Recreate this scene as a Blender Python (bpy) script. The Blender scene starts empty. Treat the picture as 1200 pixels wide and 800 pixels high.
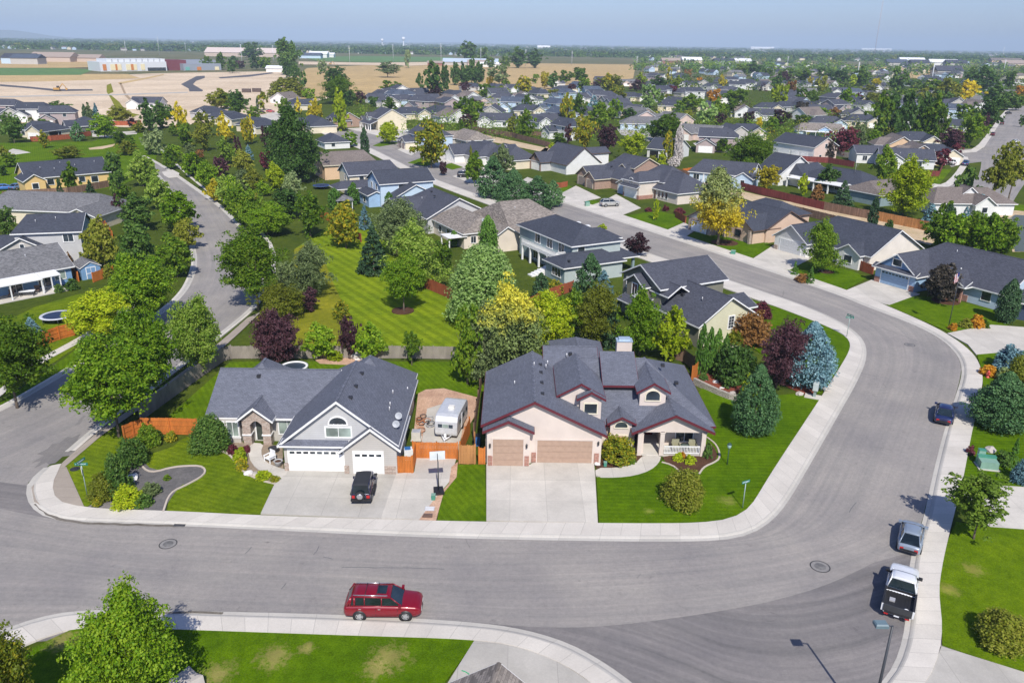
HAZE=.00011; SUN=3.9; SKYS=.135; SKYTINT=(.51,.56,.76,1); EXPO=.44
import bpy, bmesh, math, random
from math import radians, sin, cos, tan, pi, sqrt, atan2, hypot
from mathutils import Matrix, Vector
import numpy as np
random.seed(11); np.random.seed(11)
scene = bpy.context.scene
COL = scene.collection
# ------------------------------------------------------------------ camera
CH, CF, CT, CR = 36.0, 933.0, radians(20.56), radians(0.81)
def _ray(px, py):
    u = (px-600)/CF; v = (400-py)/CF
    u, v = u*cos(CR)-v*sin(CR), u*sin(CR)+v*cos(CR)
    return u, v*sin(CT)+cos(CT), v*cos(CT)-sin(CT)
def P(px, py, z=0.0):
    """photo pixel -> point of the level plane at height z"""
    x, y, w = _ray(px, py); t = (z-CH)/w
    return Vector((x*t, y*t, z))
def Zat(px, py, Y):
    x, y, w = _ray(px, py); return CH + w*Y/y
def PX(p):
    x, y, z = p[0], p[1], p[2]-CH
    d = y*cos(CT)-z*sin(CT); v = (y*sin(CT)+z*cos(CT))/d; u = x/d
    u, v = u*cos(CR)+v*sin(CR), -u*sin(CR)+v*cos(CR)
    return 600+CF*u, 400-CF*v
def px_per_m(p):
    return CF/(p[1]*cos(CT)-(p[2]-CH)*sin(CT))
# ------------------------------------------------------------------ tags
def tag(o, label=None, cat=None, group=None, kind=None):
    if label: o['label'] = label
    if cat: o['category'] = cat
    if group: o['group'] = group
    if kind: o['kind'] = kind
    return o
def thing(name, label, cat, loc=(0,0,0), rz=0.0, group=None):
    o = bpy.data.objects.new(name, None); COL.objects.link(o)
    o.location = loc; o.rotation_euler = (0,0,rz); o.empty_display_size = .2
    return tag(o, label, cat, group)
def copy_tree(o, parent=None):
    c = o.copy(); COL.objects.link(c); c.parent = parent
    for ch in o.children: copy_tree(ch, c)
    return c
# ------------------------------------------------------------------ mesh builder
class MB:
    def __init__(s): s.v=[]; s.f=[]; s.m=[]; s.uv=[]; s.sm=[]
    def face(s, pts, mi=0, uv=None, smooth=False):
        i=len(s.v); s.v.extend([tuple(p) for p in pts]); s.f.append(tuple(range(i,i+len(pts)))); s.m.append(mi); s.sm.append(smooth)
        s.uv.append(uv if uv else [(p[0],p[1]) for p in pts])
        return s
    def mesh(s, verts, faces, mi=0, smooth=False):
        i=len(s.v); s.v.extend([tuple(p) for p in verts])
        for f in faces:
            s.f.append(tuple(i+k for k in f)); s.m.append(mi); s.sm.append(smooth)
            s.uv.append([(verts[k][0]+verts[k][1]*.31, verts[k][2]+verts[k][1]*.17) for k in f])
        return s
    def box(s, x0,x1,y0,y1,z0,z1, mi=0, M=None):
        c=[Vector((x,y,z)) for z in (z0,z1) for y in (y0,y1) for x in (x0,x1)]
        if M is not None: c=[M@p for p in c]
        q=[(0,2,3,1),(4,5,7,6),(0,1,5,4),(1,3,7,5),(3,2,6,7),(2,0,4,6)]
        W,D,H=x1-x0,y1-y0,z1-z0
        u0=[(0,0),(0,D),(W,D),(W,0)]; 
        uvs=[u0,[(0,0),(W,0),(W,D),(0,D)],[(0,z0),(W,z0),(W,z1),(0,z1)],[(0,z0),(D,z0),(D,z1),(0,z1)],[(0,z0),(W,z0),(W,z1),(0,z1)],[(0,z0),(D,z0),(D,z1),(0,z1)]]
        i=len(s.v); s.v.extend([tuple(p) for p in c])
        for f,u in zip(q,uvs):
            s.f.append(tuple(i+k for k in f)); s.m.append(mi); s.uv.append(u); s.sm.append(False)
        return s
    def prism(s, poly, z0, z1, mi=0, bottom=False, side=None):
        """vertical prism over a plan polygon (counter clockwise or not)"""
        a=sum(p[0]*q[1]-q[0]*p[1] for p,q in zip(poly,poly[1:]+poly[:1]))
        if a<0: poly=poly[::-1]
        n=len(poly); i=len(s.v)
        s.v.extend([(p[0],p[1],z0) for p in poly]+[(p[0],p[1],z1) for p in poly])
        s.f.append(tuple(range(i+n,i+2*n))); s.m.append(mi); s.uv.append([(p[0],p[1]) for p in poly]); s.sm.append(False)
        for k in range(n):
            l=(k+1)%n; d=hypot(poly[k][0]-poly[l][0],poly[k][1]-poly[l][1])
            s.f.append((i+k,i+l,i+n+l,i+n+k)); s.m.append(mi if side is None else side); s.uv.append([(0,z0),(d,z0),(d,z1),(0,z1)]); s.sm.append(False)
        return s
    def tube(s, a, b, r0, r1=None, n=8, mi=0, cap=True, smooth=True):
        a=Vector(a); b=Vector(b); r1=r0 if r1 is None else r1
        d=(b-a).normalized(); x=d.orthogonal().normalized(); y=d.cross(x); i=len(s.v)
        for p,r in ((a,r0),(b,r1)):
            for k in range(n):
                t=2*pi*k/n; s.v.append(tuple(p+(x*cos(t)+y*sin(t))*r))
        L=(b-a).length
        for k in range(n):
            l=(k+1)%n; s.f.append((i+k,i+l,i+n+l,i+n+k)); s.m.append(mi); s.sm.append(smooth)
            s.uv.append([(k/n,0),((k+1)/n,0),((k+1)/n,L),(k/n,L)])
        if cap:
            s.f.append(tuple(i+k for k in range(n))[::-1]); s.m.append(mi); s.uv.append([(0,0)]*n); s.sm.append(False)
            s.f.append(tuple(i+n+k for k in range(n))); s.m.append(mi); s.uv.append([(0,0)]*n); s.sm.append(False)
        return s
    def lathe(s, prof, c=(0,0,0), n=20, mi=0, smooth=True):
        i=len(s.v); m=len(prof)
        for r,z in prof:
            for k in range(n):
                t=2*pi*k/n; s.v.append((c[0]+r*cos(t),c[1]+r*sin(t),c[2]+z))
        for j in range(m-1):
            for k in range(n):
                l=(k+1)%n; s.f.append((i+j*n+k,i+j*n+l,i+(j+1)*n+l,i+(j+1)*n+k)); s.m.append(mi); s.sm.append(smooth)
                s.uv.append([(k/n,prof[j][1]),((k+1)/n,prof[j][1]),((k+1)/n,prof[j+1][1]),(k/n,prof[j+1][1])])
        return s
    def loft(s, rings, mi=0, smooth=True, closed=True, caps=True):
        i=len(s.v); n=len(rings[0])
        for r in rings: s.v.extend([tuple(p) for p in r])
        for j in range(len(rings)-1):
            for k in range(n if closed else n-1):
                l=(k+1)%n; s.f.append((i+j*n+k,i+j*n+l,i+(j+1)*n+l,i+(j+1)*n+k)); s.m.append(mi); s.sm.append(smooth); s.uv.append([(0,0)]*4)
        if caps:
            s.f.append(tuple(i+k for k in range(n))[::-1]); s.m.append(mi); s.sm.append(False); s.uv.append([(0,0)]*n)
            b=i+(len(rings)-1)*n
            s.f.append(tuple(b+k for k in range(n))); s.m.append(mi); s.sm.append(False); s.uv.append([(0,0)]*n)
        return s
    def data(s, name, mats):
        me=bpy.data.meshes.new(name); me.from_pydata(s.v,[],s.f)
        for m in (mats if isinstance(mats,(list,tuple)) else [mats]): me.materials.append(m)
        me.polygons.foreach_set('material_index',s.m); me.polygons.foreach_set('use_smooth',s.sm)
        uvl=me.uv_layers.new(name='UVMap'); flat=[c for f in s.uv for p in f for c in p]
        uvl.data.foreach_set('uv',flat); me.update(); return me
    def build(s, name, mats, parent=None):
        if not s.f: return None
        o=bpy.data.objects.new(name,s.data(name,mats)); COL.objects.link(o)
        if parent is not None: o.parent=parent
        return o
def fixnormals(o):
    bm=bmesh.new(); bm.from_mesh(o.data); bmesh.ops.recalc_face_normals(bm,faces=bm.faces[:]); bm.to_mesh(o.data); bm.free(); return o
# ------------------------------------------------------------------ materials
_M={}
class NT:
    def __init__(s,name):
        s.m=bpy.data.materials.new(name); s.m.use_nodes=True; s.t=s.m.node_tree; s.b=s.t.nodes['Principled BSDF']
        s.out=s.t.nodes['Material Output']
    def n(s,ty,**k):
        x=s.t.nodes.new(ty)
        for a,v in k.items():
            if a in x.inputs.keys(): s.set(x.inputs[a],v)
            else: setattr(x,a,v)
        return x
    def set(s,inp,v):
        if isinstance(v,bpy.types.NodeSocket): s.t.links.new(v,inp)
        else:
            if hasattr(inp,'default_value') and hasattr(inp.default_value,'__len__') and isinstance(v,(tuple,list)) and len(v)==3 and len(inp.default_value)==4: v=(*v,1)
            inp.default_value=v
    def coord(s,kind='Object',scale=(1,1,1),rot=(0,0,0)):
        c=s.n('ShaderNodeTexCoord'); 
        mp=s.n('ShaderNodeMapping'); s.set(mp.inputs['Vector'],c.outputs[kind]); mp.inputs['Scale'].default_value=scale; mp.inputs['Rotation'].default_value=rot
        return mp.outputs[0]
    def world(s,scale=(1,1,1)):
        c=s.n('ShaderNodeNewGeometry'); mp=s.n('ShaderNodeMapping'); s.set(mp.inputs['Vector'],c.outputs['Position']); mp.inputs['Scale'].default_value=scale
        return mp.outputs[0]
    def noise(s,vec,scale,detail=4,rough=.55):
        x=s.n('ShaderNodeTexNoise'); s.set(x.inputs['Vector'],vec); x.inputs['Scale'].default_value=scale; x.inputs['Detail'].default_value=detail; x.inputs['Roughness'].default_value=rough
        return x.outputs['Fac']
    def ramp(s,fac,stops):
        r=s.n('ShaderNodeValToRGB'); s.set(r.inputs[0],fac); e=r.color_ramp.elements
        while len(e)<len(stops): e.new(.5)
        for x,(p,c) in zip(e,stops): x.position=p; x.color=(*c,1) if len(c)==3 else c
        return r.outputs[0]
    def mix(s,fac,a,b,mode='MIX'):
        x=s.n('ShaderNodeMix',data_type='RGBA',blend_type=mode); s.set(x.inputs[0],fac); s.set(x.inputs[6],a); s.set(x.inputs[7],b); return x.outputs[2]
    def math(s,op,a,b=0.0):
        x=s.n('ShaderNodeMath',operation=op); s.set(x.inputs[0],a); s.set(x.inputs[1],b); return x.outputs[0]
    def bump(s,h,st=.3,d=.05):
        x=s.n('ShaderNodeBump'); s.set(x.inputs['Height'],h); x.inputs['Strength'].default_value=st; x.inputs['Distance'].default_value=d; s.set(s.b.inputs['Normal'],x.outputs[0])
    def col(s,c): s.set(s.b.inputs['Base Color'],c)
def sc(c,k): return tuple(min(1,max(0,x*k)) for x in c)
def plain(name,c,rough=.6,metal=0.0,var=.08,nscale=3.0,coat=0.0,spec=.5):
    key=('p',name)
    if key in _M: return _M[key]
    t=NT(name); v=t.coord('Object'); f=t.noise(v,nscale,3)
    t.col(t.ramp(f,[(.3,sc(c,1-var)),(.7,sc(c,1+var))])); t.b.inputs['Roughness'].default_value=rough; t.b.inputs['Metallic'].default_value=metal
    t.b.inputs['Coat Weight'].default_value=coat; t.b.inputs['Specular IOR Level'].default_value=spec
    _M[key]=t.m; return t.m
def glass_mat(name='window_glass',c=(.03,.04,.05),rough=.06):
    key=('g',name)
    if key in _M: return _M[key]
    t=NT(name); v=t.world((.9,.9,.9)); f=t.noise(v,.7,2)
    t.col(t.ramp(f,[(.35,sc(c,.6)),(.65,sc(c,1.6))])); t.b.inputs['Roughness'].default_value=rough; t.b.inputs['Specular IOR Level'].default_value=.8
    _M[key]=t.m; return t.m
def shingle_mat(name,c,var=.32,tab=(.33,.145)):
    key=('s',name)
    if key in _M: return _M[key]
    t=NT(name); uv=t.coord('UV'); w=t.world()
    br=t.n('ShaderNodeTexBrick'); t.set(br.inputs['Vector'],uv); br.inputs['Scale'].default_value=1; br.inputs['Brick Width'].default_value=tab[0]; br.inputs['Row Height'].default_value=tab[1]
    br.inputs['Mortar Size'].default_value=.012; br.inputs['Bias'].default_value=0
    t.set(br.inputs['Color1'],sc(c,1-var)); t.set(br.inputs['Color2'],sc(c,1+var)); t.set(br.inputs['Mortar'],sc(c,.55))
    f=t.noise(w,.35,5,.65); g=t.noise(w,9,2)
    big=t.ramp(f,[(.3,(.9,.9,.9)),(.7,(1.08,1.08,1.08))])
    cc=t.mix(1.0,br.outputs[0],big,'MULTIPLY'); sp=t.ramp(g,[(.35,(.9,.9,.9)),(.65,(1.1,1.1,1.1))]); cc=t.mix(1.0,cc,sp,'MULTIPLY')
    t.col(cc); t.b.inputs['Roughness'].default_value=.85; t.b.inputs['Specular IOR Level'].default_value=.3
    t.bump(br.outputs['Fac'],-.25,.02); _M[key]=t.m; return t.m
def siding_mat(name,c,pitch=.18):
    key=('w',name)
    if key in _M: return _M[key]
    t=NT(name); uv=t.coord('UV'); sp=t.n('ShaderNodeSeparateXYZ'); t.set(sp.inputs[0],uv)
    fr=t.math('FRACT',t.math('DIVIDE',sp.outputs[1],pitch)); ln=t.ramp(fr,[(0,(.62,.62,.62)),(.1,(.94,.94,.94)),(1,(1.04,1.04,1.04))])
    f=t.noise(t.world(),.8,4); b=t.ramp(f,[(.3,sc(c,.93)),(.7,sc(c,1.05))])
    t.col(t.mix(1.0,b,ln,'MULTIPLY')); t.b.inputs['Roughness'].default_value=.6; t.bump(fr,.35,.02); _M[key]=t.m; return t.m
def stucco_mat(name,c):
    key=('w',name)
    if key in _M: return _M[key]
    t=NT(name); w=t.world(); f=t.noise(w,.5,5,.6); g=t.noise(w,25,3)
    t.col(t.mix(1.0,t.ramp(f,[(.3,sc(c,.9)),(.7,sc(c,1.06))]),t.ramp(g,[(.3,(.92,.92,.92)),(.7,(1.05,1.05,1.05))]),'MULTIPLY')); t.b.inputs['Roughness'].default_value=.85; t.bump(g,.2,.02); _M[key]=t.m; return t.m
def stone_mat(name,c1,c2,mort,w=.45,h=.16):
    key=('st',name)
    if key in _M: return _M[key]
    t=NT(name); uv=t.coord('UV'); br=t.n('ShaderNodeTexBrick'); t.set(br.inputs['Vector'],uv); br.inputs['Scale'].default_value=1; br.inputs['Brick Width'].default_value=w; br.inputs['Row Height'].default_value=h; br.inputs['Mortar Size'].default_value=.015
    t.set(br.inputs['Color1'],c1); t.set(br.inputs['Color2'],c2); t.set(br.inputs['Mortar'],mort)
    g=t.noise(t.world(),6,3); t.col(t.mix(1.0,br.outputs[0],t.ramp(g,[(.3,(.75,.75,.75)),(.7,(1.25,1.25,1.25))]),'MULTIPLY')); t.b.inputs['Roughness'].default_value=.85; t.bump(br.outputs['Fac'],-.5,.03); _M[key]=t.m; return t.m
def wood_mat(name,c,board=.14,var=.25):
    key=('wd',name)
    if key in _M: return _M[key]
    t=NT(name); uv=t.coord('UV'); br=t.n('ShaderNodeTexBrick'); t.set(br.inputs['Vector'],uv); br.inputs['Scale'].default_value=1; br.inputs['Brick Width'].default_value=board; br.inputs['Row Height'].default_value=30; br.inputs['Mortar Size'].default_value=.01; br.offset=0
    t.set(br.inputs['Color1'],sc(c,1-var)); t.set(br.inputs['Color2'],sc(c,1+var)); t.set(br.inputs['Mortar'],sc(c,.3))
    f=t.noise(t.world((1,1,.3)),1.3,5,.65); t.col(t.mix(1.0,br.outputs[0],t.ramp(f,[(.3,(.72,.72,.72)),(.7,(1.2,1.2,1.2))]),'MULTIPLY')); t.b.inputs['Roughness'].default_value=.8; t.b.inputs['Specular IOR Level'].default_value=.2; _M[key]=t.m; return t.m
def grass_mat(name,c,dry=(.28,.22,.09),dryamt=.5,stripe=None,sw=.55,samt=.18,patches=()):
    key=('gr',name)
    if key in _M: return _M[key]
    t=NT(name); w=t.world(); a=t.noise(w,.16,5,.6); b=t.noise(w,1.1,5,.7); g=t.noise(w,9,4,.8)
    base=t.ramp(a,[(.3,sc(c,.78)),(.7,(c[0]*1.35,c[1]*1.15,c[2]))])
    base=t.mix(1.0,base,t.ramp(b,[(.3,(.72,.76,.8)),(.7,(1.26,1.2,1.05))]),'MULTIPLY')
    base=t.mix(1.0,base,t.ramp(g,[(.3,(.55,.58,.6)),(.7,(1.4,1.38,1.3))]),'MULTIPLY')
    d=t.noise(w,.23,6,.72); dm=t.ramp(d,[(1-dryamt*.5-.02,(0,0,0)),(1-dryamt*.5+.12,(.75,.75,.75))])
    base=t.mix(dm,base,dry)
    for (qx,qy,qr) in patches:
        vd=t.n('ShaderNodeVectorMath',operation='DISTANCE'); t.set(vd.inputs[0],t.world()); vd.inputs[1].default_value=(qx,qy,.09)
        pm=t.math('ADD',t.math('DIVIDE',vd.outputs['Value'],qr),t.math('MULTIPLY',t.math('SUBTRACT',t.noise(w,2.2,6,.8),.5),4.0)); base=t.mix(t.ramp(pm,[(.2,(.55,.55,.55)),(1.2,(0,0,0))]),base,t.mix(t.ramp(b,[(.4,(0,0,0)),(.6,(1,1,1))]),dry,sc(dry,1.35)))
    if stripe is not None:
        mp=t.n('ShaderNodeMapping'); t.set(mp.inputs['Vector'],t.world()); mp.inputs['Rotation'].default_value=(0,0,radians(stripe))
        wv=t.n('ShaderNodeTexWave',wave_type='BANDS',bands_direction='Y',wave_profile='SIN'); t.set(wv.inputs['Vector'],mp.outputs[0]); wv.inputs['Scale'].default_value=pi/10/sw; wv.inputs['Distortion'].default_value=1.2; wv.inputs['Detail'].default_value=2; wv.inputs['Detail Scale'].default_value=.6
        base=t.mix(1.0,base,t.ramp(wv.outputs['Fac'],[(.3,(1-samt,1-samt,1-samt)),(.7,(1+samt,1+samt*.9,1+samt*.5))]),'MULTIPLY')
    t.col(base); t.b.inputs['Roughness'].default_value=.9; t.b.inputs['Specular IOR Level'].default_value=.03; t.bump(g,.6,.06); _M[key]=t.m; return t.m
def soil_mat(name,c,c2=None,s1=.08,s2=1.5,grain=12):
    key=('so',name)
    if key in _M: return _M[key]
    c2=c2 or sc(c,.7); t=NT(name); w=t.world(); a=t.noise(w,s1,6,.65); b=t.noise(w,s2,5,.7); g=t.noise(w,grain,3,.7)
    base=t.ramp(a,[(.32,c2),(.68,c)]); base=t.mix(1.0,base,t.ramp(b,[(.3,(.8,.8,.8)),(.7,(1.15,1.15,1.15))]),'MULTIPLY'); base=t.mix(1.0,base,t.ramp(g,[(.3,(.72,.72,.72)),(.7,(1.25,1.25,1.25))]),'MULTIPLY')
    t.col(base); t.b.inputs['Roughness'].default_value=.95; t.b.inputs['Specular IOR Level'].default_value=.1; t.bump(g,.5,.05); _M[key]=t.m; return t.m
def asphalt_mat(name,c,streak=.10,warm=(1.03,1.0,.98)):
    key=('as',name)
    if key in _M: return _M[key]
    t=NT(name); w=t.world(); uv=t.coord('UV',(1,.018,1)); uv2=t.coord('UV',(1,.05,1))
    a=t.noise(uv,1.1,4,.6); a2=t.noise(uv2,3.2,3,.6); b=t.noise(w,.12,5,.6); g=t.noise(w,16,3,.75); st=t.noise(w,.55,6,.75)
    base=t.ramp(a,[(.3,sc(c,1-streak)),(.7,tuple(x*(1+streak)*k for x,k in zip(c,warm)))])
    base=t.mix(1.0,base,t.ramp(a2,[(.3,(1-streak*.35,)*3),(.7,(1+streak*.35,)*3)]),'MULTIPLY')
    base=t.mix(1.0,base,t.ramp(b,[(.28,(.80,.80,.83)),(.72,(1.16,1.14,1.10))]),'MULTIPLY')
    base=t.mix(1.0,base,t.ramp(st,[(.28,(.72,.72,.74)),(.38,(1,1,1)),(.7,(1.04,1.04,1.04))]),'MULTIPLY')
    base=t.mix(1.0,base,t.ramp(g,[(.3,(.82,.82,.82)),(.7,(1.17,1.17,1.17))]),'MULTIPLY')
    m2=t.noise(w,2.6,4,.8); base=t.mix(1.0,base,t.ramp(m2,[(.3,(.87,.87,.88)),(.7,(1.11,1.11,1.10))]),'MULTIPLY')
    sp_=t.noise(w,1.7,2,.5); base=t.mix(1.0,base,t.ramp(sp_,[(.20,(.66,.66,.66)),(.27,(1,1,1))]),'MULTIPLY')
    ve=t.n('ShaderNodeTexVoronoi',feature='DISTANCE_TO_EDGE'); dv=t.n('ShaderNodeTexNoise'); t.set(dv.inputs['Vector'],w); dv.inputs['Scale'].default_value=.5; dv.inputs['Detail'].default_value=5
    t.set(ve.inputs['Vector'],t.mix(.35,w,dv.outputs['Color'],'ADD')); ve.inputs['Scale'].default_value=.16
    crk=t.math('MULTIPLY',t.math('LESS_THAN',ve.outputs['Distance'],.007),t.math('GREATER_THAN',t.noise(w,.09,3),.60)); base=t.mix(t.math('MULTIPLY',crk,.28),base,sc(c,.35))
    t.col(base); t.b.inputs['Roughness'].default_value=.9; t.b.inputs['Specular IOR Level'].default_value=.25; _M[key]=t.m; return t.m
def concrete_mat(name,c,joint=None,jw=.035,jd=.68,blot=.12):
    """joint: slab length along the UV v axis (number) or (u,v) grid"""
    key=('co',name)
    if key in _M: return _M[key]
    t=NT(name); w=t.world(); a=t.noise(w,.35,6,.65); g=t.noise(w,7,4,.7)
    base=t.ramp(a,[(.3,sc(c,1-blot)),(.7,sc(c,1+blot*.5))]); base=t.mix(1.0,base,t.ramp(g,[(.3,(.93,.93,.93)),(.7,(1.05,1.05,1.05))]),'MULTIPLY')
    if joint:
        uv=t.coord('UV'); sp=t.n('ShaderNodeSeparateXYZ'); t.set(sp.inputs[0],uv); js=joint if isinstance(joint,tuple) else (None,joint)
        for k,j in enumerate(js):
            if not j: continue
            fr=t.math('FRACT',t.math('DIVIDE',sp.outputs[k],j)); ln=t.math('LESS_THAN',fr,jw/j); base=t.mix(ln,base,sc(c,jd))
            # slabs differ a little from one another
            fl=t.math('FLOOR',t.math('DIVIDE',sp.outputs[k],j)); wn=t.n('ShaderNodeTexWhiteNoise',noise_dimensions='1D'); t.set(wn.inputs['W'],fl)
            base=t.mix(1.0,base,t.ramp(wn.outputs['Value'],[(0,(.93,.93,.93)),(1,(1.04,1.04,1.04))]),'MULTIPLY')
    t.col(base); t.b.inputs['Roughness'].default_value=.85; t.b.inputs['Specular IOR Level'].default_value=.25; _M[key]=t.m; return t.m
def leaf_mat(name,c1,c2,transl=.45,zgrad=None):
    key=('lf',name)
    if key in _M: return _M[key]
    t=NT(name); oi=t.n('ShaderNodeObjectInfo'); w=t.coord('Object',(7,7,9)); f=t.noise(w,1,2); 
    wn=t.n('ShaderNodeTexNoise'); g=t.n('ShaderNodeNewGeometry')
    f2=t.math('ADD',t.math('MULTIPLY',g.outputs['Random Per Island'],.5),t.math('MULTIPLY',f,.62))
    f2=t.math('ADD',f2,t.math('MULTIPLY',t.math('SUBTRACT',oi.outputs['Random'],.5),.3))
    base=t.ramp(f2,[(.22,sc(c1,.72)),(.5,c1),(.85,c2)])
    if zgrad:
        sp=t.n('ShaderNodeSeparateXYZ'); t.set(sp.inputs[0],t.coord('Object')); zz=t.math('ADD',sp.outputs[2],t.math('MULTIPLY',t.math('SUBTRACT',f,.5),.9))
        base=t.mix(t.ramp(zz,[(zgrad[1],(0,0,0)),(zgrad[2],(1,1,1))]),zgrad[0],base)
    hs=t.n('ShaderNodeHueSaturation'); t.set(hs.inputs['Color'],base); t.set(hs.inputs['Value'],t.math('ADD',.86,t.math('MULTIPLY',oi.outputs['Random'],.28))); base=hs.outputs[0]
    t.col(base); t.b.inputs['Roughness'].default_value=.55; t.b.inputs['Specular IOR Level'].default_value=.25
    tr=t.n('ShaderNodeBsdfTranslucent'); t.set(tr.inputs['Color'],base); mx=t.n('ShaderNodeMixShader'); mx.inputs[0].default_value=transl
    t.t.links.new(t.b.outputs[0],mx.inputs[1]); t.t.links.new(tr.outputs[0],mx.inputs[2]); t.t.links.new(mx.outputs[0],t.out.inputs['Surface']); _M[key]=t.m; return t.m
# ================================================================== ground
def polyxy(pts, z=0.0): return [P(a,b,z) for a,b in pts]
def zz(ox,oy,s,pts): return [(ox+x/s, oy+y/s) for x,y in pts]
def smooth_line(pts, step=1.0, it=2):
    p=[Vector((q[0],q[1])) for q in pts]
    for _ in range(it):
        r=[p[0]]
        for a,b in zip(p,p[1:]): r+= [a*.75+b*.25, a*.25+b*.75]
        r.append(p[-1]); p=r
    out=[p[0]]; acc=0.0
    d=[0]
    for a,b in zip(p,p[1:]): d.append(d[-1]+(b-a).length)
    n=max(2,int(d[-1]/step)); res=[]; j=0
    for k in range(n+1):
        t=d[-1]*k/n
        while j<len(d)-2 and d[j+1]<t: j+=1
        f=(t-d[j])/max(1e-6,d[j+1]-d[j]); res.append(p[j].lerp(p[j+1],f))
    return res
def resample(pts,n):
    p=[Vector((q[0],q[1])) for q in pts]; d=[0]
    for a,b in zip(p,p[1:]): d.append(d[-1]+(b-a).length)
    res=[]; j=0
    for k in range(n+1):
        t=d[-1]*k/n
        while j<len(d)-2 and d[j+1]<t: j+=1
        f=(t-d[j])/max(1e-6,d[j+1]-d[j]); res.append(p[j].lerp(p[j+1],min(1,f)))
    return res
def offset_line(pts,d):
    out=[]
    for i,p in enumerate(pts):
        a=pts[max(0,i-1)]; b=pts[min(len(pts)-1,i+1)]; t=(b-a).normalized(); out.append(p+Vector((-t.y,t.x))*d)
    return out
def strip(name, A, B, z, mat, label, cat, cuts=8, kind='structure'):
    """road sheet between two matched edge lines; UV u across in metres, v along"""
    n=max(len(A),len(B)); A=resample(A,n); B=resample(B,n); mb=MB(); v=0
    for i in range(n):
        L=((A[i+1]+B[i+1])*.5-(A[i]+B[i])*.5).length
        w0=(A[i]-B[i]).length; w1=(A[i+1]-B[i+1]).length
        for k in range(cuts):
            s0=k/cuts; s1=(k+1)/cuts
            q=[A[i].lerp(B[i],s0),A[i].lerp(B[i],s1),A[i+1].lerp(B[i+1],s1),A[i+1].lerp(B[i+1],s0)]
            mb.face([(p.x,p.y,z) for p in q],0,[(s0*w0,v),(s1*w0,v),(s1*w1,v+L),(s0*w1,v+L)])
        v+=L
    o=mb.build(name,mat); return tag(fixup(o),label,cat,None,kind)
def fixup(o):
    """all sheets face up"""
    me=o.data; bm=bmesh.new(); bm.from_mesh(me)
    for f in bm.faces:
        f.normal_update()
        if f.normal.z<-1e-6: f.normal_flip()
    bm.to_mesh(me); bm.free(); return o
def walk(name, road_edge, outer, label, gutter=.45, top=.13, mats=None, flip=False):
    """gutter pan + rolled kerb + pavement along a matched pair of lines (road_edge towards the road)"""
    n=max(len(road_edge),len(outer)); A=resample(road_edge,n); B=resample(outer,n); mb=MB(); v=0
    for i in range(n):
        L=((A[i+1]+B[i+1])*.5-(A[i]+B[i])*.5).length
        w0=max(.01,(B[i]-A[i]).length); w1=max(.01,(B[i+1]-A[i+1]).length)
        prof=[(0,.012),(gutter*.8,.02),(gutter,.075),(gutter+.14,top-.01),(gutter+.25,top),(None,top),(None,-.02)]
        def pt(a,b,w,t): return a if t==0 else (b if t is None else a.lerp(b,min(.98,t/w)))
        for k,((t0,z0),(t1,z1)) in enumerate(zip(prof,prof[1:])):
            q=[pt(A[i],B[i],w0,t0),pt(A[i],B[i],w0,t1),pt(A[i+1],B[i+1],w1,t1),pt(A[i+1],B[i+1],w1,t0)]
            u0=w0 if t0 is None else t0; u1=(w0 if t1 is None else t1)
            mb.face([(q[0].x,q[0].y,z0),(q[1].x,q[1].y,z1),(q[2].x,q[2].y,z1),(q[3].x,q[3].y,z0)],0 if k<4 else 1,[(u0,v),(u1,v),(u1,v+L),(u0,v+L)])
        v+=L
    o=mb.build(name,mats); fixup(o); return tag(o,label,'pavement',None,'structure')
def slab(name, pts, z1, mat, label, cat, z0=-.05, kind='structure', px=True, sm=0):
    q=polyxy(pts) if px else pts
    q=[(p[0],p[1]) for p in q]
    if sm:
        c=[Vector(p) for p in q]
        for _ in range(sm):
            r=[]
            for a,b in zip(c,c[1:]+c[:1]): r+=[a*.75+b*.25,a*.25+b*.75]
            c=r
        q=[(p.x,p.y) for p in c]
    mb=MB().prism(q,z0,z1); bm=None
    o=mb.build(name,mat)
    return tag(o,label,cat,None,kind)
# --- surface materials
_a=P(405,330); _b=P(530,405); STRD=-math.degrees(atan2(_b.y-_a.y,_b.x-_a.x))
M_ground=soil_mat('dry ground',(.20,.165,.085),(.075,.105,.035),.012,.2,1.2)
M_grassbase=grass_mat('grass neighbourhood',(.062,.098,.016),dry=(.25,.22,.15),dryamt=.66)
M_lawn=grass_mat('grass lawn',(.085,.165,.006),dryamt=.28,stripe=60,sw=.6,samt=.08)
M_lawn2=grass_mat('grass mown park',(.15,.235,.012),dryamt=.25,stripe=STRD,sw=1.7,samt=.13)
M_lawnY=grass_mat('grass sunny lawn',(.115,.185,.010),dry=(.36,.30,.10),dryamt=.62,stripe=20,sw=.6,samt=.08)
M_lawnD=grass_mat('grass dark lawn',(.072,.152,.004),dry=(.24,.24,.06),dryamt=.55,stripe=0,sw=.55,samt=.08,patches=[(*P(852,588).xy,.9),(*P(760,600).xy,.5)])
M_wild=grass_mat('grass wild',(.19,.215,.02),dry=(.42,.33,.09),dryamt=.75)
M_dirt=soil_mat('tan building soil',(.73,.59,.43),(.54,.42,.29),.02,.3,2)
M_gold=soil_mat('golden stubble',(.58,.42,.20),(.46,.33,.16),.02,.15,1)
M_dryfield=soil_mat('dry field',(.52,.37,.17),(.43,.31,.15),.012,.1,.8)
M_alley=soil_mat('sandy alley',(.62,.48,.34),(.45,.35,.20),.2,1.5,8)
M_crop=soil_mat('green crop',(.10,.20,.07),(.13,.22,.07),.02,.1,.5)
M_mulch=soil_mat('bark mulch',(.11,.055,.035),(.075,.04,.025),.6,3,14)
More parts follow.
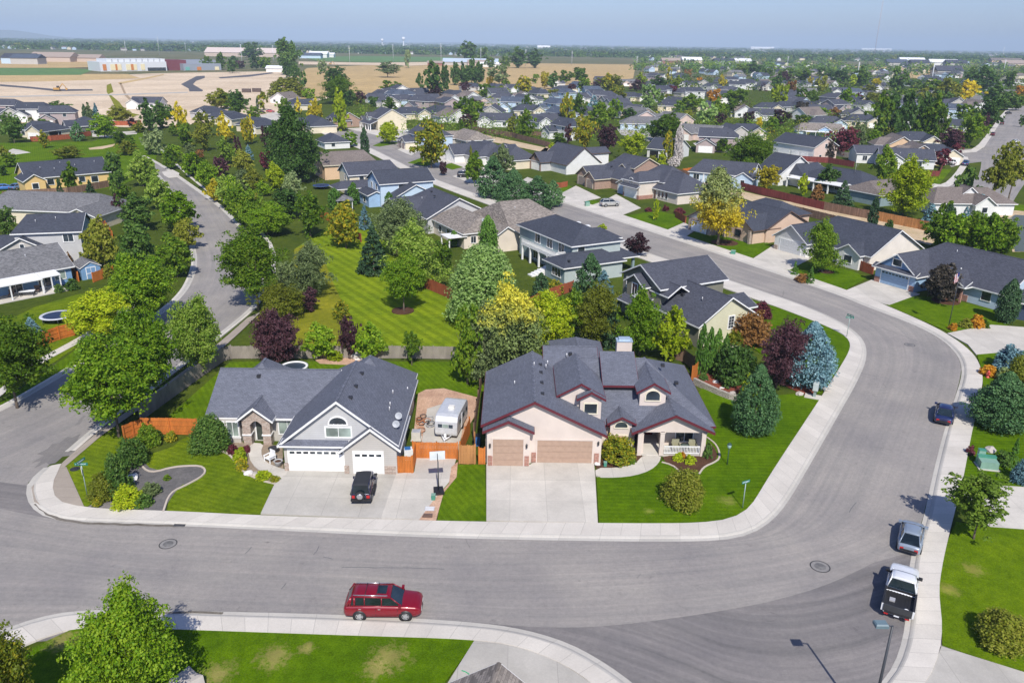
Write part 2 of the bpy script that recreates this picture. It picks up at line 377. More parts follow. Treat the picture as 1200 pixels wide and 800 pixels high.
M_redmulch=soil_mat('red bark mulch',(.26,.075,.045),(.2,.06,.04),.6,3,14)
M_tanbed=soil_mat('tan gravel',(.34,.27,.20),(.24,.19,.14),.6,4,16)
M_gravel=soil_mat('grey gravel',(.17,.16,.155),(.12,.115,.115),.6,4,16)
M_stonebed=soil_mat('pinkish landscaping stone',(.60,.40,.28),(.42,.26,.18),.6,4,14)
M_asph=asphalt_mat('worn asphalt',(.272,.259,.246))
M_asphD=asphalt_mat('darker asphalt',(.19,.182,.18),.20)
M_asphN=asphalt_mat('new asphalt',(.10,.10,.11),.08)
M_walk=concrete_mat('pavement concrete',(.60,.56,.50),joint=1.55)
M_kerb=concrete_mat('kerb concrete',(.49,.465,.42),joint=3.1,jw=.03)
M_drive=concrete_mat('driveway concrete',(.57,.535,.475),joint=(3.05,3.4),jw=.04,jd=.74,blot=.16)
M_driveG=concrete_mat('greyer driveway concrete',(.47,.445,.40),joint=(3.05,3.4),jw=.04,jd=.74,blot=.18)
M_edge=concrete_mat('garden kerb',(.52,.45,.38))
# --- terrain
R=24000
g=MB(); N=48
for i in range(N):
    a0=2*pi*i/N; a1=2*pi*(i+1)/N
    g.face([(0,0,-.06),(R*cos(a0),R*sin(a0),-.06),(R*cos(a1),R*sin(a1),-.06)])
tag(g.build('ground',M_ground),'flat plain of dry soil and grass reaching the horizon','ground',None,'structure')
mb=MB(); q=[]
for k in range(72):
    a=2*pi*k/72; q.append((cos(a),sin(a)))
for (a,b) in zip(q,q[1:]+q[:1]): mb.face([(a[0]*2600,a[1]*2600,-.04),(a[0]*23900,a[1]*23900,-.04),(b[0]*23900,b[1]*23900,-.04),(b[0]*2600,b[1]*2600,-.04)])
o=mb.build('far_plain',soil_mat('far wooded farmland',(.15,.15,.075),(.035,.06,.025),.0012,.01,.05)); tag(fixup(o),'far farmland and woods merging into the horizon','plain',None,'structure')
slab('neighbourhood_grass',[(-200,900),(1500,900),(1500,108),(1200,86),(1000,92),(860,95),(700,104),(520,112),(370,112),(330,122),(300,136),(170,146),(60,140),(-200,132)],-.02,M_grassbase,'green ground between the houses of the neighbourhood','grass ground',-.05)
def field(name,pts,z,m,label,cat='field'): return slab(name,pts,z,m,label,cat,z-.03)
field('dirt_field',[(-60,94),(60,92),(180,86),(300,84),(395,84),(420,88),(400,112),(340,125),(300,140),(170,150),(60,146),(-60,140)],.00,M_dirt,'pale bare building land left of the tall tree, with new roads')
field('dry_field',[(360,80),(480,74),(600,74),(745,76),(742,92),(690,100),(640,106),(560,110),(480,116),(400,112),(345,118),(330,100)],.02,M_dryfield,'dry golden field behind the middle houses')
field('stubble_strip',[(-60,88),(60,87),(150,87),(165,92),(60,95.5),(-60,97)],.05,M_gold,'golden stubble strip at the far edge of the bare land')
field('crop_field',[(355,67.5),(420,66),(530,67.5),(540,72),(440,73.5),(372,72)],.3,M_crop,'green crop field in the far centre')
field('pale_track',[(350,72.5),(440,74),(540,72.5),(560,74),(480,77.5),(420,76.5),(350,76)],.35,M_dirt,'pale dirt strip in front of the green crop field')
field('meadow',[(-60,70),(60,72),(110,72),(220,70),(250,74),(80,80),(-60,80)],.3,M_dryfield,'yellowish meadow behind the school')
field('school_lawn',[(-60,80),(50,78),(110,82),(95,88),(-60,89)],.1,M_crop,'green sports lawn left of the school')
field('far_field',[(1000,78),(1100,80),(1090,92),(1055,92),(1010,84)],.1,M_gold,'small golden field far off at the right')
field('far_green',[(830,76),(930,78),(1020,82),(900,84),(850,82)],.1,M_crop,'narrow green field far off beyond the trees')
field('ditch_grass',zz(0,20,5,[(625,400),(650,390),(665,440),(640,450),(700,500),(740,555),(820,575),(740,590),(690,560),(650,480),(625,440)]),.06,M_wild,'weedy green strip through the bare land','grass strip')
field('new_road',zz(0,20,5,[(0,395),(180,410),(330,424),(540,424),(545,432),(330,436),(180,420),(0,406)]),.07,M_asphN,'new black asphalt stub on the bare land at the left','road')
field('new_road',zz(0,20,5,[(1200,345),(1150,348),(1060,395),(1105,420),(1110,437),(1185,437),(1190,430),(1130,395),(1150,375),(1200,358)]),.07,M_asphN,'bent new black asphalt road on the bare land','road')
field('new_road',zz(240,20,5,[(80,354),(260,340),(390,325),(405,330),(270,350),(90,361)]),.07,M_asphN,'new black asphalt road near the tall dark tree','road')
field('dirt_track',zz(0,20,5,[(0,466),(300,458),(700,452),(1100,440),(1100,445),(700,459),(300,465),(0,472)]),.08,M_driveG,'grey dirt track crossing the bare land','track')
M_trench=soil_mat('trench soil',(.42,.31,.20),(.34,.25,.16),.1,1,4)
field('dirt_mound_line',zz(0,20,5,[(700,390),(712,388),(740,450),(830,545),(822,552),(730,460)]),.07,M_trench,'brown trench line in the bare land','trench')
field('dirt_mound_line',zz(0,20,5,[(690,385),(790,368),(910,345),(960,335),(960,340),(915,352),(800,376),(700,395)]),.07,M_gold,'tan earth bank curving over the bare land','earth bank')
slab('park_lawn',[(-40,168),(108,166),(130,158),(165,152),(185,175),(180,200),(140,218),(60,232),(-40,232)],.01,M_lawn,'green park lawn behind the yellow house','lawn')
slab('park_path',zz(0,110,6.667,[(0,470),(100,430),(160,440),(240,460),(120,475),(0,480)]),.03,M_drive,'pale concrete path in the park at the left','path')
slab('park_path',zz(0,110,6.667,[(690,425),(830,405),(900,390),(890,410),(800,432),(700,437)]),.03,M_alley,'sandy play patch on the park lawn','path')
slab('park_path',zz(0,110,6.667,[(720,310),(800,325),(900,300),(1070,290),(1070,315),(930,325),(880,345),(720,335)]),.03,M_drive,'pale winding path before the red fence','path')
# --- roads
inner_px=[(51,548),(33,563),(29,578),(36,595),(52,606),(75,610.5),(110,612),(210,616),(300,620),(500,630),(700,634),(800,634.5),(850,633),(880,626.5),(902,613),(920,594),(945,552),(985,482),(1005,447),(1017,418),(1013,397),(990,379),(949,360),(880,336.5),(765,298),(700,276),(640,256),(590,238),(540,221),(500,206),(460,186),(432,172),(405,163),(385,154)]
outer_px=[(1020,812),(1040,792),(1053,767),(1062,728),(1065,659),(1074,631),(1083,605),(1092,560),(1106,505),(1120,463),(1125,448),(1128,432),(1122,415),(1102,396),(1066,378),(1013.5,359),(984,346),(874,309),(800,284),(720,258),(650,234.5),(600,217),(560,203),(520,189),(485,176),(455,163),(435,157),(405,151)]
def L(pts,it=2,step=1.0): return smooth_line(polyxy(pts),step,it)
inner=L(inner_px); outer=L(outer_px)
lower_px=[(-120,790),(-60,757),(0,738),(55,719.5),(110,713.5),(200,715),(400,719.5),(560,728.5),(620,738),(670,754),(712,778),(750,806),(790,850)]
lower=L(lower_px)
leftL=L([(-120,530),(-60,505),(0,483.5),(45,458),(87,432.5),(130,408),(160,390),(184,373),(217,346),(229,322),(232,305),(229,290),(221,268),(211,243),(201,222),(186,203),(172,193),(160,186)])
leftR=L([(51,548),(75,530),(99,509),(128,486),(170,456),(215,422),(256,391),(285,368),(299,354),(302,335),(301,310),(298,290),(289,277),(270,256),(253,240),(231,224.5),(209,209),(195,199),(180,190),(166,183)])
slab('road_surface',[(-150,545),(-60,507),(0,486),(45,460),(87,436),(130,411),(217,349),(232,310),(295,352),(256,391),(99,509),(51,550),(33,565),(31,578),(40,598),(75,611),(110,613),(300,621),(500,631),(700,635),(880,627),(945,553),(1017,418),(990,378),(1066,379),(1127,432),(1119,463),(1091,560),(1082,605),(1064,659),(1061,728),(1040,792),(1020,830),(800,900),(745,803),(700,772),(620,737),(560,727),(200,714),(110,712),(55,718),(-120,788)],-.003,M_asph,'worn grey asphalt under the street junctions','road',-.04)
strip('road_surface',[Vector((p.x,p.y)) for p in L([(-120,560),(0,560),(300,620),(700,634),(880,700),(1090,640)])],L([(-120,800),(0,745),(560,735),(745,815),(900,990),(1250,900)]),.000,M_asphD,'darker patched asphalt of the junction at the bottom right','road')
ins=[p for p in inner]
main_in=L([(-170,560),(-60,582),(10,598)]+inner_px[5:],2); main_out=L([(-170,800),(-60,757),(0,738),(55,719.5),(110,713.5),(200,715),(400,719.5),(560,728.5),(620,735),(700,735),(800,723),(900,706),(965,688),(1015,664),(1055,640),(1083,605),(1092,560),(1106,505),(1120,463),(1128,432),(1122,415),(1102,396),(1066,378),(1013.5,359),(984,346),(874,309),(800,284),(720,258),(650,234.5),(600,217),(560,203),(520,189),(485,176),(455,163),(435,157),(405,151)],2)
def match(A,B):
    """pair every point of A with the nearest forward point of B"""
    out=[];j=0
    for p in A:
        best=min(range(j,min(len(B),j+14)),key=lambda k:(B[k]-p).length); j=best; out.append(B[j])
    return out
A=resample(main_in,240); Bd=resample(main_out,900)
out=[];j=0
for i,p in enumerate(A):
    t=(A[min(len(A)-1,i+1)]-A[max(0,i-1)]).normalized(); best=None
    for k in range(j,min(len(Bd),j+60)):
        e=abs((Bd[k]-p).dot(t))
        if best is None or e<best[0]: best=(e,k)
    j=max(j,best[1]) if best[1]-j<59 else j+8
    out.append(Bd[min(j,len(Bd)-1)])
strip('main_road',A,out,.004,M_asph,'grey asphalt street running along the bottom and curving up to the right','road')
strip('side_road',leftL,leftR,.003,M_asph,'grey asphalt street curving up along the left side','road')
# far roads
strip('far_road',L([(1112,236),(1131,225),(1150,205),(1150,172),(1160,160),(1183,130),(1190,124)]),L([(1185,240),(1200,215),(1225,190),(1225,165),(1228,150),(1240,132),(1240,126)]),.006,M_asph,'grey street receding at the far right','road')
strip('far_road',L([(1085,222),(1110,214),(1160,206)]),L([(1085,237),(1115,232),(1165,226)]),.002,M_asph,'side street by the brown-roofed house at the far right','road')
strip('far_road',L([(1098,178),(1123,175),(1150,174)]),L([(1115,196),(1130,192),(1165,188)]),.002,M_asph,'side street between the purple trees and the far right road','road')
# pavements
wm=[M_kerb,M_walk]
in_out=L([(66,520),(75,548),(62,560),(62,585),(80,592),(110,597),(210,600),(300,605),(500,611),(570,612.5),(700,614),(800,614.5),(845,612),(868,604),(882,592),(900,560),(959,471),(985,430),(997.6,408),(994,396),(970,383),(907,359),(862,343),(750,303),(690,282),(630,261),(580,243),(533,226),(492,210),(452,189),(425,176),(398,166),(376,156)])
def pair(edge,outpts):
    E=resample(edge,260); O=resample(outpts,1000); res=[];j=0
    for i,p in enumerate(E):
        seg=range(j,min(len(O),j+40)); k=min(seg,key=lambda q:(O[q]-p).length); j=k; res.append(O[k])
    return E,res
E_,O_=pair(inner,in_out); walk('inner_pavement',E_,O_,'pale concrete pavement round the two front houses',mats=wm)
out_out=L([(1070,815),(1086,800),(1095,782),(1104,752),(1104,728),(1099,695),(1104,662),(1110,635),(1122,587),(1129,560),(1138,510),(1149,462),(1152,445),(1149,430),(1141,415),(1120,398),(1090,381),(1037,358),(1000,343),(890,306),(816,281),(735,254),(665,231),(615,214),(573,199),(533,185),(497,172),(465,160),(443,153),(412,147)])
E_,O_=pair(outer,out_out); walk('outer_pavement',E_,O_,'pale concrete pavement along the right-hand side of the street',mats=wm)
low_out=L([(-120,840),(-60,803),(0,772),(40,751),(92,734.5),(200,738),(400,745),(560,750),(612,759),(655,776),(690,798),(725,830),(760,880)])
E_,O_=pair(lower,low_out); walk('lower_pavement',E_,O_,'pale concrete pavement at the bottom edge beside the red car',mats=wm)
# left road kerbs + detached walks
walk('kerb',leftL,[p for p in offset_line(leftL,1.0)],'pale kerb on the left side of the left-hand street',mats=wm)
Ls=leftR[3:]
walk('kerb',Ls,offset_line(Ls,-1.0),'pale kerb on the right side of the left-hand street',mats=wm)
M_walkD=concrete_mat('brownish old walk',(.36,.31,.26),joint=1.55)  # browner and darker than the other pavement concrete
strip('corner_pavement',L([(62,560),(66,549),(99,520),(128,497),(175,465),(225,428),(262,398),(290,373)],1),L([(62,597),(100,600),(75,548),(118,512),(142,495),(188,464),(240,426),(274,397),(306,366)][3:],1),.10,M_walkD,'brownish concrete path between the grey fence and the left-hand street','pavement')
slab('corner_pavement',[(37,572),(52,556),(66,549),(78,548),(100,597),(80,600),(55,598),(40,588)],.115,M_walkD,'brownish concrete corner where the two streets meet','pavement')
strip('side_pavement',L([(-30,480),(42,422),(75,405),(105,388),(150,355)],1),L([(-30,490),(44,428),(84,407),(114,390),(160,358)],1),.05,M_walk,'pale path beside the red fence on the left','pavement')
strip('side_pavement',L([(205,240),(232,270),(246,292),(248,312)],1),L([(209,240),(237,270),(251,292),(252,312)],1),-.01,M_walk,'pale path behind the left street trees','pavement')
strip('side_pavement',L([(262,237),(300,268),(318,290),(318,320)],1),L([(266,237),(305,268),(323,290),(323,320)],1),.03,M_walk,'pale path right of the left-hand street','pavement')
strip('side_pavement',L([(186,174),(215,202),(240,223),(262,237)],1),L([(189,174),(218,202),(244,223),(267,237)],1),.03,M_walk,'pale path on the far stretch of the left-hand street','pavement')
strip('side_pavement',L([(1092,215),(1105,217),(1118,205),(1128,190),(1124,184)],1),L([(1092,222),(1112,221),(1126,206),(1136,190),(1134,184)],1),.05,M_walk,'pale pavement by the small green verge at the far right','pavement')
strip('side_pavement',L([(1125,177),(1142,175),(1158,156),(1175,132),(1184,126)],1),L([(1125,180),(1150,178),(1163,158),(1180,132),(1188,126)],1),.05,M_walk,'pale pavement of the far right road','pavement')
slab('median_island',zz(0,180,3.637,[(690,80),(735,70),(765,85),(760,100),(720,105),(700,95)]),.12,M_walk,'pale concrete island in the left-hand street','traffic island')
# lawns / drives / beds (px polygons on the ground plane)
slab('lawn',zz(220,380,3.3333,[(-60,480),(-30,455),(0,440),(60,480),(150,500),(230,590),(340,620),(285,742),(100,738),(-80,735),(-75,690),(-20,620),(0,625),(65,585),(60,560),(0,555),(-60,560),(-130,580),(-185,550),(-180,520)]),.06,M_lawnY,'sunny lawn before the grey-roofed front house at the left','lawn')
slab('lawn',[(97,520),(140,495),(165,512),(130,545),(112,588),(100,595),(74,548)],.055,M_lawnY,'grass corner with the stop sign','lawn')
slab('lawn',[(513,610),(520,545),(568,545),(570,612)],.09,M_lawn,'narrow lawn strip between the two front driveways','lawn')
slab('lawn',[(699,560),(740,552),(775,540),(800,530),(822,515),(812,470),(825,452),(868,468),(930,462),(962,468),(882,592),(868,604),(845,612),(800,614.5),(702,614)],.09,M_lawnD,'deep green front lawn of the maroon-trimmed house','lawn')
slab('lawn',[(878,352),(907,359),(970,383),(994,396),(997.6,408),(985,430),(962,462),(930,452),(900,420),(870,400),(885,380)],.085,M_lawnD,'green lawn inside the bend of the street','lawn')
M_lawnB=grass_mat('grass bottom lawn',(.070,.148,.004),dry=(.34,.27,.10),dryamt=.5,patches=[(*P(x,y).xy,r) for x,y,r in ((322,771,1.2),(457,771,1.4),(75,752,1.2),(255,790,1.2),(360,760,.6),(440,785,1.0))])
slab('lawn',[(20,768),(92,734.5),(200,738),(400,745),(558,750),(520,802),(420,850),(-80,860),(-60,805)],.09,M_lawnB,'green lawn along the bottom edge','lawn')
slab('lawn',[(1104,662),(1110,635),(1120,612),(1160,618),(1215,622),(1215,790),(1180,782),(1104,756),(1103,728),(1099,695)],.09,grass_mat('grass corner lawn',(.10,.18,.006),dry=(.30,.26,.07),dryamt=.5,patches=[(*P(x,y).xy,r) for x,y,r in ((1140,668,.9),(1112,692,.8))]),'green lawn at the lower right corner','lawn')
slab('lawn',[(1122,587),(1129,560),(1138,510),(1149,462),(1160,450),(1230,440),(1230,575),(1160,568)],.09,M_lawnD,'green verge lawn with the green utility boxes','lawn')
slab('lawn',[(1149,430),(1144,414),(1200,405),(1230,402),(1230,445),(1152,452)],.085,M_lawnD,'lawn strip with the blue-grey round shrub','lawn')
slab('lawn',[(1039,358),(1057,346),(1110,350),(1190,370),(1180,382),(1118,392),(1090,380)],.09,M_lawn,'front lawn of the light blue house','lawn')
slab('lawn',[(910,318),(930,307),(960,310),(1000,318),(1016,326),(988,341),(960,332)],.09,M_lawnD,'front lawn of the white house with the dark round tree','lawn')
slab('lawn',[(798,281),(815,272),(850,270),(893,280),(906,290),(875,305)],.09,M_lawnD,'front lawn under the big yellow tree','lawn')
slab('lawn',[(722,255),(770,247),(800,255),(800,262),(775,272)],.09,M_lawnD,'front lawn of the house with the arched window','lawn')
slab('lawn',[(672,240),(695,234),(706,238),(690,245)],.09,M_lawnD,'small lawn between two driveways by the silver car','lawn')
slab('lawn',[(643,222),(662,215),(675,222),(655,227)],.09,M_lawnD,'small lawn beside the white-walled house','lawn')
slab('lawn',[(517,195),(540,188),(560,192),(530,199)],.09,M_lawn,'lawn by the white-gabled garage','lawn')
slab('lawn',[(437,171),(452,165),(468,168),(445,172)],.09,M_lawn,'small lawn under the lime tree','lawn')
slab('lawn',[(478,191),(497,184),(520,190),(498,195)],.09,M_lawn,'small lawn under the golden tree','lawn')
slab('meadow_lawn',[(345,292),(385,265),(440,262),(470,290),(515,330),(560,362),(575,378),(545,410),(532,418),(400,419),(285,418),(330,395),(360,370),(352,340),(345,310)],.0,M_lawn2,'large mown lawn with stripes behind the grey-brown fence','lawn')
slab('wild_grass',[(300,372),(340,340),(345,292),(360,285),(378,300),(390,330),(400,352),(412,375),(400,400),(405,418),(360,418),(290,417),(306,385)],.02,M_wild,'tall unmown yellowish grass beside the big lawn','wild grass',kind='structure')
slab('back_lawn',[(195,490),(270,424),(400,423),(535,424),(570,455),(560,470),(430,470),(300,470),(240,505)],.02,M_lawn,'shaded back lawn behind the grey-roofed front house','lawn')
slab('back_lawn',[(-40,400),(40,360),(90,345),(140,340),(170,365),(150,385),(100,400),(40,440),(-40,470)],.02,M_lawnY,'lawn behind the blue house with the white patio','lawn')
slab('verge_lawn',[(-60,500),(0,472),(40,445),(75,420),(112,392),(150,365),(180,365),(160,388),(87,430),(0,480),(-60,503)],.03,M_lawn,'grass verge along the left street','lawn')
# drives
slab('driveway',zz(220,380,3.3333,[(340,625),(395,560),(640,575),(815,585),(755,760),(285,742)]),.10,M_driveG,'wide concrete driveway with the dark off-road car','driveway')
slab('driveway',zz(220,380,3.3333,[(815,585),(885,580),(895,520),(1050,525),(1020,620),(960,690),(905,765),(755,760)]),.104,M_drive,'side driveway leading to the caravan','driveway')
slab('driveway',zz(540,360,3.3333,[(100,615),(100,835),(535,845),(525,668),(520,605),(290,606),(265,620)]),.10,M_drive,'pale concrete driveway of the maroon-trimmed house','driveway')
slab('front_walk',zz(540,360,3.3333,[(525,630),(610,630),(680,615),(712,580),(783,580),(775,610),(740,640),(680,660),(610,668),(527,668)]),.102,M_drive,'curving concrete path to the porch','path',sm=1)
slab('front_walk',zz(220,380,3.3333,[(245,465),(298,468),(285,500),(300,540),(375,570),(395,565),(380,600),(330,595),(270,570),(235,520)]),.105,M_drive,'curving concrete path to the stone entry','path',sm=1)
slab('driveway',[(880,305),(906,288),(952,302),(925,317)],.10,M_drive,'driveway of the white house','driveway')
slab('driveway',[(986,343),(1022,328),(1078,345),(1042,358)],.10,M_drive,'driveway of the light blue house','driveway')
slab('driveway',[(777,272),(802,261),(815,270),(798,281)],.10,M_drive,'driveway partly shaded by the yellow tree','driveway')
slab('driveway',[(683,244),(705,237),(722,228),(751,244),(722,255)],.10,M_drive,'driveway with the silver car','driveway')
slab('driveway',[(652,230),(675,218),(704,232),(676,239)],.10,M_drive,'driveway of the brown brick house','driveway')
slab('driveway',[(1110,391),(1160,381),(1215,385),(1215,410),(1144,416),(1134,404)],.10,M_drive,'driveway at the right edge','driveway')
slab('driveway',[(1121,590),(1127,567),(1215,572),(1215,622),(1160,618),(1140,600)],.095,M_drive,'driveway behind the thin street tree','driveway')
slab('driveway',[(1070,815),(1090,790),(1103,758),(1215,793),(1215,860)],.095,M_driveG,'grey driveway at the bottom right corner','driveway')
slab('driveway',[(524,802),(556,751),(612,758),(655,776),(700,806),(690,870),(480,880)],.10,M_driveG,'driveway at the bottom edge before the brown roof','driveway')
slab('driveway',[(466,176),(480,168),(498,172),(482,183)],.1,M_drive,'driveway of the two-tone garage','driveway')
slab('driveway',[(497,184),(520,177),(540,187),(512,195)],.1,M_drive,'driveway of the white gabled garage','driveway')
slab('driveway',[(450,158),(470,150),(492,154),(470,162)],.1,M_drive,'driveway with the white car','driveway')
slab('driveway',[(530,207),(560,197),(592,209),(565,220)],.1,M_drive,'driveway by the black car','driveway')
slab('driveway',[(590,225),(618,208),(640,215),(615,234)],.1,M_drive,'driveway beside the dark pines','driveway')
slab('driveway',[(915,190),(935,184),(962,192),(945,200)],.05,M_drive,'driveway between white houses at the right','driveway')
slab('driveway',[(770,128),(792,124),(796,130),(775,134)],.05,M_drive,'far driveway between the middle houses','driveway')
slab('driveway',[(812,168),(828,166),(842,171),(822,176)],.05,M_drive,'driveway of the far tan garage house','driveway')
slab('driveway',[(302,136),(330,130),(345,140),(315,145)],.05,M_drive,'driveway with red cars','driveway')
slab('driveway',[(722,150),(790,158),(760,166),(728,158)],.05,M_driveG,'grey yard behind the round lime tree','driveway')
slab('alley',[(640,172),(705,188),(757,199),(840,217),(912,234),(1017,253),(1105,275),(1090,287),(990,262),(905,244),(820,215),(745,205),(690,195),(630,180)],.0,M_alley,'sandy alley between two rows of fences','alley')
slab('alley',[(555,155),(643,174),(640,179),(560,163)],.0,M_alley,'sandy alley behind the far wooden fence','alley')
slab('pond_shore',zz(1020,160,6.667,[(1010,620),(1050,585),(1130,578),(1260,590),(1300,700),(1300,900),(1110,900),(1060,700)]),.02,M_alley,'sandy pond bank at the right edge','bank')
t=NT('pond water'); t.b.inputs['Base Color'].default_value=(.085,.09,.045,1); t.b.inputs['Roughness'].default_value=.3; t.b.inputs['Specular IOR Level'].default_value=.25
slab('pond',zz(1020,160,6.667,[(1080,640),(1130,612),(1260,620),(1300,720),(1300,900),(1130,900),(1085,720)]),.03,t.m,'murky green pond at the right edge','pond')
slab('lawn',zz(1020,160,6.667,[(920,510),(1100,520),(1220,540),(1220,585),(1060,580),(1000,620),(1060,720),(900,720),(850,600)]),.012,M_lawn,'green bank around the pond','lawn')
slab('lawn',zz(1020,160,6.667,[(470,310),(560,255),(635,258),(540,370),(470,372)]),.03,M_lawn,'small green verge before the dark red fence','lawn')
# garden beds
slab('garden_bed',zz(220,380,3.3333,[(-220,540),(-190,520),(-135,575),(-60,555),(0,553),(62,560),(68,588),(0,628),(-25,625),(-80,700),(-95,735),(-290,730),(-270,650),(-230,600)]),.063,M_gravel,'grey gravel bed with shrubs at the street corner','garden bed',sm=1)
slab('garden_bed',zz(220,380,3.3333,[(60,480),(150,430),(235,470),(235,520),(270,572),(335,600),(345,620),(290,612),(225,585),(170,520),(150,498)]),.064,M_tanbed,'planting bed beside the path to the stone entry','garden bed',sm=1)
slab('garden_bed',zz(220,380,3.3333,[(290,470),(370,475),(375,570),(302,542),(285,505)]),.064,M_tanbed,'bed with the white garden chair','garden bed')
slab('garden_bed',zz(220,380,3.3333,[(905,765),(960,690),(1020,625),(1030,560),(1055,540),(1050,600),(1000,660),(970,768)]),.108,M_stonebed,'pinkish gravel strip by the basketball hoop','garden bed')
slab('garden_bed',zz(220,380,3.3333,[(880,450),(900,270),(930,255),(1000,250),(1130,285),(1120,360),(1060,460),(960,460)]),.03,M_stonebed,'rough pinkish stony ground around the caravan','gravel yard')
slab('caravan_pad',zz(220,380,3.3333,[(915,455),(935,330),(1000,310),(1090,330),(1050,525),(890,520)]),.05,M_drive,'concrete pad under the caravan','pad')
slab('garden_bed',zz(540,360,3.3333,[(545,570),(560,555),(690,560),(710,585),(680,612),(610,628),(527,628)]),.097,M_mulch,'brown mulch bed with the golden-green shrub','garden bed')
slab('garden_bed',zz(540,360,3.3333,[(785,580),(940,580),(960,530),(985,540),(1008,590),(960,620),(930,650),(850,640),(800,610)]),.097,M_mulch,'brown mulch bed before the porch','garden bed',sm=1)
slab('garden_bed',zz(780,340,5,[(200,500),(420,480),(560,560),(440,600),(370,610),(270,570),(170,535)]),.30,M_redmulch,'raised red mulch bed behind the stone retaining wall','garden bed',-.05)
slab('garden_bed',zz(780,340,5,[(700,560),(760,540),(880,580),(860,620),(780,600)]),.098,M_redmulch,'red mulch bed under the blue spruce','garden bed')
slab('garden_bed',zz(780,340,5,[(320,320),(480,310),(590,200),(600,230),(560,290),(480,330),(360,335)]),.09,M_mulch,'shrub bed around the olive house corner','garden bed')
slab('garden_bed',zz(240,220,3.637,[(470,735),(560,720),(760,735),(740,750),(600,755),(490,750)]),.05,M_stonebed,'stony bed along the back fence','garden bed')
for c,r,lb in (((472,364.5),1.6,'mulch ring under the lone lawn tree'),((849,285),2.6,'mulch ring under the yellow tree'),((1108,353.5),2.0,'mulch ring under the dark purple tree'),((968,319),1.3,'mulch ring under the dark round tree')):
    p=P(*c); slab('mulch_ring',[(p.x+r*cos(a*pi/10),p.y+r*sin(a*pi/10)) for a in range(20)],.13,M_mulch,lb,'mulch ring',px=False)
def edging(pts,label,closed=False,w=.16,h=.15,mat=None):
    ln=smooth_line(polyxy(pts),.5,2); A=offset_line(ln,w/2); B=offset_line(ln,-w/2); mb=MB()
    for i in range(len(ln)-1):
        a,b,c,d=A[i],A[i+1],B[i+1],B[i]
        mb.face([(a.x,a.y,h),(d.x,d.y,h),(c.x,c.y,h),(b.x,b.y,h)]); mb.face([(a.x,a.y,0),(a.x,a.y,h),(b.x,b.y,h),(b.x,b.y,0)]); mb.face([(d.x,d.y,0),(c.x,c.y,0),(c.x,c.y,h),(d.x,d.y,h)])
    o=mb.build('garden_edging',mat or M_edge); fixnormals(o); return tag(o,label,'garden edging')
edging(zz(220,380,3.3333,[(-190,535),(-170,570),(-135,582),(-60,560),(0,555),(55,555),(72,575),(60,595),(0,628),(-70,660),(-95,735)]),'pale concrete edging snaking round the grey gravel bed')
edging(zz(220,380,3.3333,[(60,485),(150,500),(180,530),(215,580),(290,615),(342,625)]),'pale edging of the bed by the stone entry')
edging(zz(540,360,3.3333,[(785,608),(830,620),(858,650)]),'short pale edging left of the porch bed')
edging(zz(540,360,3.3333,[(960,510),(1000,540),(1015,590),(990,610),(950,625),(930,655)]),'pale edging curling round the porch bed')
edging(zz(780,340,5,[(360,335),(430,330),(500,322),(560,290),(600,225)]),'stone edging of the rust-coloured shrub bed')
# retaining wall
wl=polyxy(zz(780,340,5,[(165,548),(230,580),(300,612),(370,640),(415,650)])); mb=MB()
M_block=stone_mat('block wall',(.46,.41,.36),(.36,.32,.28),(.16,.14,.12),.4,.2)
for a,b in zip(wl,wl[1:]):
    d=(b-a); Lh=d.length; M=Matrix.Translation(a)@Matrix.Rotation(atan2(d.y,d.x),4,'Z'); mb.box(0,Lh,-.15,.15,-.1,.75,0,M)
tag(mb.build('retaining_wall',M_block),'low block retaining wall at the right of the maroon-trimmed house','retaining wall')
# ================================================================== houses
R_char=shingle_mat('charcoal shingles',(.072,.077,.10),.22)
R_dark=shingle_mat('dark slate shingles',(.056,.063,.085),.22)
R_blue=shingle_mat('blue-grey shingles',(.08,.10,.14),.22)
R_mid=shingle_mat('mid grey shingles',(.165,.165,.172))
R_brown=shingle_mat('grey-brown shingles',(.235,.205,.18),.40,(.42,.19))
R_tan=shingle_mat('brown shingles',(.19,.16,.145),.25)
R_front=shingle_mat('slate shingles',(.132,.142,.178),.14)
T_white=plain('white trim',(.78,.78,.77),.5)
T_maroon=plain('maroon trim',(.115,.016,.026),.5)
T_brown=plain('brown trim',(.13,.085,.07),.5)
T_cream=plain('cream trim',(.70,.64,.50),.5)
T_grey=plain('grey trim',(.35,.37,.40),.5)
T_dark=plain('dark metal',(.03,.03,.035),.5)
GLASS=glass_mat()
GLASSG=glass_mat('pale blind glass',(.22,.27,.24),.12)
GD_white=plain('white garage door',(.88,.87,.84),.45); GD_off=plain('off-white garage door',(.58,.59,.60),.45)
GD_tan=plain('tan garage door',(.39,.27,.20),.5)
GD_blue=plain('blue garage door',(.27,.40,.56),.5)
GD_taupe=plain('taupe garage door',(.30,.24,.21),.5)
PIPE=plain('galvanised pipe',(.5,.5,.52),.4,.3)
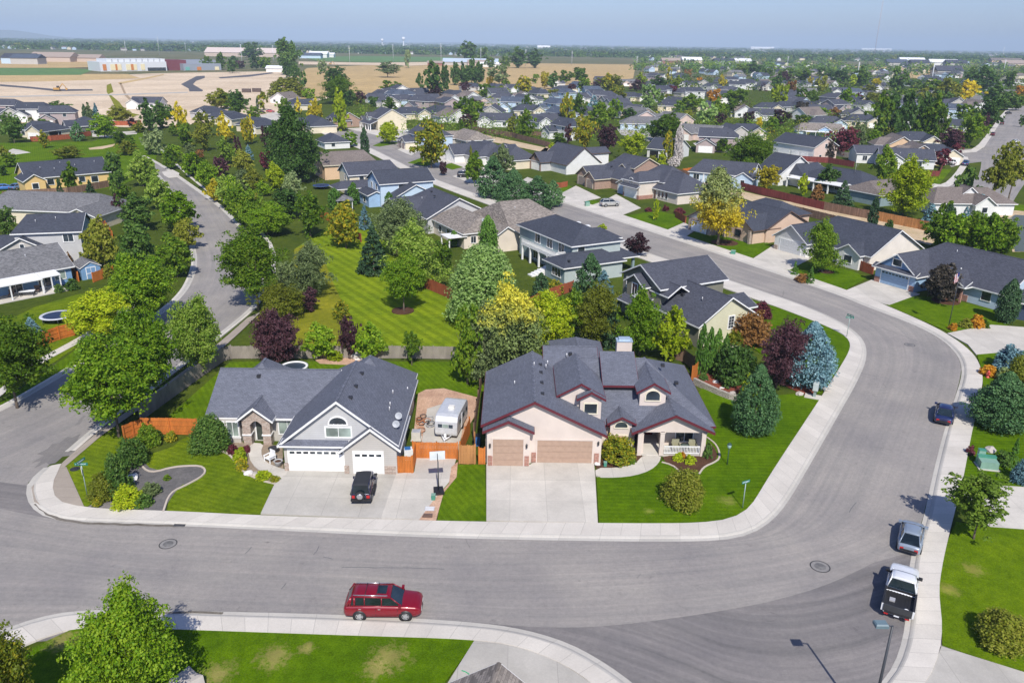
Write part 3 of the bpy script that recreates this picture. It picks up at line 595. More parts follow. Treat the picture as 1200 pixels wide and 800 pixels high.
class House:
    def __init__(s,name,label,origin,deg,wall,roof,trim=None,cat='house',group=None,win=None):
        s.root=thing(name,label,cat,origin,radians(deg),group); s.W=MB(); s.R=MB(); s.T=MB(); s.wm=[wall]; s.roof=roof; s.trim=trim or T_white; s.kids=[]; s.vents=[]; s.win=win or s.trim
    def mi(s,m):
        if m is None: return 0
        if m not in s.wm: s.wm.append(m)
        return s.wm.index(m)
    def wing(s,x0,x1,y0,y1,e,sl=.5,ax='x',hip=(0,0),oh=.45,z0=-.05,gm=None,wm=None,mid=None,rh=None,t=.16,fas=.2,walls=True,ohe=None):
        """rectangle with a gable/hip roof; ax = ridge axis; hip = run of the hipped end / half width, at the low and high end; mid/rh: off-centre ridge"""
        if ax=='x': A0,A1,B0,B1=x0,x1,y0,y1; f=lambda a,b,z:(a,b,z)
        else: A0,A1,B0,B1=y0,y1,x0,x1; f=lambda a,b,z:(b,a,z)
        w=s.mi(wm); gmi=s.mi(gm) if gm else w
        bm_=mid if mid is not None else (B0+B1)/2
        half=min(bm_-B0,B1-bm_) if mid is None else max(bm_-B0,B1-bm_)
        rz=rh if rh is not None else e+sl*(B1-B0)/2
        zb=lambda b: rz-sl*abs(b-bm_)
        e0,e1=zb(B0),zb(B1)
        if walls:
            def wq(p,q,mi,L,z1a,z1b,zc=None):
                if zc is None: s.W.face([f(*p,z0),f(*q,z0),f(*q,z1b),f(*p,z1a)],mi,[(0,z0),(L,z0),(L,z1b),(0,z1a)])
            LA=A1-A0; LB=B1-B0
            for (p,q,L,za,zb_) in (((A0,B0),(A1,B0),LA,e0,e0),((A1,B1),(A0,B1),LA,e1,e1)): wq(p,q,w,L,za,zb_)
            em=min(e0,e1)
            for k,(a,hp) in enumerate(((A0,hip[0]),(A1,hip[1]))):
                s.W.face([f(a,B0,z0),f(a,B1,z0),f(a,B1,em),f(a,B0,em)],w,[(0,z0),(LB,z0),(LB,em),(0,em)])
                if not hp:
                    pts=[f(a,B0,em),f(a,B1,em)]; uv=[(0,em),(LB,em)]
                    if e1>em+.01: pts.append(f(a,B1,e1)); uv.append((LB,e1))
                    pts.append(f(a,bm_,rz)); uv.append((bm_-B0,rz))
                    if e0>em+.01: pts.append(f(a,B0,e0)); uv.append((0,e0))
                    s.W.face(pts,gmi,uv)
        o0=oh; o1=oh if ohe is None else ohe
        a0=A0-o0; a1=A1+o1; b0=B0-oh; b1=B1+oh; z_0=zb(b0); z_1=zb(b1)
        h=(b1-b0)/2
        r0=a0+hip[0]*h; r1=a1-hip[1]*h
        if r1<r0: r0=r1=(r0+r1)/2
        top=[f(a0,b0,z_0+t),f(a1,b0,z_0+t),f(a1,b1,z_1+t),f(a0,b1,z_1+t),f(r0,bm_,rz+t),f(r1,bm_,rz+t)]
        bot=[f(a0,b0,z_0),f(a1,b0,z_0),f(a1,b1,z_1),f(a0,b1,z_1),f(r0,bm_,rz),f(r1,bm_,rz)]
        k=sqrt(1+sl*sl); L=a1-a0
        S0=(bm_-b0)*k; S1=(b1-bm_)*k
        R=s.R
        R.face([top[0],top[1],top[5],top[4]],0,[(0,0),(L,0),(r1-a0,S0),(r0-a0,S0)])
        R.face([top[2],top[3],top[4],top[5]],0,[(0,0),(L,0),(a1-r0,S1),(a1-r1,S1)])
        if hip[0]: R.face([top[3],top[0],top[4]],0,[(0,0),(b1-b0,0),((b1-b0)/2,hypot(r0-a0,rz-z_0))])
        if hip[1]: R.face([top[1],top[2],top[5]],0,[(0,0),(b1-b0,0),((b1-b0)/2,hypot(a1-r1,rz-z_1))])
        # underside + edges
        R.face([bot[1],bot[0],bot[4],bot[5]]); R.face([bot[3],bot[2],bot[5],bot[4]])
        if hip[0]: R.face([bot[0],bot[3],bot[4]])
        if hip[1]: R.face([bot[2],bot[1],bot[5]])
        # fascia boards: closed outline at the rim, proud of the roof edge
        d=.035; F=fas
        def board(p,q,off):
            p=Vector(p); q=Vector(q); o_=Vector(off)*d; up=Vector((0,0,t-.01)); dn=Vector((0,0,-(F-t)))
            A=[p+dn-o_*.2,q+dn-o_*.2,q+up-o_*.2,p+up-o_*.2]; B=[x+o_*1.2 for x in A]
            s.T.mesh(A+B,[(4,5,6,7),(1,0,3,2),(0,1,5,4),(3,7,6,2),(0,4,7,3),(1,2,6,5)])
        n=lambda a,b: Vector(f(a,b,0))
        board(bot[0],bot[1],n(0,-1)); board(bot[2],bot[3],n(0,1))
        if hip[0]: board(bot[3],bot[0],n(-1,0))
        else: board(bot[0],bot[4],n(-1,0)); board(bot[4],bot[3],n(-1,0))
        if hip[1]: board(bot[1],bot[2],n(1,0))
        else: board(bot[1],bot[5],n(1,0)); board(bot[5],bot[2],n(1,0))
        # ridge cap
        if r1-r0>.3: R.mesh([f(r0,bm_-.13,rz+t-.02),f(r1,bm_-.13,rz+t-.02),f(r1,bm_,rz+t+.035),f(r0,bm_,rz+t+.035),f(r0,bm_+.13,rz+t-.02),f(r1,bm_+.13,rz+t-.02)],[(0,1,2,3),(3,2,5,4)])
        return dict(rz=rz,zb=zb,bm=bm_,ax=ax)
    def slab(s,pts,t=.14,fas=True):
        """a single roof sheet through four points (low edge first)"""
        q=[Vector(p) for p in pts]; up=Vector((0,0,t)); L=(q[1]-q[0]).length; D=(q[3]-q[0]).length
        s.R.face([p+up for p in q],0,[(0,0),(L,0),(L,D),(0,D)]); s.R.face([p for p in q[::-1]])
        c=sum(q,Vector())/4
        for a,b in zip(q,q[1:]+q[:1]):
            m=(a+b)/2-c; m.z=0; dd=(b-a).normalized(); m=(m-dd*m.dot(dd)).normalized()*.03
            A=[a+Vector((0,0,-.06)),b+Vector((0,0,-.06)),b+Vector((0,0,t-.01)),a+Vector((0,0,t-.01))]; B=[x+m for x in A]
            s.T.mesh(A+B,[(4,5,6,7),(1,0,3,2),(0,1,5,4),(3,7,6,2),(0,4,7,3),(1,2,6,5)])
    def wallbox(s,x0,x1,y0,y1,z0,z1,m=None): s.W.box(x0,x1,y0,y1,z0,z1,s.mi(m))
    def part(s,name,mb,mats,parent=None,label=None):
        o=mb.build(name,mats,parent or s.root)
        if label and o: o['label']=label
        return o
    def M(s,x,y,z,deg): return Matrix.Translation((x,y,z))@Matrix.Rotation(radians(deg),4,'Z')
    def window(s,x,y,z,w,h,deg=0,glass=None,nm=1,fw=.09,arch=False,grid=None,hbar=False,fm=None):
        """centre on the wall face; deg 0 faces local -y, 90 faces +x"""
        M=s.M(x,y,z,deg); f=MB()
        def b(x0,x1,z0,z1,d=.07): f.box(x0,x1,-d,.01,z0,z1,0,M)
        H=h/2; Wd=w/2
        b(-Wd-fw,Wd+fw,-H-fw,-H,.09); b(-Wd-fw,-Wd,-H,H); b(Wd,Wd+fw,-H,H)
        if arch:
            n=12; pts=[(Wd*cos(pi*k/n),H+Wd*.8*sin(pi*k/n)) for k in range(n+1)]; po=[((Wd+fw)*cos(pi*k/n),H+(Wd*.8+fw)*sin(pi*k/n)) for k in range(n+1)]
            for k in range(n):
                q=[pts[k],po[k],po[k+1],pts[k+1]]; fr=[M@Vector((a,-.07,c)) for a,c in q]; bk=[M@Vector((a,.01,c)) for a,c in q]
                f.mesh(fr+bk,[(0,1,2,3),(1,5,6,2),(0,3,7,4),(5,4,7,6)])
        else: b(-Wd-fw,Wd+fw,H,H+fw)
        for k in range(1,nm): b(-Wd+w*k/nm-.025,-Wd+w*k/nm+.025,-H,H,.06)
        if hbar: b(-Wd,Wd,-.025,.025,.058)
        if grid:
            for k in range(1,grid[0]): b(-Wd+w*k/grid[0]-.012,-Wd+w*k/grid[0]+.012,-H,H,.05)
            for k in range(1,grid[1]): b(-Wd,Wd,-H+h*k/grid[1]-.012,-H+h*k/grid[1]+.012,.052)
        fo=s.part('window',f,fm or s.win); g=MB()
        q=[(-Wd,-H),(Wd,-H),(Wd,H)]
        if arch: q+=[(Wd*cos(pi*k/12),H+Wd*.8*sin(pi*k/12)) for k in range(1,12)]
        q+=[(-Wd,H)]
        fr=[M@Vector((a,-.03,c)) for a,c in q]; g.face(fr); s.part('pane',g,glass or GLASS,fo); return fo
    def garage(s,x,y,w,h,deg=0,mat=None,lites=0,trim=None,z=.06,arch=False):
        M=s.M(x,y,z,deg); f=MB(); n=4
        for k in range(n):
            z0=h*k/n; z1=h*(k+1)/n-.02; f.box(-w/2,w/2,-.05,.01,z0,z1,0,M)
            m=max(2,int(round(w/.62)))
            for c in range(m):
                xc=-w/2+w*(c+.5)/m; hw=w/m*.38
                if lites and k==n-1: continue
                f.box(xc-hw,xc+hw,-.068,-.03,z0+.1,z1-.1,0,M)
        f.box(-w/2,w/2,-.02,.01,0,h,0,M)
        o=s.part('garage_door',f,mat or GD_white)
        if lites:
            g=MB(); m=max(2,int(round(w/.62)))
            for c in range(m):
                xc=-w/2+w*(c+.5)/m; hw=w/m*.36; g.box(xc-hw,xc+hw,-.062,-.03,h*.75+.14,h-.17,0,M)
            s.part('window_row',g,GLASS,o)
        tr=MB()
        for a,b,c,d in ((-w/2-.12,-w/2,0,h),(w/2,w/2+.12,0,h),(-w/2-.12,w/2+.12,h,h+.13)): tr.box(a,b,-.08,.01,c,d,0,M)
        s.part('door_frame',tr,trim or s.trim,o); return o
    def door(s,x,y,deg=0,w=.95,h=2.1,mat=None,z=.15,sash=False):
        M=s.M(x,y,z,deg); f=MB(); f.box(-w/2,w/2,-.05,.01,0,h,0,M)
        for (a,b,c,d) in ((-.32,-.05,.2,.85),(.05,.32,.2,.85),(-.32,-.05,1.05,1.85),(.05,.32,1.05,1.85)): f.box(a*w,b*w,-.065,-.04,c,d,0,M)
        o=s.part('door',f,mat or T_brown); k=MB(); k.box(w*.36,w*.42,-.1,-.05,.95,1.05,0,M); s.part('handle',k,PIPE,o)
        fr=MB()
        for a,b,c,d in ((-w/2-.1,-w/2,0,h),(w/2,w/2+.1,0,h),(-w/2-.1,w/2+.1,h,h+.1)): fr.box(a,b,-.07,.01,c,d,0,M)
        s.part('door_frame',fr,s.trim,o); return o
    def veneer(s,x,y,w,h,deg=0,mat=None,z=0,d=.09):
        M=s.M(x,y,z,deg); f=MB(); f.box(-w/2,w/2,-d,.01,0,h,0,M); return s.part('stone_veneer',f,mat)
    def post(s,x,y,z0,z1,r=.14,mat=None,base=None):
        f=MB(); f.box(x-r,x+r,y-r,y+r,z0,z1); f.box(x-r-.04,x+r+.04,y-r-.04,y+r+.04,z1-.12,z1); 
        o=s.part('porch_post',f,mat or s.trim)
        if base: g=MB(); g.box(x-r-.09,x+r+.09,y-r-.09,y+r+.09,z0,z0+.9); s.part('post_base',g,base,o)
        return o
    def vent(s,x,y,z,kind='vent'): s.vents.append((x,y,z,kind))
    def finish(s):
        s.wo=s.part('wall',s.W,s.wm) if s.W.f else None
        s.ro=s.part('roof',s.R,s.roof)
        fa=s.part('fascia',s.T,s.trim,s.ro)
        if fa: fixnormals(fa)
        for x,y,z,k in s.vents:
            v=MB()
            if k=='vent': v.box(x-.17,x+.17,y-.2,y+.2,z-.1,z+.16); s.part('roof_vent',v,T_dark,s.ro)
            elif k=='pipe': v.tube((x,y,z-.1),(x,y,z+.4),.06); s.part('vent_pipe',v,PIPE,s.ro)
            elif k=='sky': v.box(x-.3,x+.3,y-.35,y+.35,z-.1,z+.2); s.part('skylight',v,T_white,s.ro)
            elif k=='dish':
                v.tube((x,y,z-.2),(x,y,z+.5),.03); v.lathe([(.02,0),(.16,.03),(.27,.08),(.33,.14),(.31,.14),(.15,.05),(.02,.02)],(0,0,0),16)
                M=Matrix.Translation((x,y-.1,z+.55))@Matrix.Rotation(radians(62),4,'X'); n=16*7; v.v[-n:]=[tuple(M@Vector(p)) for p in v.v[-n:]]
                s.part('satellite_dish',v,T_grey,s.ro)
            elif k=='chimney':
                v.box(x-.8,x+.8,y-.5,y+.5,z-1.5,z+1.3,0); co_=s.part('chimney',v,s.wm[0],s.ro); v=MB(); v.box(x-.86,x+.86,y-.56,y+.56,z+1.3,z+1.4,0); v.box(x-.6,x+.6,y-.35,y+.35,z+1.4,z+1.62,0); s.part('chimney_cap',v,plain('pale blue metal',(.42,.52,.62),.4,.3),co_)
        return s.root
def soffits(): pass
W_rose=stucco_mat('pale rose stucco',(.63,.545,.485))
W_grey=siding_mat('pale grey siding',(.50,.50,.50),.2)
W_greige=siding_mat('greige siding',(.48,.455,.42),.2)
W_white=siding_mat('white siding',(.72,.72,.70),.22)
W_cream=siding_mat('cream siding',(.70,.62,.46),.22)
W_olive_shade=siding_mat('shaded olive siding',(.20,.195,.15),.2)  # darker siding copy; shade of the left walls put into colour
W_olive_sun=siding_mat('sunlit olive siding',(.62,.60,.43),.2)  # lighter siding copy; sunlight on the end gable put into colour
W_teal=siding_mat('teal siding',(.24,.32,.34),.2)
W_tealp=siding_mat('pale teal siding',(.42,.48,.47),.2)
W_blue=siding_mat('sky blue siding',(.30,.45,.64),.2)
W_lblue=siding_mat('light blue siding',(.50,.62,.74),.2)
W_dblue=siding_mat('strong blue siding',(.14,.26,.46),.2)
W_tan=stucco_mat('tan stucco',(.60,.44,.33))
W_peach=siding_mat('peach siding',(.68,.47,.30),.2)
W_yell=siding_mat('golden yellow siding',(.72,.50,.21),.2)
W_brick=stone_mat('brown brick',(.36,.22,.155),(.30,.18,.13),(.36,.28,.23),.25,.09)
W_mauve=siding_mat('mauve siding',(.42,.34,.33),.2)
W_pink=stucco_mat('pinkish stucco',(.64,.50,.44))
S_stone=stone_mat('ledge stone',(.34,.25,.20),(.46,.38,.32),(.30,.27,.24))
S_red=stone_mat('red ledge stone',(.33,.14,.10),(.42,.22,.17),(.3,.24,.2))
# ------------------------------------------------------------------ front right house (maroon trim)
h=House('house','rose stucco house with maroon roof edges, tan garage doors and a white-railed porch',(0,0,0),0,W_rose,R_front,T_maroon,win=T_cream)
h.wing(-2.25,8.25,64.4,75.9,3.95,.495,'y',(0,0),.42,mid=2.1,rh=6.2,fas=.26)            # garage wing, off-centre ridge
h.wing(-2.12,1.72,63.7,70,3.72,.46,'y',(0,0),.38,fas=.26)                              # single garage gable
h.wing(1.0,18.6,67.0,81.1,2.97,.50,'x',(.78,.76),.45,walls=False); h.wallbox(2.2,18.5,71.2,81.7,-.05,2.6); h.wallbox(8.2,11.7,67.3,71.3,-.05,2.7); h.wallbox(18.2,18.45,68.1,71.3,-.05,2.6)                                  # main hip
h.wing(3.5,8.5,74,80.5,5.1,.42,'x',(0,0),.3,fas=.2)                                    # rear-left upper ridge
h.slab([(8.75,69.9,5.3),(12.2,69.9,5.3),(12.2,74.2,7.15),(8.75,74.2,7.15)])            # raised middle roof sheet
h.wallbox(8.9,12.1,70.3,73.6,3.6,5.28,T_dark)  # dark wall colour stands in for shade under the raised sheet
h.wing(11.6,18.3,65.95,71.5,2.55,.47,'y',(0,0),.45,walls=False,rh=4.35,mid=15.05,fas=.26)  # porch gable roof
h.W.mesh([(11.7,66.0,2.5),(18.3,66.0,2.5),(15.05,66.0,4.3),(11.7,66.3,2.5),(18.3,66.3,2.5),(15.05,66.3,4.3)],[(0,1,2),(4,3,5),(0,3,4,1)],0)
h.wing(9.25,11.25,66.5,71,3.25,.5,'y',(0,0),.33,fas=.22)                               # entry window gable
h.wing(6.4,8.35,67.0,71.5,5.48,.55,'y',(0,0),.35,z0=2.6,fas=.22)                       # tower dormer
h.wing(4.55,8.35,67.55,74.5,5.5,.56,'y',(0,0),.35,z0=2.6,fas=.22,rh=6.6)             # wide dormer behind it
h.wing(12.15,14.6,68.65,74.5,5.55,.6,'y',(0,0),.36,z0=3.0,fas=.22)                       # arched window dormer
h.wing(4.6,10.0,81.4,87.6,3.2,.5,'y',(0,.9),.4)                                        # rear wing
h.garage(-.22,63.7,2.75,2.75,0,GD_tan,trim=W_rose,z=.02)
h.garage(4.93,64.4,5.0,2.35,0,GD_tan,trim=W_rose,z=.02)
for x,y in ((-1.83,63.66),(1.47,63.66),(2.12,64.36),(7.85,64.36)): h.veneer(x,y,.42,.95,0,S_red,.15)
for x,y in ((-1.85,63.62),(1.45,63.62),(7.95,64.32)):
    l=MB(); l.box(x-.08,x+.08,y-.14,y,2.0,2.3); l.lathe([(.1,2.3),(.02,2.4)],(x,y-.07,0),8); h.part('wall_lamp',l,T_dark)
h.window(10.25,66.5,1.35,1.15,1.0,0,fw=.1); h.window(10.25,66.5,2.75,1.15,.12,0,arch=True,fw=.1)
bl=MB(); bl.box(9.68,10.82,66.44,66.49,1.35,1.84); h.part('window_blind',bl,plain('tan blind',(.52,.33,.22),.8))
h.window(7.38,67,4.35,1.15,.95,0,fw=.1); h.window(13.38,68.65,4.75,1.3,.45,0,arch=True,fw=.1)
h.wallbox(12.2,12.4,66.3,70.0,.0,2.6); h.wallbox(14.25,14.4,68.2,70.3,.0,2.6)
h.wallbox(14.2,18.3,68.0,68.2,0,2.6); h.wallbox(12.2,14.4,70.1,70.3,0,2.6)
h.door(13.25,70.1,0,1.1,2.15,plain('dark red door',(.16,.015,.02),.4),.2)
h.window(16.55,68.0,1.35,1.6,1.5,0,nm=2,fm=T_white)
for x in (12.0,14.05,17.9): h.post(x,66.1,.1,2.55,.2,W_rose)
pf=MB(); pf.box(11.75,18.2,66.0,68.1,-.05,.18); pf.box(12.3,14.2,68.1,70.1,-.05,.19); h.part('porch_floor',pf,M_drive)
rl=MB()
for z in (.28,.98): rl.box(14.3,17.65,66.02,66.1,z,z+.08)
for k in range(24): rl.box(14.35+k*.142,14.40+k*.142,66.035,66.085,.34,.99)
h.part('porch_railing',rl,T_white)
for x,y in ((2.75,66.5),(2.75,69),(2.75,71.5),(2.75,73.5)): h.vent(x+.1,y,5.95)
for x,y,z in ((7.6,72,5.1),(14.9,72.8,6.3),(16,71,5.2),(6.0,76,6.1)): h.vent(x,y,z+.1)
for x,y,z in ((3.4,73,5.9),(3.6,74.2,5.8),(5.6,75.5,6.1)): h.vent(x,y,z,'pipe')
h.vent(2.2,72.5,6.3,'pipe'); h.vent(.3,70,5.35,'pipe'); h.vent(17.9,74,3.1,'pipe')
h.vent(11.9,79.2,5.3,'chimney')
h.finish(); H_R=h
# ------------------------------------------------------------------ front left house (grey)
h=House('house','pale grey gabled house with white double garage and stone entry porch',(0,0,0),0,W_greige,R_front,T_white)
h.wing(-20.0,-10.2,62.3,76.0,2.75,.80,'y',(0,.98),.42,gm=W_grey,mid=-15.0,rh=6.95,fas=.24)
h.wing(-14.6,-10.0,61.95,68,2.62,.80,'y',(0,0),.40,mid=-12.15,rh=4.55,fas=.24)
h.wing(-28.5,-17,68.0,75.4,2.75,.82,'x',(.12,0),.4,fas=.22)
h.wing(-28.0,-21.8,70.5,77.6,2.75,.95,'y',(.95,.95),.35)
h.wing(-18.2,-10.4,70.5,78.5,2.75,.86,'y',(.95,.95),.3)
h.wing(-25.2,-22.6,67.0,72,2.72,.80,'y',(0,0),.40,rh=3.95,gm=S_stone,fas=.22,walls=False)
h.slab([(-20.25,61.75,2.72),(-14.2,61.75,2.72),(-14.2,62.4,3.15),(-20.0,62.4,3.15)],.1)
# stone entry: two piers + gable above an arched opening
h.wallbox(-25.2,-24.45,67.0,67.7,-.05,2.75,S_stone); h.wallbox(-23.35,-22.6,67.0,67.7,-.05,2.75,S_stone)
n=10; pts=[(-24.45+1.1*k/n,2.15+.42*sin(pi*k/n)) for k in range(n+1)]
gp=[(-25.2,2.75),(-25.2,2.72)]
h.W.mesh([(x,66.98,z) for x,z in [(-25.2,2.6),(-24.45,2.6),(-24.45,2.15)]+pts[1:-1]+[(-23.35,2.15),(-23.35,2.6),(-22.6,2.6),(-22.6,2.74),(-23.9,3.95),(-25.2,2.74)]],[tuple(range(n+8))],h.mi(S_stone))
for x in (-24.83,-22.98):
    b=MB(); b.box(x-.44,x+.44,66.92,67.8,1.05,1.17); h.part('stone_cap',b,T_white)
h.door(-23.72,68.0,0,1.0,2.1,plain('dark door',(.05,.06,.05),.4))
h.wallbox(-25.2,-25.0,67.7,69.4,0,2.6); h.wallbox(-22.8,-22.6,67.7,69.4,0,2.6)
h.wallbox(-28.3,-25.6,67.4,68.2,-.05,2.5); 
bb=MB(); bb.box(-28.35,-25.55,67.34,67.42,.55,.72); h.part('bay_sill',bb,T_white)
h.window(-27.55,67.4,1.5,1.0,1.45,0,glass=GLASSG,nm=1); h.window(-26.25,67.4,1.5,1.0,1.45,0,glass=GLASSG,nm=2)
h.window(-21.25,68.0,1.5,1.6,1.4,0,glass=GLASSG,nm=2)
h.garage(-17.15,62.3,4.85,2.15,0,GD_white,lites=1,z=.04); h.garage(-12.5,61.95,2.5,2.15,0,GD_white,lites=1,z=.04)
h.veneer(-19.85,62.28,.4,.85,0,S_stone); h.veneer(-14.45,61.94,.4,.85,0,S_stone,0,.12); h.veneer(-10.6,61.94,1.0,.85,0,S_stone)
h.window(-15.05,62.3,3.95,2.15,.85,0,nm=2,glass=GLASSG,fw=.13); h.window(-15.05,62.3,4.75,1.5,.06,0,arch=True,nm=1,grid=(4,1),fw=.12)
lv=MB()
for k in range(4): lv.box(-15.3,-14.75,62.23,62.3,6.15+k*.09,6.2+k*.09)
for y in (64,66.5,69.5): h.vent(-14.2,y,6.45)
for x,y,z in ((-11.4,70,4.2),(-11.2,66.5,4.1),(-11.3,67.5,4.1)): h.vent(x,y,z,'pipe')
h.vent(-10.4,73,3.2,'pipe')
h.vent(-24.5,71,5.4); 
for i,(x,y,z) in enumerate(((-10.6,66.1,3.35),(-10.6,64.4,3.35))): h.vent(x+.3,y,z-.1,'dish')
h.finish(); H_L=h
# ------------------------------------------------------------------ named houses along the streets (local -y faces the street)
def at(px,py,dx=0,dy=0,deg=0):
    p=P(px,py); a=radians(deg); return (p.x+dx*cos(a)-dy*sin(a),p.y+dx*sin(a)+dy*cos(a),0)
FAR=-60.5; NEAR=119.5
LAND=[]      # (short phrase, root)
def land(short,h): h.finish(); LAND.append((short,h.root)); return h
LAND+= [('the maroon-trimmed front house',H_R.root),('the pale grey front house',H_L.root)]
# F1 light blue house
h=House('house','light blue house with white-trimmed blue garage door and red brick skirting at the right bend',at(1024,329.5,0,0,FAR),FAR,W_blue,R_char)
h.wing(0,7.2,0,9,2.75,.72,'y',(0,0),.45,gm=W_dblue); h.wing(.3,19.5,3.2,15.5,2.75,.62,'x',(.8,0),.45,wm=W_lblue)
h.wing(9.0,14.2,1.4,6.5,2.7,.6,'y',(0,0),.4,gm=W_dblue,walls=False); h.wing(14,21,8,19,2.75,.5,'y',(0,.7),.4,wm=W_lblue)
h.slab([(-.4,-.7,2.62),(7.6,-.7,2.62),(7.6,.2,3.2),(-.4,.2,3.2)],.1); h.slab([(8.6,.8,2.55),(14.6,.8,2.55),(14.6,2.6,3.3),(8.6,2.6,3.3)],.1)
h.W.mesh([(9.3,1.5,2.8),(13.9,1.5,2.8),(11.6,1.5,4.2)],[(0,1,2)],h.mi(W_dblue))
h.garage(3.6,0,4.9,2.2,0,GD_blue,lites=1); h.veneer(.5,0,.95,.95,0,S_red); h.veneer(6.75,0,.85,.95,0,S_red); h.veneer(11.7,3.2,4.6,.95,0,S_red)
h.window(3.6,0,4.0,1.5,1.0,0,fw=.14); h.window(10.4,3.2,1.6,1.2,1.2,0); h.window(16.7,3.2,1.6,1.4,1.3,0); h.window(21,12,1.5,1.3,1.3,90)
h.door(12.6,3.2,0,1.0,2.1,T_brown)
for x in (9.3,11.6,13.9): h.post(x,1.5,.1,2.6,.13,S_red)
h.vent(8,8,5.8,'pipe'); h.vent(13,12.5,4.9); h.vent(10,12,5.0,'pipe')
land('the light blue bend house',h)
# F2 white house dark round tree
h=House('house','off-white house with grey-framed white garage and long dark roof behind the dark round tree',at(906.5,291.5,0,0,FAR),FAR,W_white,R_dark)
h.wing(0,7.6,0,8,2.75,.66,'y',(0,0),.45,gm=W_grey); h.wing(.2,19.0,2.6,16.0,2.75,.55,'x',(.85,0),.45,wm=stucco_mat('off white stucco',(.74,.68,.60)))
h.wing(13.2,17.8,1.4,6,2.7,.6,'y',(0,0),.4)
h.garage(3.9,0,4.9,2.25,0,GD_off,trim=T_white); h.window(15.5,1.4,1.5,1.6,1.3,0); h.window(10.5,2.6,1.5,1.4,1.3,0); h.door(8.8,2.6,0)
h.window(19.0,9,1.7,.5,.9,90); h.vent(6,12,5.6,'pipe'); h.vent(11,13,5.0); h.vent(9,12,5.3)
h.veneer(0.5,0,.9,.9,0,S_stone)
land('the off-white house by the dark round tree',h)
# F3 tan house behind yellow tree
h=House('house','tan stucco house with stone porch posts partly behind the tall yellow tree',at(806,269,0,0,FAR),FAR,W_tan,R_dark,T_brown)
h.wing(0,6.6,0,8,2.8,.55,'y',(0,0),.4,gm=W_grey,wm=S_stone); h.wing(1.5,16.2,5.5,17,2.9,.5,'x',(0.6,0),.4); h.wing(8.4,15.8,2.4,9,2.8,.58,'y',(0,0),.4)
h.wing(3,14.5,9.5,19,4.4,.45,'x',(.8,.7),.4,z0=0)
h.garage(3.3,0,4.7,2.2,0,GD_white,lites=1); h.window(11.8,2.4,1.5,1.5,1.3,0); h.door(8.0,5.5,0); h.post(8.6,2.0,.05,2.7,.25,S_stone); h.post(6.9,2.0,.05,2.7,.25,S_stone); h.post(15.4,2.0,.05,2.7,.25,S_stone)
h.window(16.2,11,1.6,1.0,1.0,90)
land('the tan house behind the yellow tree',h)
# F4 arched window house
h=House('house','beige house with arched dormer window above a blue-grey and a white garage',at(723,226,0,0,FAR),FAR,stucco_mat('beige stucco',(.66,.58,.50)),R_char,T_white)
h.wing(0,4.2,0,9,2.7,.5,'y',(0,0),.35); h.wing(3.8,10.2,-1.0,13,4.4,.55,'y',(.7,.4),.4); h.wing(9,19.5,3.5,15,2.8,.62,'x',(0,.85),.45); h.wing(2,12,5,15,4.2,.6,'x',(.6,.6),.4)
h.slab([(3.5,-1.9,2.75),(10.5,-1.9,2.75),(10.5,-.8,3.4),(3.5,-.8,3.4)],.1)
h.garage(2.1,0,2.9,2.2,0,plain('blue-grey garage door',(.40,.50,.62),.5)); h.garage(7.0,-1.0,4.9,2.2,0,GD_white)
h.window(6.9,-1.0,4.0,1.6,.55,0,arch=True,nm=2,fw=.13); h.veneer(10.0,-1.0,.9,1.0,0,S_red); h.veneer(4.2,-1.0,.5,1.0,0,S_red)
v=MB(); v.box(10.18,10.28,-.9,3.4,0,.95); h.part('stone_veneer',v,S_red)
h.window(12.6,3.5,1.5,.9,1.6,0); h.window(14.0,3.5,1.5,.9,1.6,0); h.window(15.4,3.5,1.5,.9,1.6,0); h.door(11,3.5,0)
h.vent(6,8,6.0); h.vent(16,8,5.4)
land('the arched-window beige house',h)
# F5 brown brick house
h=House('house','brown brick house with two taupe garage doors and upper gable',at(676,215,0,0,FAR),FAR,W_brick,R_char,T_cream)
h.wing(0,6.2,0,10,2.8,.7,'y',(0,0),.45); h.wing(5.6,10.2,-1.2,9,2.8,.7,'y',(0,0),.45); h.wing(.5,14.5,4,14.5,2.9,.55,'x',(.5,.6),.4)
h.wing(3,13.5,9,18,5.4,.5,'x',(0,0),.4); h.wing(8.3,10.6,8.2,12,5.3,.6,'y',(0,0),.3)
h.garage(3.0,0,4.6,2.2,0,GD_taupe); h.garage(7.9,-1.2,2.7,2.2,0,GD_taupe); h.window(9.5,8.2,4.6,.8,1.0,0); h.window(11.7,9,4.6,1.2,1.1,0); h.window(3,11.5,5.2,.9,.9,270); h.window(3,14.5,5.2,.9,.9,270)
h.vent(6,7,5.0); h.vent(9,15,7.8)
land('the brown brick house',h)
# F6 brown/white
h=House('house','white and brown two-storey house with dark roof beside the dark pines',at(621,197.5,0,0,FAR),FAR,W_white,R_char,T_brown)
h.wing(0,6.4,0,10,2.8,.75,'y',(0,0),.4,gm=W_brick,wm=W_grey); h.wing(.5,15,3.5,15.5,2.9,.75,'x',(0,0),.4); h.wing(9.5,14.2,11,19,5.6,.55,'y',(0,0),.4)
h.garage(3.2,0,4.8,2.2,0,GD_white); h.window(3.2,0,4.3,.9,1.3,0,hbar=True); h.window(12,11,5.5,1.0,1.0,0); h.veneer(.3,0,.6,2.6,0,W_brick); h.veneer(6.2,0,.5,2.6,0,W_brick)
h.vent(13.4,10,6.2,'dish'); h.vent(7,9.5,7.2)
land('the white house beside the pines',h)
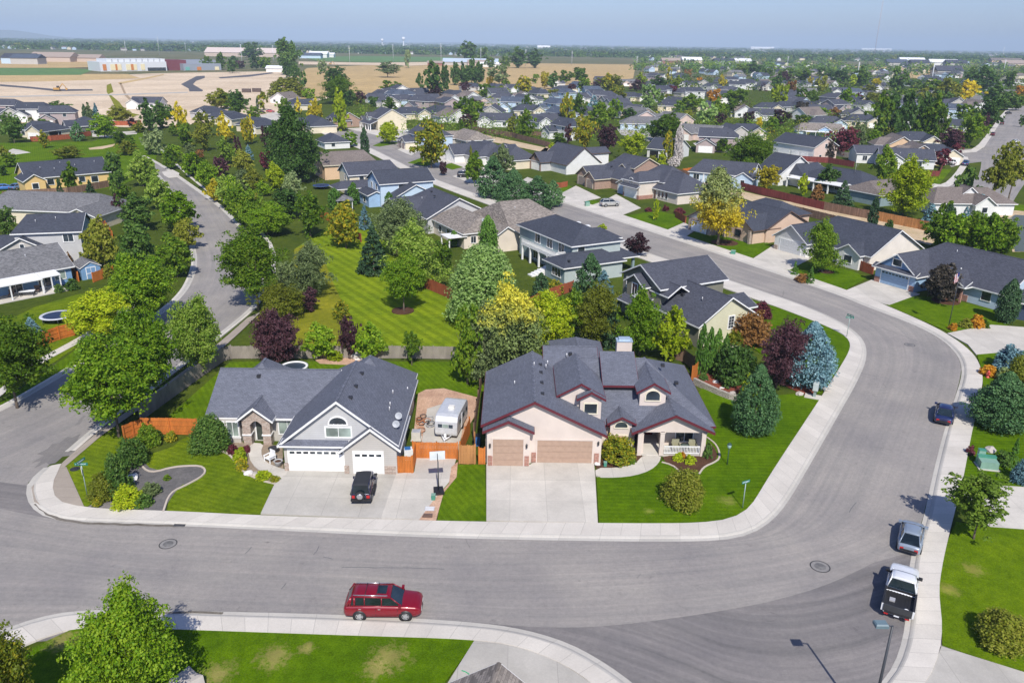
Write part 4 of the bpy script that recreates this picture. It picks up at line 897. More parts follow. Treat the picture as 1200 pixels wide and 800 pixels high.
# F7 long dark roof
h=House('house','low house with very long dark roof and small white roof gable',at(546,189,0,0,FAR),FAR,W_cream,R_char)
h.wing(0,9,0,12,2.8,.6,'x',(.2,.5),.4); h.wing(7,22,2,14,2.8,.6,'x',(.6,.6),.4); h.wing(12.5,15.5,7,10,5.6,.5,'y',(0,0),.3,z0=3.5); h.wing(17,21,.5,5,2.8,.6,'y',(0,0),.4,gm=W_brick)
h.window(3,0,1.5,1.4,1.2,0); h.garage(12,2,4.8,2.2,0,GD_white); h.vent(10,7,5.6)
land('the long-roofed low house',h)
h=House('house','grey-brown-roofed house with a white gabled garage facing the far street',at(522,188,0,0,FAR),FAR,W_white,R_char)
h.wing(0,7,0,9,2.8,.75,'y',(0,0),.45); h.wing(.5,15,3.5,14,2.8,.6,'x',(.3,.6),.4); h.garage(3.5,0,4.8,2.2,0,GD_white); h.window(10.5,3.5,1.5,1.5,1.2,0); h.window(3.5,0,4.0,.8,.6,0)
land('the white gabled garage house',h)
h=House('house','house with plain grey-brown roof behind the golden tree',at(516,169,0,0,FAR),FAR,W_greige,R_brown)
h.wing(0,16,3,14,2.8,.5,'x',(.5,.4),.4); h.wing(0,7,0,9,2.8,.6,'y',(0,0),.4); h.garage(3.5,0,4.8,2.2,0,GD_white); h.window(11,3,1.5,1.5,1.2,0)
land('the grey-brown-roofed far house',h)
h=House('house','two-tone house with taupe double garage left of the golden tree',at(466,172,0,0,FAR),FAR,W_cream,R_char,T_white)
h.wing(0,6,0,8,2.8,.5,'y',(.7,0),.4,wm=W_brick); h.wing(5.6,9.6,-.8,8,2.8,.6,'y',(0,0),.4,wm=W_cream); h.wing(0,15,4,15,4.9,.55,'x',(0,.5),.4,wm=W_lblue); h.garage(3,0,4.6,2.2,0,GD_taupe); h.garage(7.6,-.8,2.6,2.2,0,GD_taupe); h.window(2.2,4,4.3,1.0,1.0,0); h.window(7,4,4.3,1.4,1.0,0)
land('the two-tone garage house',h)
h=House('house','tall cream house with wide side gable and wraparound grey porch roof',at(426,150,0,0,FAR),FAR,W_cream,R_char)
h.wing(0,13,2,15,5.0,.55,'x',(0,0),.4,gm=W_cream); h.wing(2.5,6,.5,8,5.3,.9,'y',(0,0),.35,wm=W_tealp); h.slab([(-1,-1.6,2.6),(13,-1.6,2.6),(13,2.1,4.1),(-1,2.1,4.1)]); 
for x in (-.7,3,6.5,10,12.7): h.post(x,-1.3,.05,2.6,.15)
h.window(4.2,.5,4.9,1.0,1.2,0); h.door(5,2,0); h.window(9.5,2,1.5,2.0,1.4,0); h.window(2,2,1.5,1.4,1.4,0); h.wing(-6,.5,.5,8,2.8,.6,'y',(0,0),.4); h.garage(-2.8,.5,4.6,2.2,0,GD_white)
land('the tall cream gabled house',h)
h=House('house','brick house with dark roof left of the pale columnar tree',at(378,146,0,0,FAR),FAR,W_brick,R_dark)
h.wing(0,16,2,13,2.9,.6,'x',(0,0),.4); h.wing(11,16.5,0,8,2.9,.6,'y',(0,0),.4); h.garage(13.8,0,4.6,2.2,0,GD_taupe); h.window(5,2,1.5,1.5,1.3,0); h.window(16,8,1.6,1.2,1.2,90)
land('the far brick house',h)
h=House('house','dark-roofed house low between the trees beside the brick house',at(345,152,0,0,FAR),FAR,W_cream,R_dark)
h.wing(0,18,2,13,2.9,.55,'x',(0,.4),.4); h.wing(0,7,0,8,2.9,.6,'y',(0,0),.4); h.garage(3.5,0,4.6,2.2,0,GD_white); h.window(11,2,1.5,1.5,1.3,0)
land('the low dark house beside the brick house',h)
# ---- near side of the street (backs face the camera)
p=P(817,407)
h=House('house','olive two-storey house with sunlit pale yellow-green end gable and four-pane windows',(p.x,p.y,0),28.5,W_olive_shade,R_char)
# local x runs along the pale gable wall (towards the street), y runs away up the street
h.wing(0,9.6,0,9.5,3.0,.62,'y',(0,0),.42,gm=W_olive_sun)
W2=MB(); 
h.W.face([(0,-.01,-.05),(9.6,-.01,-.05),(9.6,-.01,3.0),(4.8,-.01,5.97),(0,-.01,3.0)],h.mi(W_olive_sun),[(0,0),(9.6,0),(9.6,3),(4.8,6),(0,3)])
h.wing(0,11.0,8.0,16.5,5.7,.5,'x',(0,0),.45); h.wing(0.2,3.6,6.6,12,5.0,.62,'y',(0,0),.35,walls=False)
h.wing(-1.0,2.6,10.4,14.2,5.4,.62,'x',(0,0),.38); h.wing(9,12.6,3.5,8.5,2.8,.4,'x',(0,0),.4)
h.slab([(-2.4,9.5,2.7),(-2.4,14.6,2.7),(0.1,14.6,3.7),(.1,9.5,3.7)],.12)
h.window(-1.0,12.4,4.4,1.1,1.7,270,nm=2,fw=.13); h.window(0,15.3,4.6,.6,1.3,270,fw=.13)
h.window(5.3,0,2.6,.85,1.6,0,grid=(2,4),fw=.14); h.window(8.4,0,2.6,.85,1.6,0,grid=(2,4),fw=.14); h.slab([(6.0,-1.0,2.35),(8.2,-1.0,2.35),(8.2,.02,2.75),(6.0,.02,2.75)],.1); h.door(7.1,0,0,.95,2.05,T_white)
h.vent(-1.6,11.5,3.3,'dish'); h.vent(2.8,3,5.1,'pipe'); h.vent(2.5,6.5,4.9,'vent')
land('the olive two-storey house',h)
# N2 teal two storey
p=P(664,352)
h=House('house','teal two-storey house with hipped roofs and a white-railed rear balcony',(p.x,p.y,0),28.5,W_teal,R_dark)
h.wing(7.3,16.8,10.3,28,5.4,.42,'y',(.9,.9),.5,wm=W_teal); h.wing(13,18,12.6,18,5.3,.42,'x',(0,.8),.5,wm=W_tealp)
h.W.face([(7.3,10.28,-.05),(16.8,10.28,-.05),(16.8,10.28,5.4),(7.3,10.28,5.4)],h.mi(W_tealp),[(0,0),(9.5,0),(9.5,5.4),(0,5.4)])  # front wall paler than the left one: sunlight put into siding colour
h.wing(4.0,15.2,7.2,13,2.9,.42,'x',(.85,.8),.5,wm=W_tealp); h.wing(13,19.2,9,15,2.8,.42,'x',(0,.9),.5,walls=False)
h.W.face([(3.98,7.2,-.05),(3.98,13,-.05),(3.98,13,2.9),(3.98,7.2,2.9)],h.mi(W_teal),[(0,0),(5.8,0),(5.8,2.9),(0,2.9)])  # left wall darker than the front: shade put into siding colour
dk=MB(); dk.box(5.4,7.3,12.2,24,2.75,2.95); h.part('balcony_deck',dk,T_white)
rl=MB()
for z in (3.2,3.85): rl.box(5.4,5.47,12.2,24,z,z+.08); rl.box(5.4,7.3,12.2,12.27,z,z+.08)
for k in range(62): rl.box(5.41,5.46,12.25+k*.19,12.33+k*.19,3.0,3.9)
for k in range(10): rl.box(5.45+k*.19,5.53+k*.19,12.21,12.26,3.0,3.9)
h.part('balcony_railing',rl,T_white)
for y in (12.4,15.2,18,21,23.8): h.post(5.55,y,.05,2.75,.14)
h.post(18.9,9.3,.05,2.7,.2,W_teal); h.post(18.9,14.6,.05,2.7,.2,W_teal)
for y in (13.6,17.4,21.5): h.window(7.3,y,4.25,1.7,1.7,270,nm=2); h.window(7.3,y+.5,1.4,1.6,1.9,270,nm=2)
h.window(3.98,9.6,1.55,2.6,1.3,270,nm=3,fw=.12); h.window(6.6,7.2,1.6,.8,1.0,0); h.window(9.0,10.28,4.3,1.3,1.2,0); h.window(15.0,12.6,4.7,.9,.7,0); h.window(16.6,12.6,4.7,.9,.7,0)
h.vent(13.3,18,7.0,'sky'); h.vent(13.6,15.5,6.9,'sky')
for x,y in ((10.5,14),(11,19),(14.5,16.5),(14.2,20),(13,23)): h.vent(x,y,6.6)
h.vent(5.2,7.9,3.6,'vent'); h.vent(6.9,7.0,1.4,'pipe')
st=MB()
for k in range(6): st.box(1.6+k*.6,2.25+k*.6,13.4,14.8,-.05,.2+k*.2)
h.part('stair',st,T_white)
land('the teal balcony house',h)
# N3 grey-brown shingles
p=P(562,300)
h=House('house','long cream house with patterned grey-brown shingle roof',(p.x,p.y,0),28.5,W_cream,R_brown)
c=stucco_mat('cream stucco',(.68,.60,.50))
h.wing(8,22,2.3,21,3.0,.42,'x',(.25,.6),.45,wm=c); h.wing(-.3,9,5.9,21,3.0,.48,'y',(.6,.5),.45,wm=c); h.wing(3.6,8.6,1.0,9,3.0,.62,'y',(0,0),.4,wm=c)
h.window(-.3,13,1.6,1.5,1.2,270); h.window(-.3,17,1.6,1.2,1.2,270); h.window(11,2.3,2.2,.35,.6,0); h.window(1.6,5.9,1.6,1.0,1.2,0,nm=2)
pc=MB(); pc.box(-3.6,.2,5.5,9.4,2.3,2.42); h.part('patio_cover',pc,T_white)
for y in (5.7,9.2): h.post(-3.4,y,0,2.3,.1)
h.vent(3.2,5.2,4.7,'dish'); h.vent(12,9,6.0,'pipe')
land('the patterned-shingle house',h)
# N4 dark roof
p=P(520,275)
h=House('house','grey house under a broad plain dark roof with a cream sunshade sail',(p.x,p.y,0),28.5,W_grey,R_char)
h.wing(-2.5,11,2,19,3.2,.5,'y',(0,.5),.45); h.wing(-6,4,8,18,3.0,.5,'x',(0,0),.45); h.window(-6,13,1.6,1.6,1.2,270); h.window(3,2,1.7,1.3,1.2,0)
sl=MB(); sl.mesh([(-6.3,2.5,2.2),(-2.4,2.6,2.9),(-2.4,8,2.9),(-6.3,8.2,2.1),(-4.3,5.2,2.2)],[(0,1,4),(1,2,4),(2,3,4),(3,0,4)],0,True); h.part('shade_sail',sl,plain('cream canvas',(.66,.60,.50),.8))
h.vent(2,9,6.1); h.vent(3,13,6.3); h.vent(0,11,5.3,'pipe')
land('the broad dark-roofed house',h)
# N5 light blue two-storey
p=P(447,243)
h=House('house','pale blue two-storey house with white-trimmed gable and dark roof',(p.x,p.y,0),28.5,W_lblue,R_dark)
h.wing(0,13,0,9,5.4,.5,'x',(0,0),.45,gm=W_blue); h.wing(-2.6,1,1,8,2.8,.4,'y',(0,0),.4,wm=W_blue); h.wing(2,12,-4,1,2.8,.5,'y',(0,0),.4)
h.window(0,2.8,4.3,.9,1.3,270); h.window(0,6,4.3,.9,1.3,270); h.window(-2.6,4,1.4,1.6,1.2,270); h.window(5,0,4.3,1.2,1.2,0)
land('the pale blue two-storey house',h)
# N6
p=P(424,232)
h=House('house','cream and grey two-storey house with front gable and low dark porch roof',(p.x,p.y,0),28.5,W_cream,R_char)
h.wing(-2,11,2.5,11,5.3,.55,'x',(0,.3),.42,wm=W_cream,gm=W_tealp); h.wing(3.5,10,-2.5,8,3.2,.62,'y',(0,0),.42); h.wing(-6,3,-1,5,2.7,.4,'x',(.6,0),.4,walls=False)
for y in (-.8,4.6): h.post(-5.8,y,0,2.7,.12); 
h.window(-2,6,4.3,1.1,1.2,270); h.window(6.7,-2.5,1.6,1.3,1.3,0); h.window(1,2.5,4.3,1.1,1.2,0)
land('the cream and grey gabled house',h)
# N7 tan
p=P(398,210)
h=House('house','peach-walled house with brown-grey roof beside the large dark tree',(p.x,p.y,0),28.5,W_peach,R_tan,T_cream)
h.wing(-4,11,0,11,4.0,.5,'x',(0,.4),.45,wm=W_peach); h.window(-4,6,1.8,1.5,1.6,270); h.window(2,0,2.2,1.2,1.2,0); aw=MB(); aw.box(1.0,3.0,-.9,0,2.95,3.05); h.part('awning',aw,T_brown)
h.wing(6,12,-3,5,3,.5,'y',(0,0),.4)
land('the peach-walled house',h)
p=P(381,175)
h=House('house','small dark-roofed house between the large dark tree and the far street',(p.x,p.y,0),28.5,W_white,R_dark)
h.wing(0,9,0,10,2.4,.5,'y',(.5,.5),.45); h.window(3,0,1.4,1.3,1.2,0); h.vent(7,5,5.2,'pipe')
land('the small dark roof by the large tree',h)
# ---- left side
h=House('house','golden yellow house with long dark roof and white gable window at the left',(-117.4,200.2,0),42,W_yell,R_dark,T_white)
h.wing(-3.8,15.2,.4,11.4,3.0,.55,'x',(0,0),.45); h.wing(-5.4,-.9,-4,4,3.0,.62,'y',(0,0),.4); h.window(-3.15,-4,1.6,1.3,1.3,0,fw=.14); h.window(1.2,.4,1.6,1.5,1.3,0); h.window(8.5,.4,1.6,1.4,1.2,0); h.window(11.5,.4,1.4,1.6,1.5,0)
for x,y,z in ((0,3,4.8),(3,2.4,4.4),(5,4.5,5.5),(8,3,4.8),(13,4,5.2)): h.vent(x,y,z,'pipe')
land('the yellow house',h)
h=House('house','low house with broad grey hip roof and cream end gable at the left edge',(-82.3,154.6,0),-6,W_cream,R_mid,T_white)
h.wing(-28,-2,4,16,2.9,.42,'x',(.5,.5),.45); h.wing(-6.6,0,0,10,2.9,.42,'y',(0,0),.4)
land('the grey hip-roofed house',h)
h=House('house','grey two-storey house with dark roof and blue-grey end wall at the left edge',(-73.2,131.9,0),14,W_greige,R_dark)
h.wing(-10,0,0,7.7,5.4,.55,'x',(.4,0),.45,wm=W_grey,gm=W_teal); h.wing(-12.2,-5.2,-1.3,4,2.8,.55,'y',(0,0),.45,wm=W_greige); h.wing(-16,-9,1,7,2.6,.5,'x',(.4,0),.4)
h.W.face([(.02,0,-.05),(.02,7.7,-.05),(.02,7.7,5.4),(.02,3.85,7.52),(.02,0,5.4)],h.mi(W_teal),[(0,0),(8,0),(8,5.6),(4,7.8),(0,5.6)])
h.window(-1.9,0,4.2,1.5,1.2,0,nm=2,fw=.13); h.window(.02,2.5,4.2,.9,1.3,90); h.window(.02,5.3,4.2,.9,1.3,90); h.window(-8.7,-1.3,3.4,.6,.6,0); h.vent(-7,2,6.7,'pipe'); h.vent(-4,2.5,7.0,'pipe')
land('the grey two-storey left house',h)
p=P(86,331)
h=House('house','strong blue house with grey shingle roof and white rear patio covers',(p.x,p.y,0),49,W_dblue,R_mid)
Wb=siding_mat('blue rear siding',(.20,.35,.56),.2)
h.wing(-20,0,0,9.5,2.75,.55,'x',(.3,0),.45,wm=Wb); h.window(-1.7,0,1.5,1.5,1.2,0,glass=GLASSG,nm=2); h.window(-12,0,1.5,1.6,1.3,0); h.window(-4,0,1.2,1.7,2,0,nm=2); h.window(-8,0,1.2,1.7,2,0,nm=2)
for (x0,x1,y0) in ((-14,-5.3,-3.4),(-5.2,-2.5,-2.7)):
    c=MB(); c.mesh([(x0,y0,2.25),(x1,y0,2.25),(x1,.1,2.6),(x0,.1,2.6),(x0,y0,2.4),(x1,y0,2.4),(x1,.1,2.75),(x0,.1,2.75)],[(4,5,6,7),(1,0,3,2),(0,1,5,4),(1,2,6,5),(2,3,7,6),(3,0,4,7)]); h.part('patio_cover',c,T_white)
    for x in (x0+.15,(x0+x1)/2,x1-.15): h.post(x,y0+.15,0,2.28,.07)
ps=MB(); ps.box(-15,-2.2,-3.9,0,-.05,.08); h.part('patio_slab',ps,M_drive)
h.vent(-5,3,4.5,'pipe')
land('the strong blue patio house',h)
# right edge + bottom edge
p=P(1188,372)
h=House('house','navy garage house cut by the right edge of the photo',(p.x,p.y,0),-42,plain('navy wall',(.05,.07,.12)),R_char)
h.wing(-.5,13,-.5,9,2.7,.5,'x',(.8,0),.5,wm=siding_mat('navy siding',(.06,.085,.15),.2)); h.garage(6,-.5,4.8,2.2,0,plain('navy garage door',(.045,.055,.09)))
cp=MB(); cp.box(-.62,-.42,-.62,-.42,0,2.7); h.part('corner_board',cp,T_white)
land('the navy garage house',h)
p=P(560,801)
h=House('house','brown-grey shingle roof peak cut by the bottom edge',(p.x+2.0,p.y-5.6,0),-3,W_cream,R_brown,T_white)
h.wing(-4.2,4.2,-12,-.4,2.9,.74,'y',(0,0),.4)
q_=P(585,776,6.15); h.root.location=(q_.x,q_.y,0); h.root.rotation_euler=(0,0,radians(-14))
land('the brown roof at the bottom edge',h)
# brown roof pair behind the orange fence
p=P(1050,240)
h=House('house','brown-roofed house left of the dense yellow-green tree',(p.x,p.y,0),28.5,W_teal,R_tan)
h.wing(-6,8,0,11,2.8,.42,'x',(.4,.4),.45); h.window(-2,0,1.5,1.3,1.2,0); h.window(4,0,1.5,1.6,1.2,0); land('the brown roof left of the yellow-green tree',h)
p=P(1092,252)
h=House('house','brown-roofed house with two white gablets right of the dense yellow-green tree',(p.x,p.y,0),2,W_white,R_tan)
h.wing(0,19,0,12,2.8,.42,'x',(.6,.6),.45); h.wing(9,13.5,-1.5,5,2.8,.75,'y',(0,0),.4); h.wing(8.6,11.6,3.5,7,4.6,.8,'y',(0,0),.35,z0=3); h.window(11.2,-1.5,1.5,1.2,1.2,0); land('the brown roof with white gablets',h)
p=P(925,216)
h=House('house','dark hip-roofed house with long white patio cover behind the dark red fence',(75.5,220.1,0),-57,W_tealp,R_dark)
h.wing(0,20,3,15,2.8,.45,'x',(.85,.85),.45); c=MB(); c.mesh([(-1,-.6,2.4),(17,-.6,2.4),(17,3.2,2.75),(-1,3.2,2.75),(-1,-.6,2.55),(17,-.6,2.55),(17,3.2,2.9),(-1,3.2,2.9)],[(4,5,6,7),(1,0,3,2),(0,1,5,4),(1,2,6,5),(2,3,7,6),(3,0,4,7)]); h.part('patio_cover',c,T_white)
for x in (-.7,3.5,8,12.5,16.7): h.post(x,-.3,0,2.42,.16)
h.window(6,3,1.4,2,1.8,0,nm=2); h.window(13,3,1.4,1.5,1.2,0)
an=MB(); an.tube((14,8,4.5),(14,8,7.5),.03); an.tube((13.2,8,7.2),(14.8,8,7.2),.02); an.tube((13.5,8,6.8),(14.5,8,6.8),.02); h.part('roof_aerial',an,PIPE)
land('the white patio-cover house',h)
p=P(884,212)
h=House('house','white house end with dark roof right of the big dark green tree',(p.x,p.y,0),-61,W_white,R_dark)
h.wing(0,9,0,14,3.2,.62,'x',(0,0),.45); h.wing(4,14,4,14,3,.5,'y',(.4,0),.4); h.window(9,5.5,1.8,.9,1.2,90); land('the white end-gabled house',h)
p=P(806,213)
h=House('house','light blue house with white end gable behind the bare grey tree',(p.x,p.y,0),-30,W_lblue,R_char)
h.wing(0,17,1,12,2.9,.5,'x',(.4,0),.45,gm=W_white); h.wing(13.5,18.5,-3,4,2.8,.6,'y',(0,0),.4); h.window(2,1,1.5,1.6,1.5,0,nm=2); h.window(8,1,1.5,2,1.6,0,nm=2); h.window(16,-3,1.6,1,1.3,0)
W2=h.mi(W_white); h.W.face([(17.02,1,-.05),(17.02,12,-.05),(17.02,12,2.9),(17.02,6.5,5.65),(17.02,1,2.9)],W2,[(0,0),(11,0),(11,3),(5.5,5.7),(0,3)])
h.post(4.5,-.4,0,2.6,.12); land('the light blue house by the bare tree',h)
p=P(905,182)
h=House('house','two-storey white house with pinkish end gable and three garage doors',(p.x,p.y,0),-61,W_white,R_dark)
h.wing(0,18,0,11,4.8,.5,'x',(0,0),.45,gm=W_pink); h.garage(5,0,4.8,2.3,0,GD_white); h.garage(10,0,2.7,2.3,0,GD_white); h.garage(14,0,2.7,2.3,0,GD_white)
h.W.face([(18.02,0,-.05),(18.02,11,-.05),(18.02,11,4.8),(18.02,5.5,7.55),(18.02,0,4.8)],h.mi(W_pink),[(0,0),(11,0),(11,5),(5.5,7.6),(0,5)]); h.window(18.02,5.5,4.9,1.1,1.4,90); h.window(18.02,3.2,1.6,1,1,90)
land('the white three-garage house',h)
p=P(1003,191)
h=House('house','small white house with dark roof left of the leafy street tree',(p.x,p.y,0),-6,W_white,R_char)
h.wing(0,10.5,0,9,3.2,.45,'x',(0,0),.4); h.window(2.6,0,1.7,1.4,1.5,0,nm=2); h.window(7.6,0,1.7,1.4,1.5,0,nm=2); land('the small white house',h)
p=P(934,161)
h=House('house','house with white patio roof, blue gable and brown-grey roof',(p.x,p.y,0),-12,W_lblue,R_brown)
h.wing(0,18,2,13,2.8,.45,'x',(.4,0),.45); h.wing(8,14,1,6,2.9,.55,'y',(0,0),.4,gm=W_blue); c=MB(); c.box(3,15,-2,2.2,2.5,2.65); h.part('patio_cover',c,T_white)
for x in (3.3,7,11,14.7): h.post(x,-1.8,0,2.5,.1)
land('the blue-gabled patio house',h)
p=P(727,152)
h=House('house','pale blue bungalow with grey hip roof and pinkish gable above it',(p.x,p.y,0),-6,W_lblue,R_mid)
h.wing(0,21,0,12,2.8,.42,'x',(.8,.8),.45); h.wing(6.5,17,9,18,4.6,.55,'y',(0,0),.4,wm=W_pink); h.wing(16,22,10,17,3.6,.6,'y',(0,0),.4,wm=W_pink)
for x in (2.5,7,12,16): h.window(x,0,1.5,1.4,1.3,0)
land('the pale blue bungalow',h)
p=P(758,184)
h=House('house','white garage building with dark roof right of the round lime tree',(p.x,p.y,0),-35,W_white,R_dark)
h.wing(0,10,0,12,3.0,.5,'x',(0,0),.4); h.garage(2.6,0,3.2,2.2,0,plain('black opening',(.01,.01,.012)));h.window(10,5,2.2,.8,.8,90); land('the white building by the round lime tree',h)  # black panel fills the open doorway; its inner shade is put into colour
# ================================================================== trees
rng=np.random.RandomState(5)
def leaf_quads(C, Nn, s, asp=1.5):
    """quads centred at C with normals Nn and sizes s -> verts, faces"""
    n=len(C); r=rng.normal(size=(n,3)); t=np.cross(Nn,r); t/=np.linalg.norm(t,axis=1)[:,None]+1e-9; b=np.cross(Nn,t)
    a=(s*.5)[:,None]; bb=(s*.5*asp*(.75+.5*rng.rand(n)))[:,None]
    cup=Nn*(s*.16)[:,None]
    v=np.stack([C-t*a*.55-b*bb*.7,C+t*a*.9-b*bb*.15-cup,C+t*a*.25+b*bb-cup*.4,C-t*a*.95+b*bb*.2-cup],1).reshape(-1,3)
    return v
def clump_leaves(cen, rad, per, size, flat=1.1, up=.12, jit=.9):
    """leaf clumps: per leaves on the shell of every clump"""
    n=len(cen); idx=np.repeat(np.arange(n),per); d=rng.normal(size=(n*per,3)); d/=np.linalg.norm(d,axis=1)[:,None]
    d[:,2]=np.where(d[:,2]<-.3,-d[:,2],d[:,2])
    rr=rad[idx]*(.55+.5*rng.rand(n*per)); pos=cen[idx]+d*rr[:,None]*np.array([1,1,flat])
    nn=d+np.array([0,0,up])+rng.normal(size=d.shape)*jit*.6; nn/=np.linalg.norm(nn,axis=1)[:,None]
    return pos,nn,size*(.65+.7*rng.rand(n*per))
def crown_pts(shape, n):
    """clump centres and radii in a unit crown: x,y in -.5..+.5, z 0..1"""
    u=rng.rand(n); th=rng.rand(n)*2*pi
    if shape in('round','oval','open','ball'):
        lob=[(rng.rand()*2*pi,1.0+.7*rng.rand()) for _ in range(6)]
        d=rng.normal(size=(n,3)); d/=np.linalg.norm(d,axis=1)[:,None]; r=.98*(.45+.55*rng.rand(n)**.45)
        k=np.ones(n)
        for a,s in lob: k*=1+.14*np.cos(np.arctan2(d[:,1],d[:,0])*2-a)*s*.6+.07*np.sin(d[:,2]*5+a)
        K=15 if shape!='open' else 12; ld=rng.normal(size=(K,3)); ld/=np.linalg.norm(ld,axis=1)[:,None]; ld[:,2]=ld[:,2]*.85+.12; ld*=(.58+.34*rng.rand(K))[:,None]
        li=rng.randint(0,K,n); q=ld[li]+rng.normal(size=(n,3))*.17; inn=rng.rand(n)<.22; p=np.where(inn[:,None],d*r[:,None]*.75,q)*.43; p[:,:2]*=k[:,None]; z=np.clip(p[:,2]/.43,-1,1)
        if shape=='round': top=np.where(z>0,1-.30*z*z,1+.0*z); p[:,0]*=top; p[:,1]*=top; zz_=.5+z*.47; p[:,:2]*=np.where(zz_<.22,.75,1)[:,None]
        elif shape=='oval': w=1-.45*np.clip(z,0,1)**1.5-.22*np.clip(-z,0,1)**2; p[:,0]*=w; p[:,1]*=w; zz_=.5+z*.49
        elif shape=='open': zz_=.5+z*.48; p[:,:2]*=1.06
        else: zz_=.5+z*.46
        c=np.stack([p[:,0],p[:,1],zz_],1); rad=(.06+.055*rng.rand(n))*(1.0 if shape!='open' else .8)
    elif shape=='cone':
        z=1-(1-u)**.62*1.0; z=u**1.35; w=(1-z)**.88*.46+.012; ly=.5+.5*np.cos(z*46+th*1.0); rr=w*(.42+.6*np.sqrt(rng.rand(n)))*(.82+.25*ly)
        c=np.stack([rr*np.cos(th),rr*np.sin(th),.03+.95*z-.05*rr],1); rad=.03+.075*(1-z)
    elif shape=='pine':
        z=u**1.2; w=np.where(z<.25,.30+.62*z*1.05,.46*(1-((z-.25)/.75)**1.5))+.02; rr=w*(.4+.62*np.sqrt(rng.rand(n)))*(.8+.35*rng.rand(n)); c=np.stack([rr*np.cos(th),rr*np.sin(th),.02+.95*z],1); rad=.05+.06*(1-z)
    elif shape=='column':
        z=u; w=.40*np.minimum(1,.55+z*2.2)*(1-np.clip((z-.55)/.45,0,1)**1.8)+.02; rr=w*(.35+.6*np.sqrt(rng.rand(n))); c=np.stack([rr*np.cos(th),rr*np.sin(th),.02+.95*z],1); rad=.12-.06*z
    elif shape=='willow':
        d=rng.normal(size=(n,3)); d/=np.linalg.norm(d,axis=1)[:,None]; d[:,2]=np.abs(d[:,2])*1.6-.62; p=d*(.55+.45*rng.rand(n)**.5)[:,None]*.45; c=np.stack([p[:,0],p[:,1],.52+p[:,2]*.95],1); c[:,2]=np.clip(c[:,2],.06,.96); rad=.08+.06*rng.rand(n)
    elif shape=='dome':
        d=rng.normal(size=(n,3)); d/=np.linalg.norm(d,axis=1)[:,None]; d[:,2]=np.abs(d[:,2]); k=1+.16*np.cos(np.arctan2(d[:,1],d[:,0])*3+1); p=d*(.55+.42*rng.rand(n)**.5)[:,None]*k[:,None]; c=np.stack([p[:,0]*.42,p[:,1]*.42,.05+p[:,2]*.84],1); rad=.10+.06*rng.rand(n)
    if shape not in('cone','pine','column'):
        q=np.percentile(np.hypot(c[:,0],c[:,1]),95); c[:,:2]*=.43/q
        if shape!='dome': a,b=np.percentile(c[:,2],(2,98)); c[:,2]=.07+(c[:,2]-a)*(.86/(b-a))
    return c,rad
def crown_mesh(name, shape, nclump, per, size):
    c,r=crown_pts(shape,nclump)
    if shape=='willow':
        pos,nn,s=clump_leaves(c,r,per,size,flat=1.25,up=.35); pos[:,2]-=rng.rand(len(pos))*.10; pos[:,2]=np.clip(pos[:,2],.02,1)
    elif shape in('cone',): pos,nn,s=clump_leaves(c,r,per,size,flat=.45,up=.5,jit=.8)
    elif shape=='pine': pos,nn,s=clump_leaves(c,r,per,size,flat=.9,up=.3,jit=.9)
    else: pos,nn,s=clump_leaves(c,r,per,size)
    v=leaf_quads(pos,nn,s); nq=len(pos)
    me=bpy.data.meshes.new(name); me.vertices.add(nq*4); me.vertices.foreach_set('co',v.astype(np.float32).ravel())
    me.loops.add(nq*4); me.loops.foreach_set('vertex_index',np.arange(nq*4,dtype=np.int32)); me.polygons.add(nq); me.polygons.foreach_set('loop_start',np.arange(0,nq*4,4,dtype=np.int32))
    me.update(calc_edges=True); me.materials.append(None); return me
def trunk_mesh(name, shape, th=.3, r=.03):
    """trunk + limbs for a tree whose crown spans z th..1 (unit height), crown width 1"""
    mb=MB(); rr=np.random.RandomState(abs(hash(shape))%1000 if False else len(shape)*7)
    top=.8 if shape in('cone','pine','column') else .62
    prev=Vector((0,0,-.01)); R0=r*1.25; n=4
    for k in range(n):
        z=top*(k+1)/n; nx=Vector(((rr.rand()-.5)*.03,(rr.rand()-.5)*.03,z)); R1=r*(1-.8*(k+1)/n); mb.tube(prev,nx,R0,R1,7,cap=(k==0)); prev=nx; R0=R1
    if shape not in('cone','pine','column','dome'):
        for k in range(7):
            a=2*pi*k/7+rr.rand()*.6; z0=th*.85+.05*rr.rand()+.03*k; e=Vector((cos(a)*(.2+.12*rr.rand()),sin(a)*(.2+.12*rr.rand()),min(.92,z0+.22+.15*rr.rand()))); b=Vector((0,0,z0)); m=b.lerp(e,.5)+Vector((0,0,-.02)); mb.tube(b,m,r*.5,r*.32,5,cap=False); mb.tube(m,e,r*.32,r*.08,5,cap=False)
    return mb.data(name,[None])
BARK=plain('tree bark',(.13,.10,.075),.9,var=.3,nscale=8); BARKP=plain('pale bark',(.30,.25,.20),.9,var=.3,nscale=8)
LODS={'xh':(900,44,.021),'hi':(420,30,.036),'md':(220,19,.056),'lo':(100,12,.098),'xs':(50,8,.16)}
SHAPES={'round':.26,'oval':.2,'open':.3,'ball':.22,'cone':.05,'pine':.1,'column':.02,'willow':.1,'dome':0.0}
_cm={}
def get_crown(shape,lod,var):
    k=(shape,lod,var)
    if k not in _cm:
        a,b,c=LODS[lod]
        if lod=='hi' and shape in('round','oval','willow'): a,b,c=640,40,.0265
        if shape in('cone','pine','column'): a,c=int(a*(1.5 if shape!='column' else 2.2)),c*.68
        if shape=='open': a=int(a*.85); 
        _cm[k]=crown_mesh('crown_'+shape,shape,a,b,c)
    return _cm[k]
_tm={}
def get_trunk(shape):
    if shape not in _tm: _tm[shape]=trunk_mesh('trunk_'+shape,shape,SHAPES[shape])
    return _tm[shape]
_lm=leaf_mat
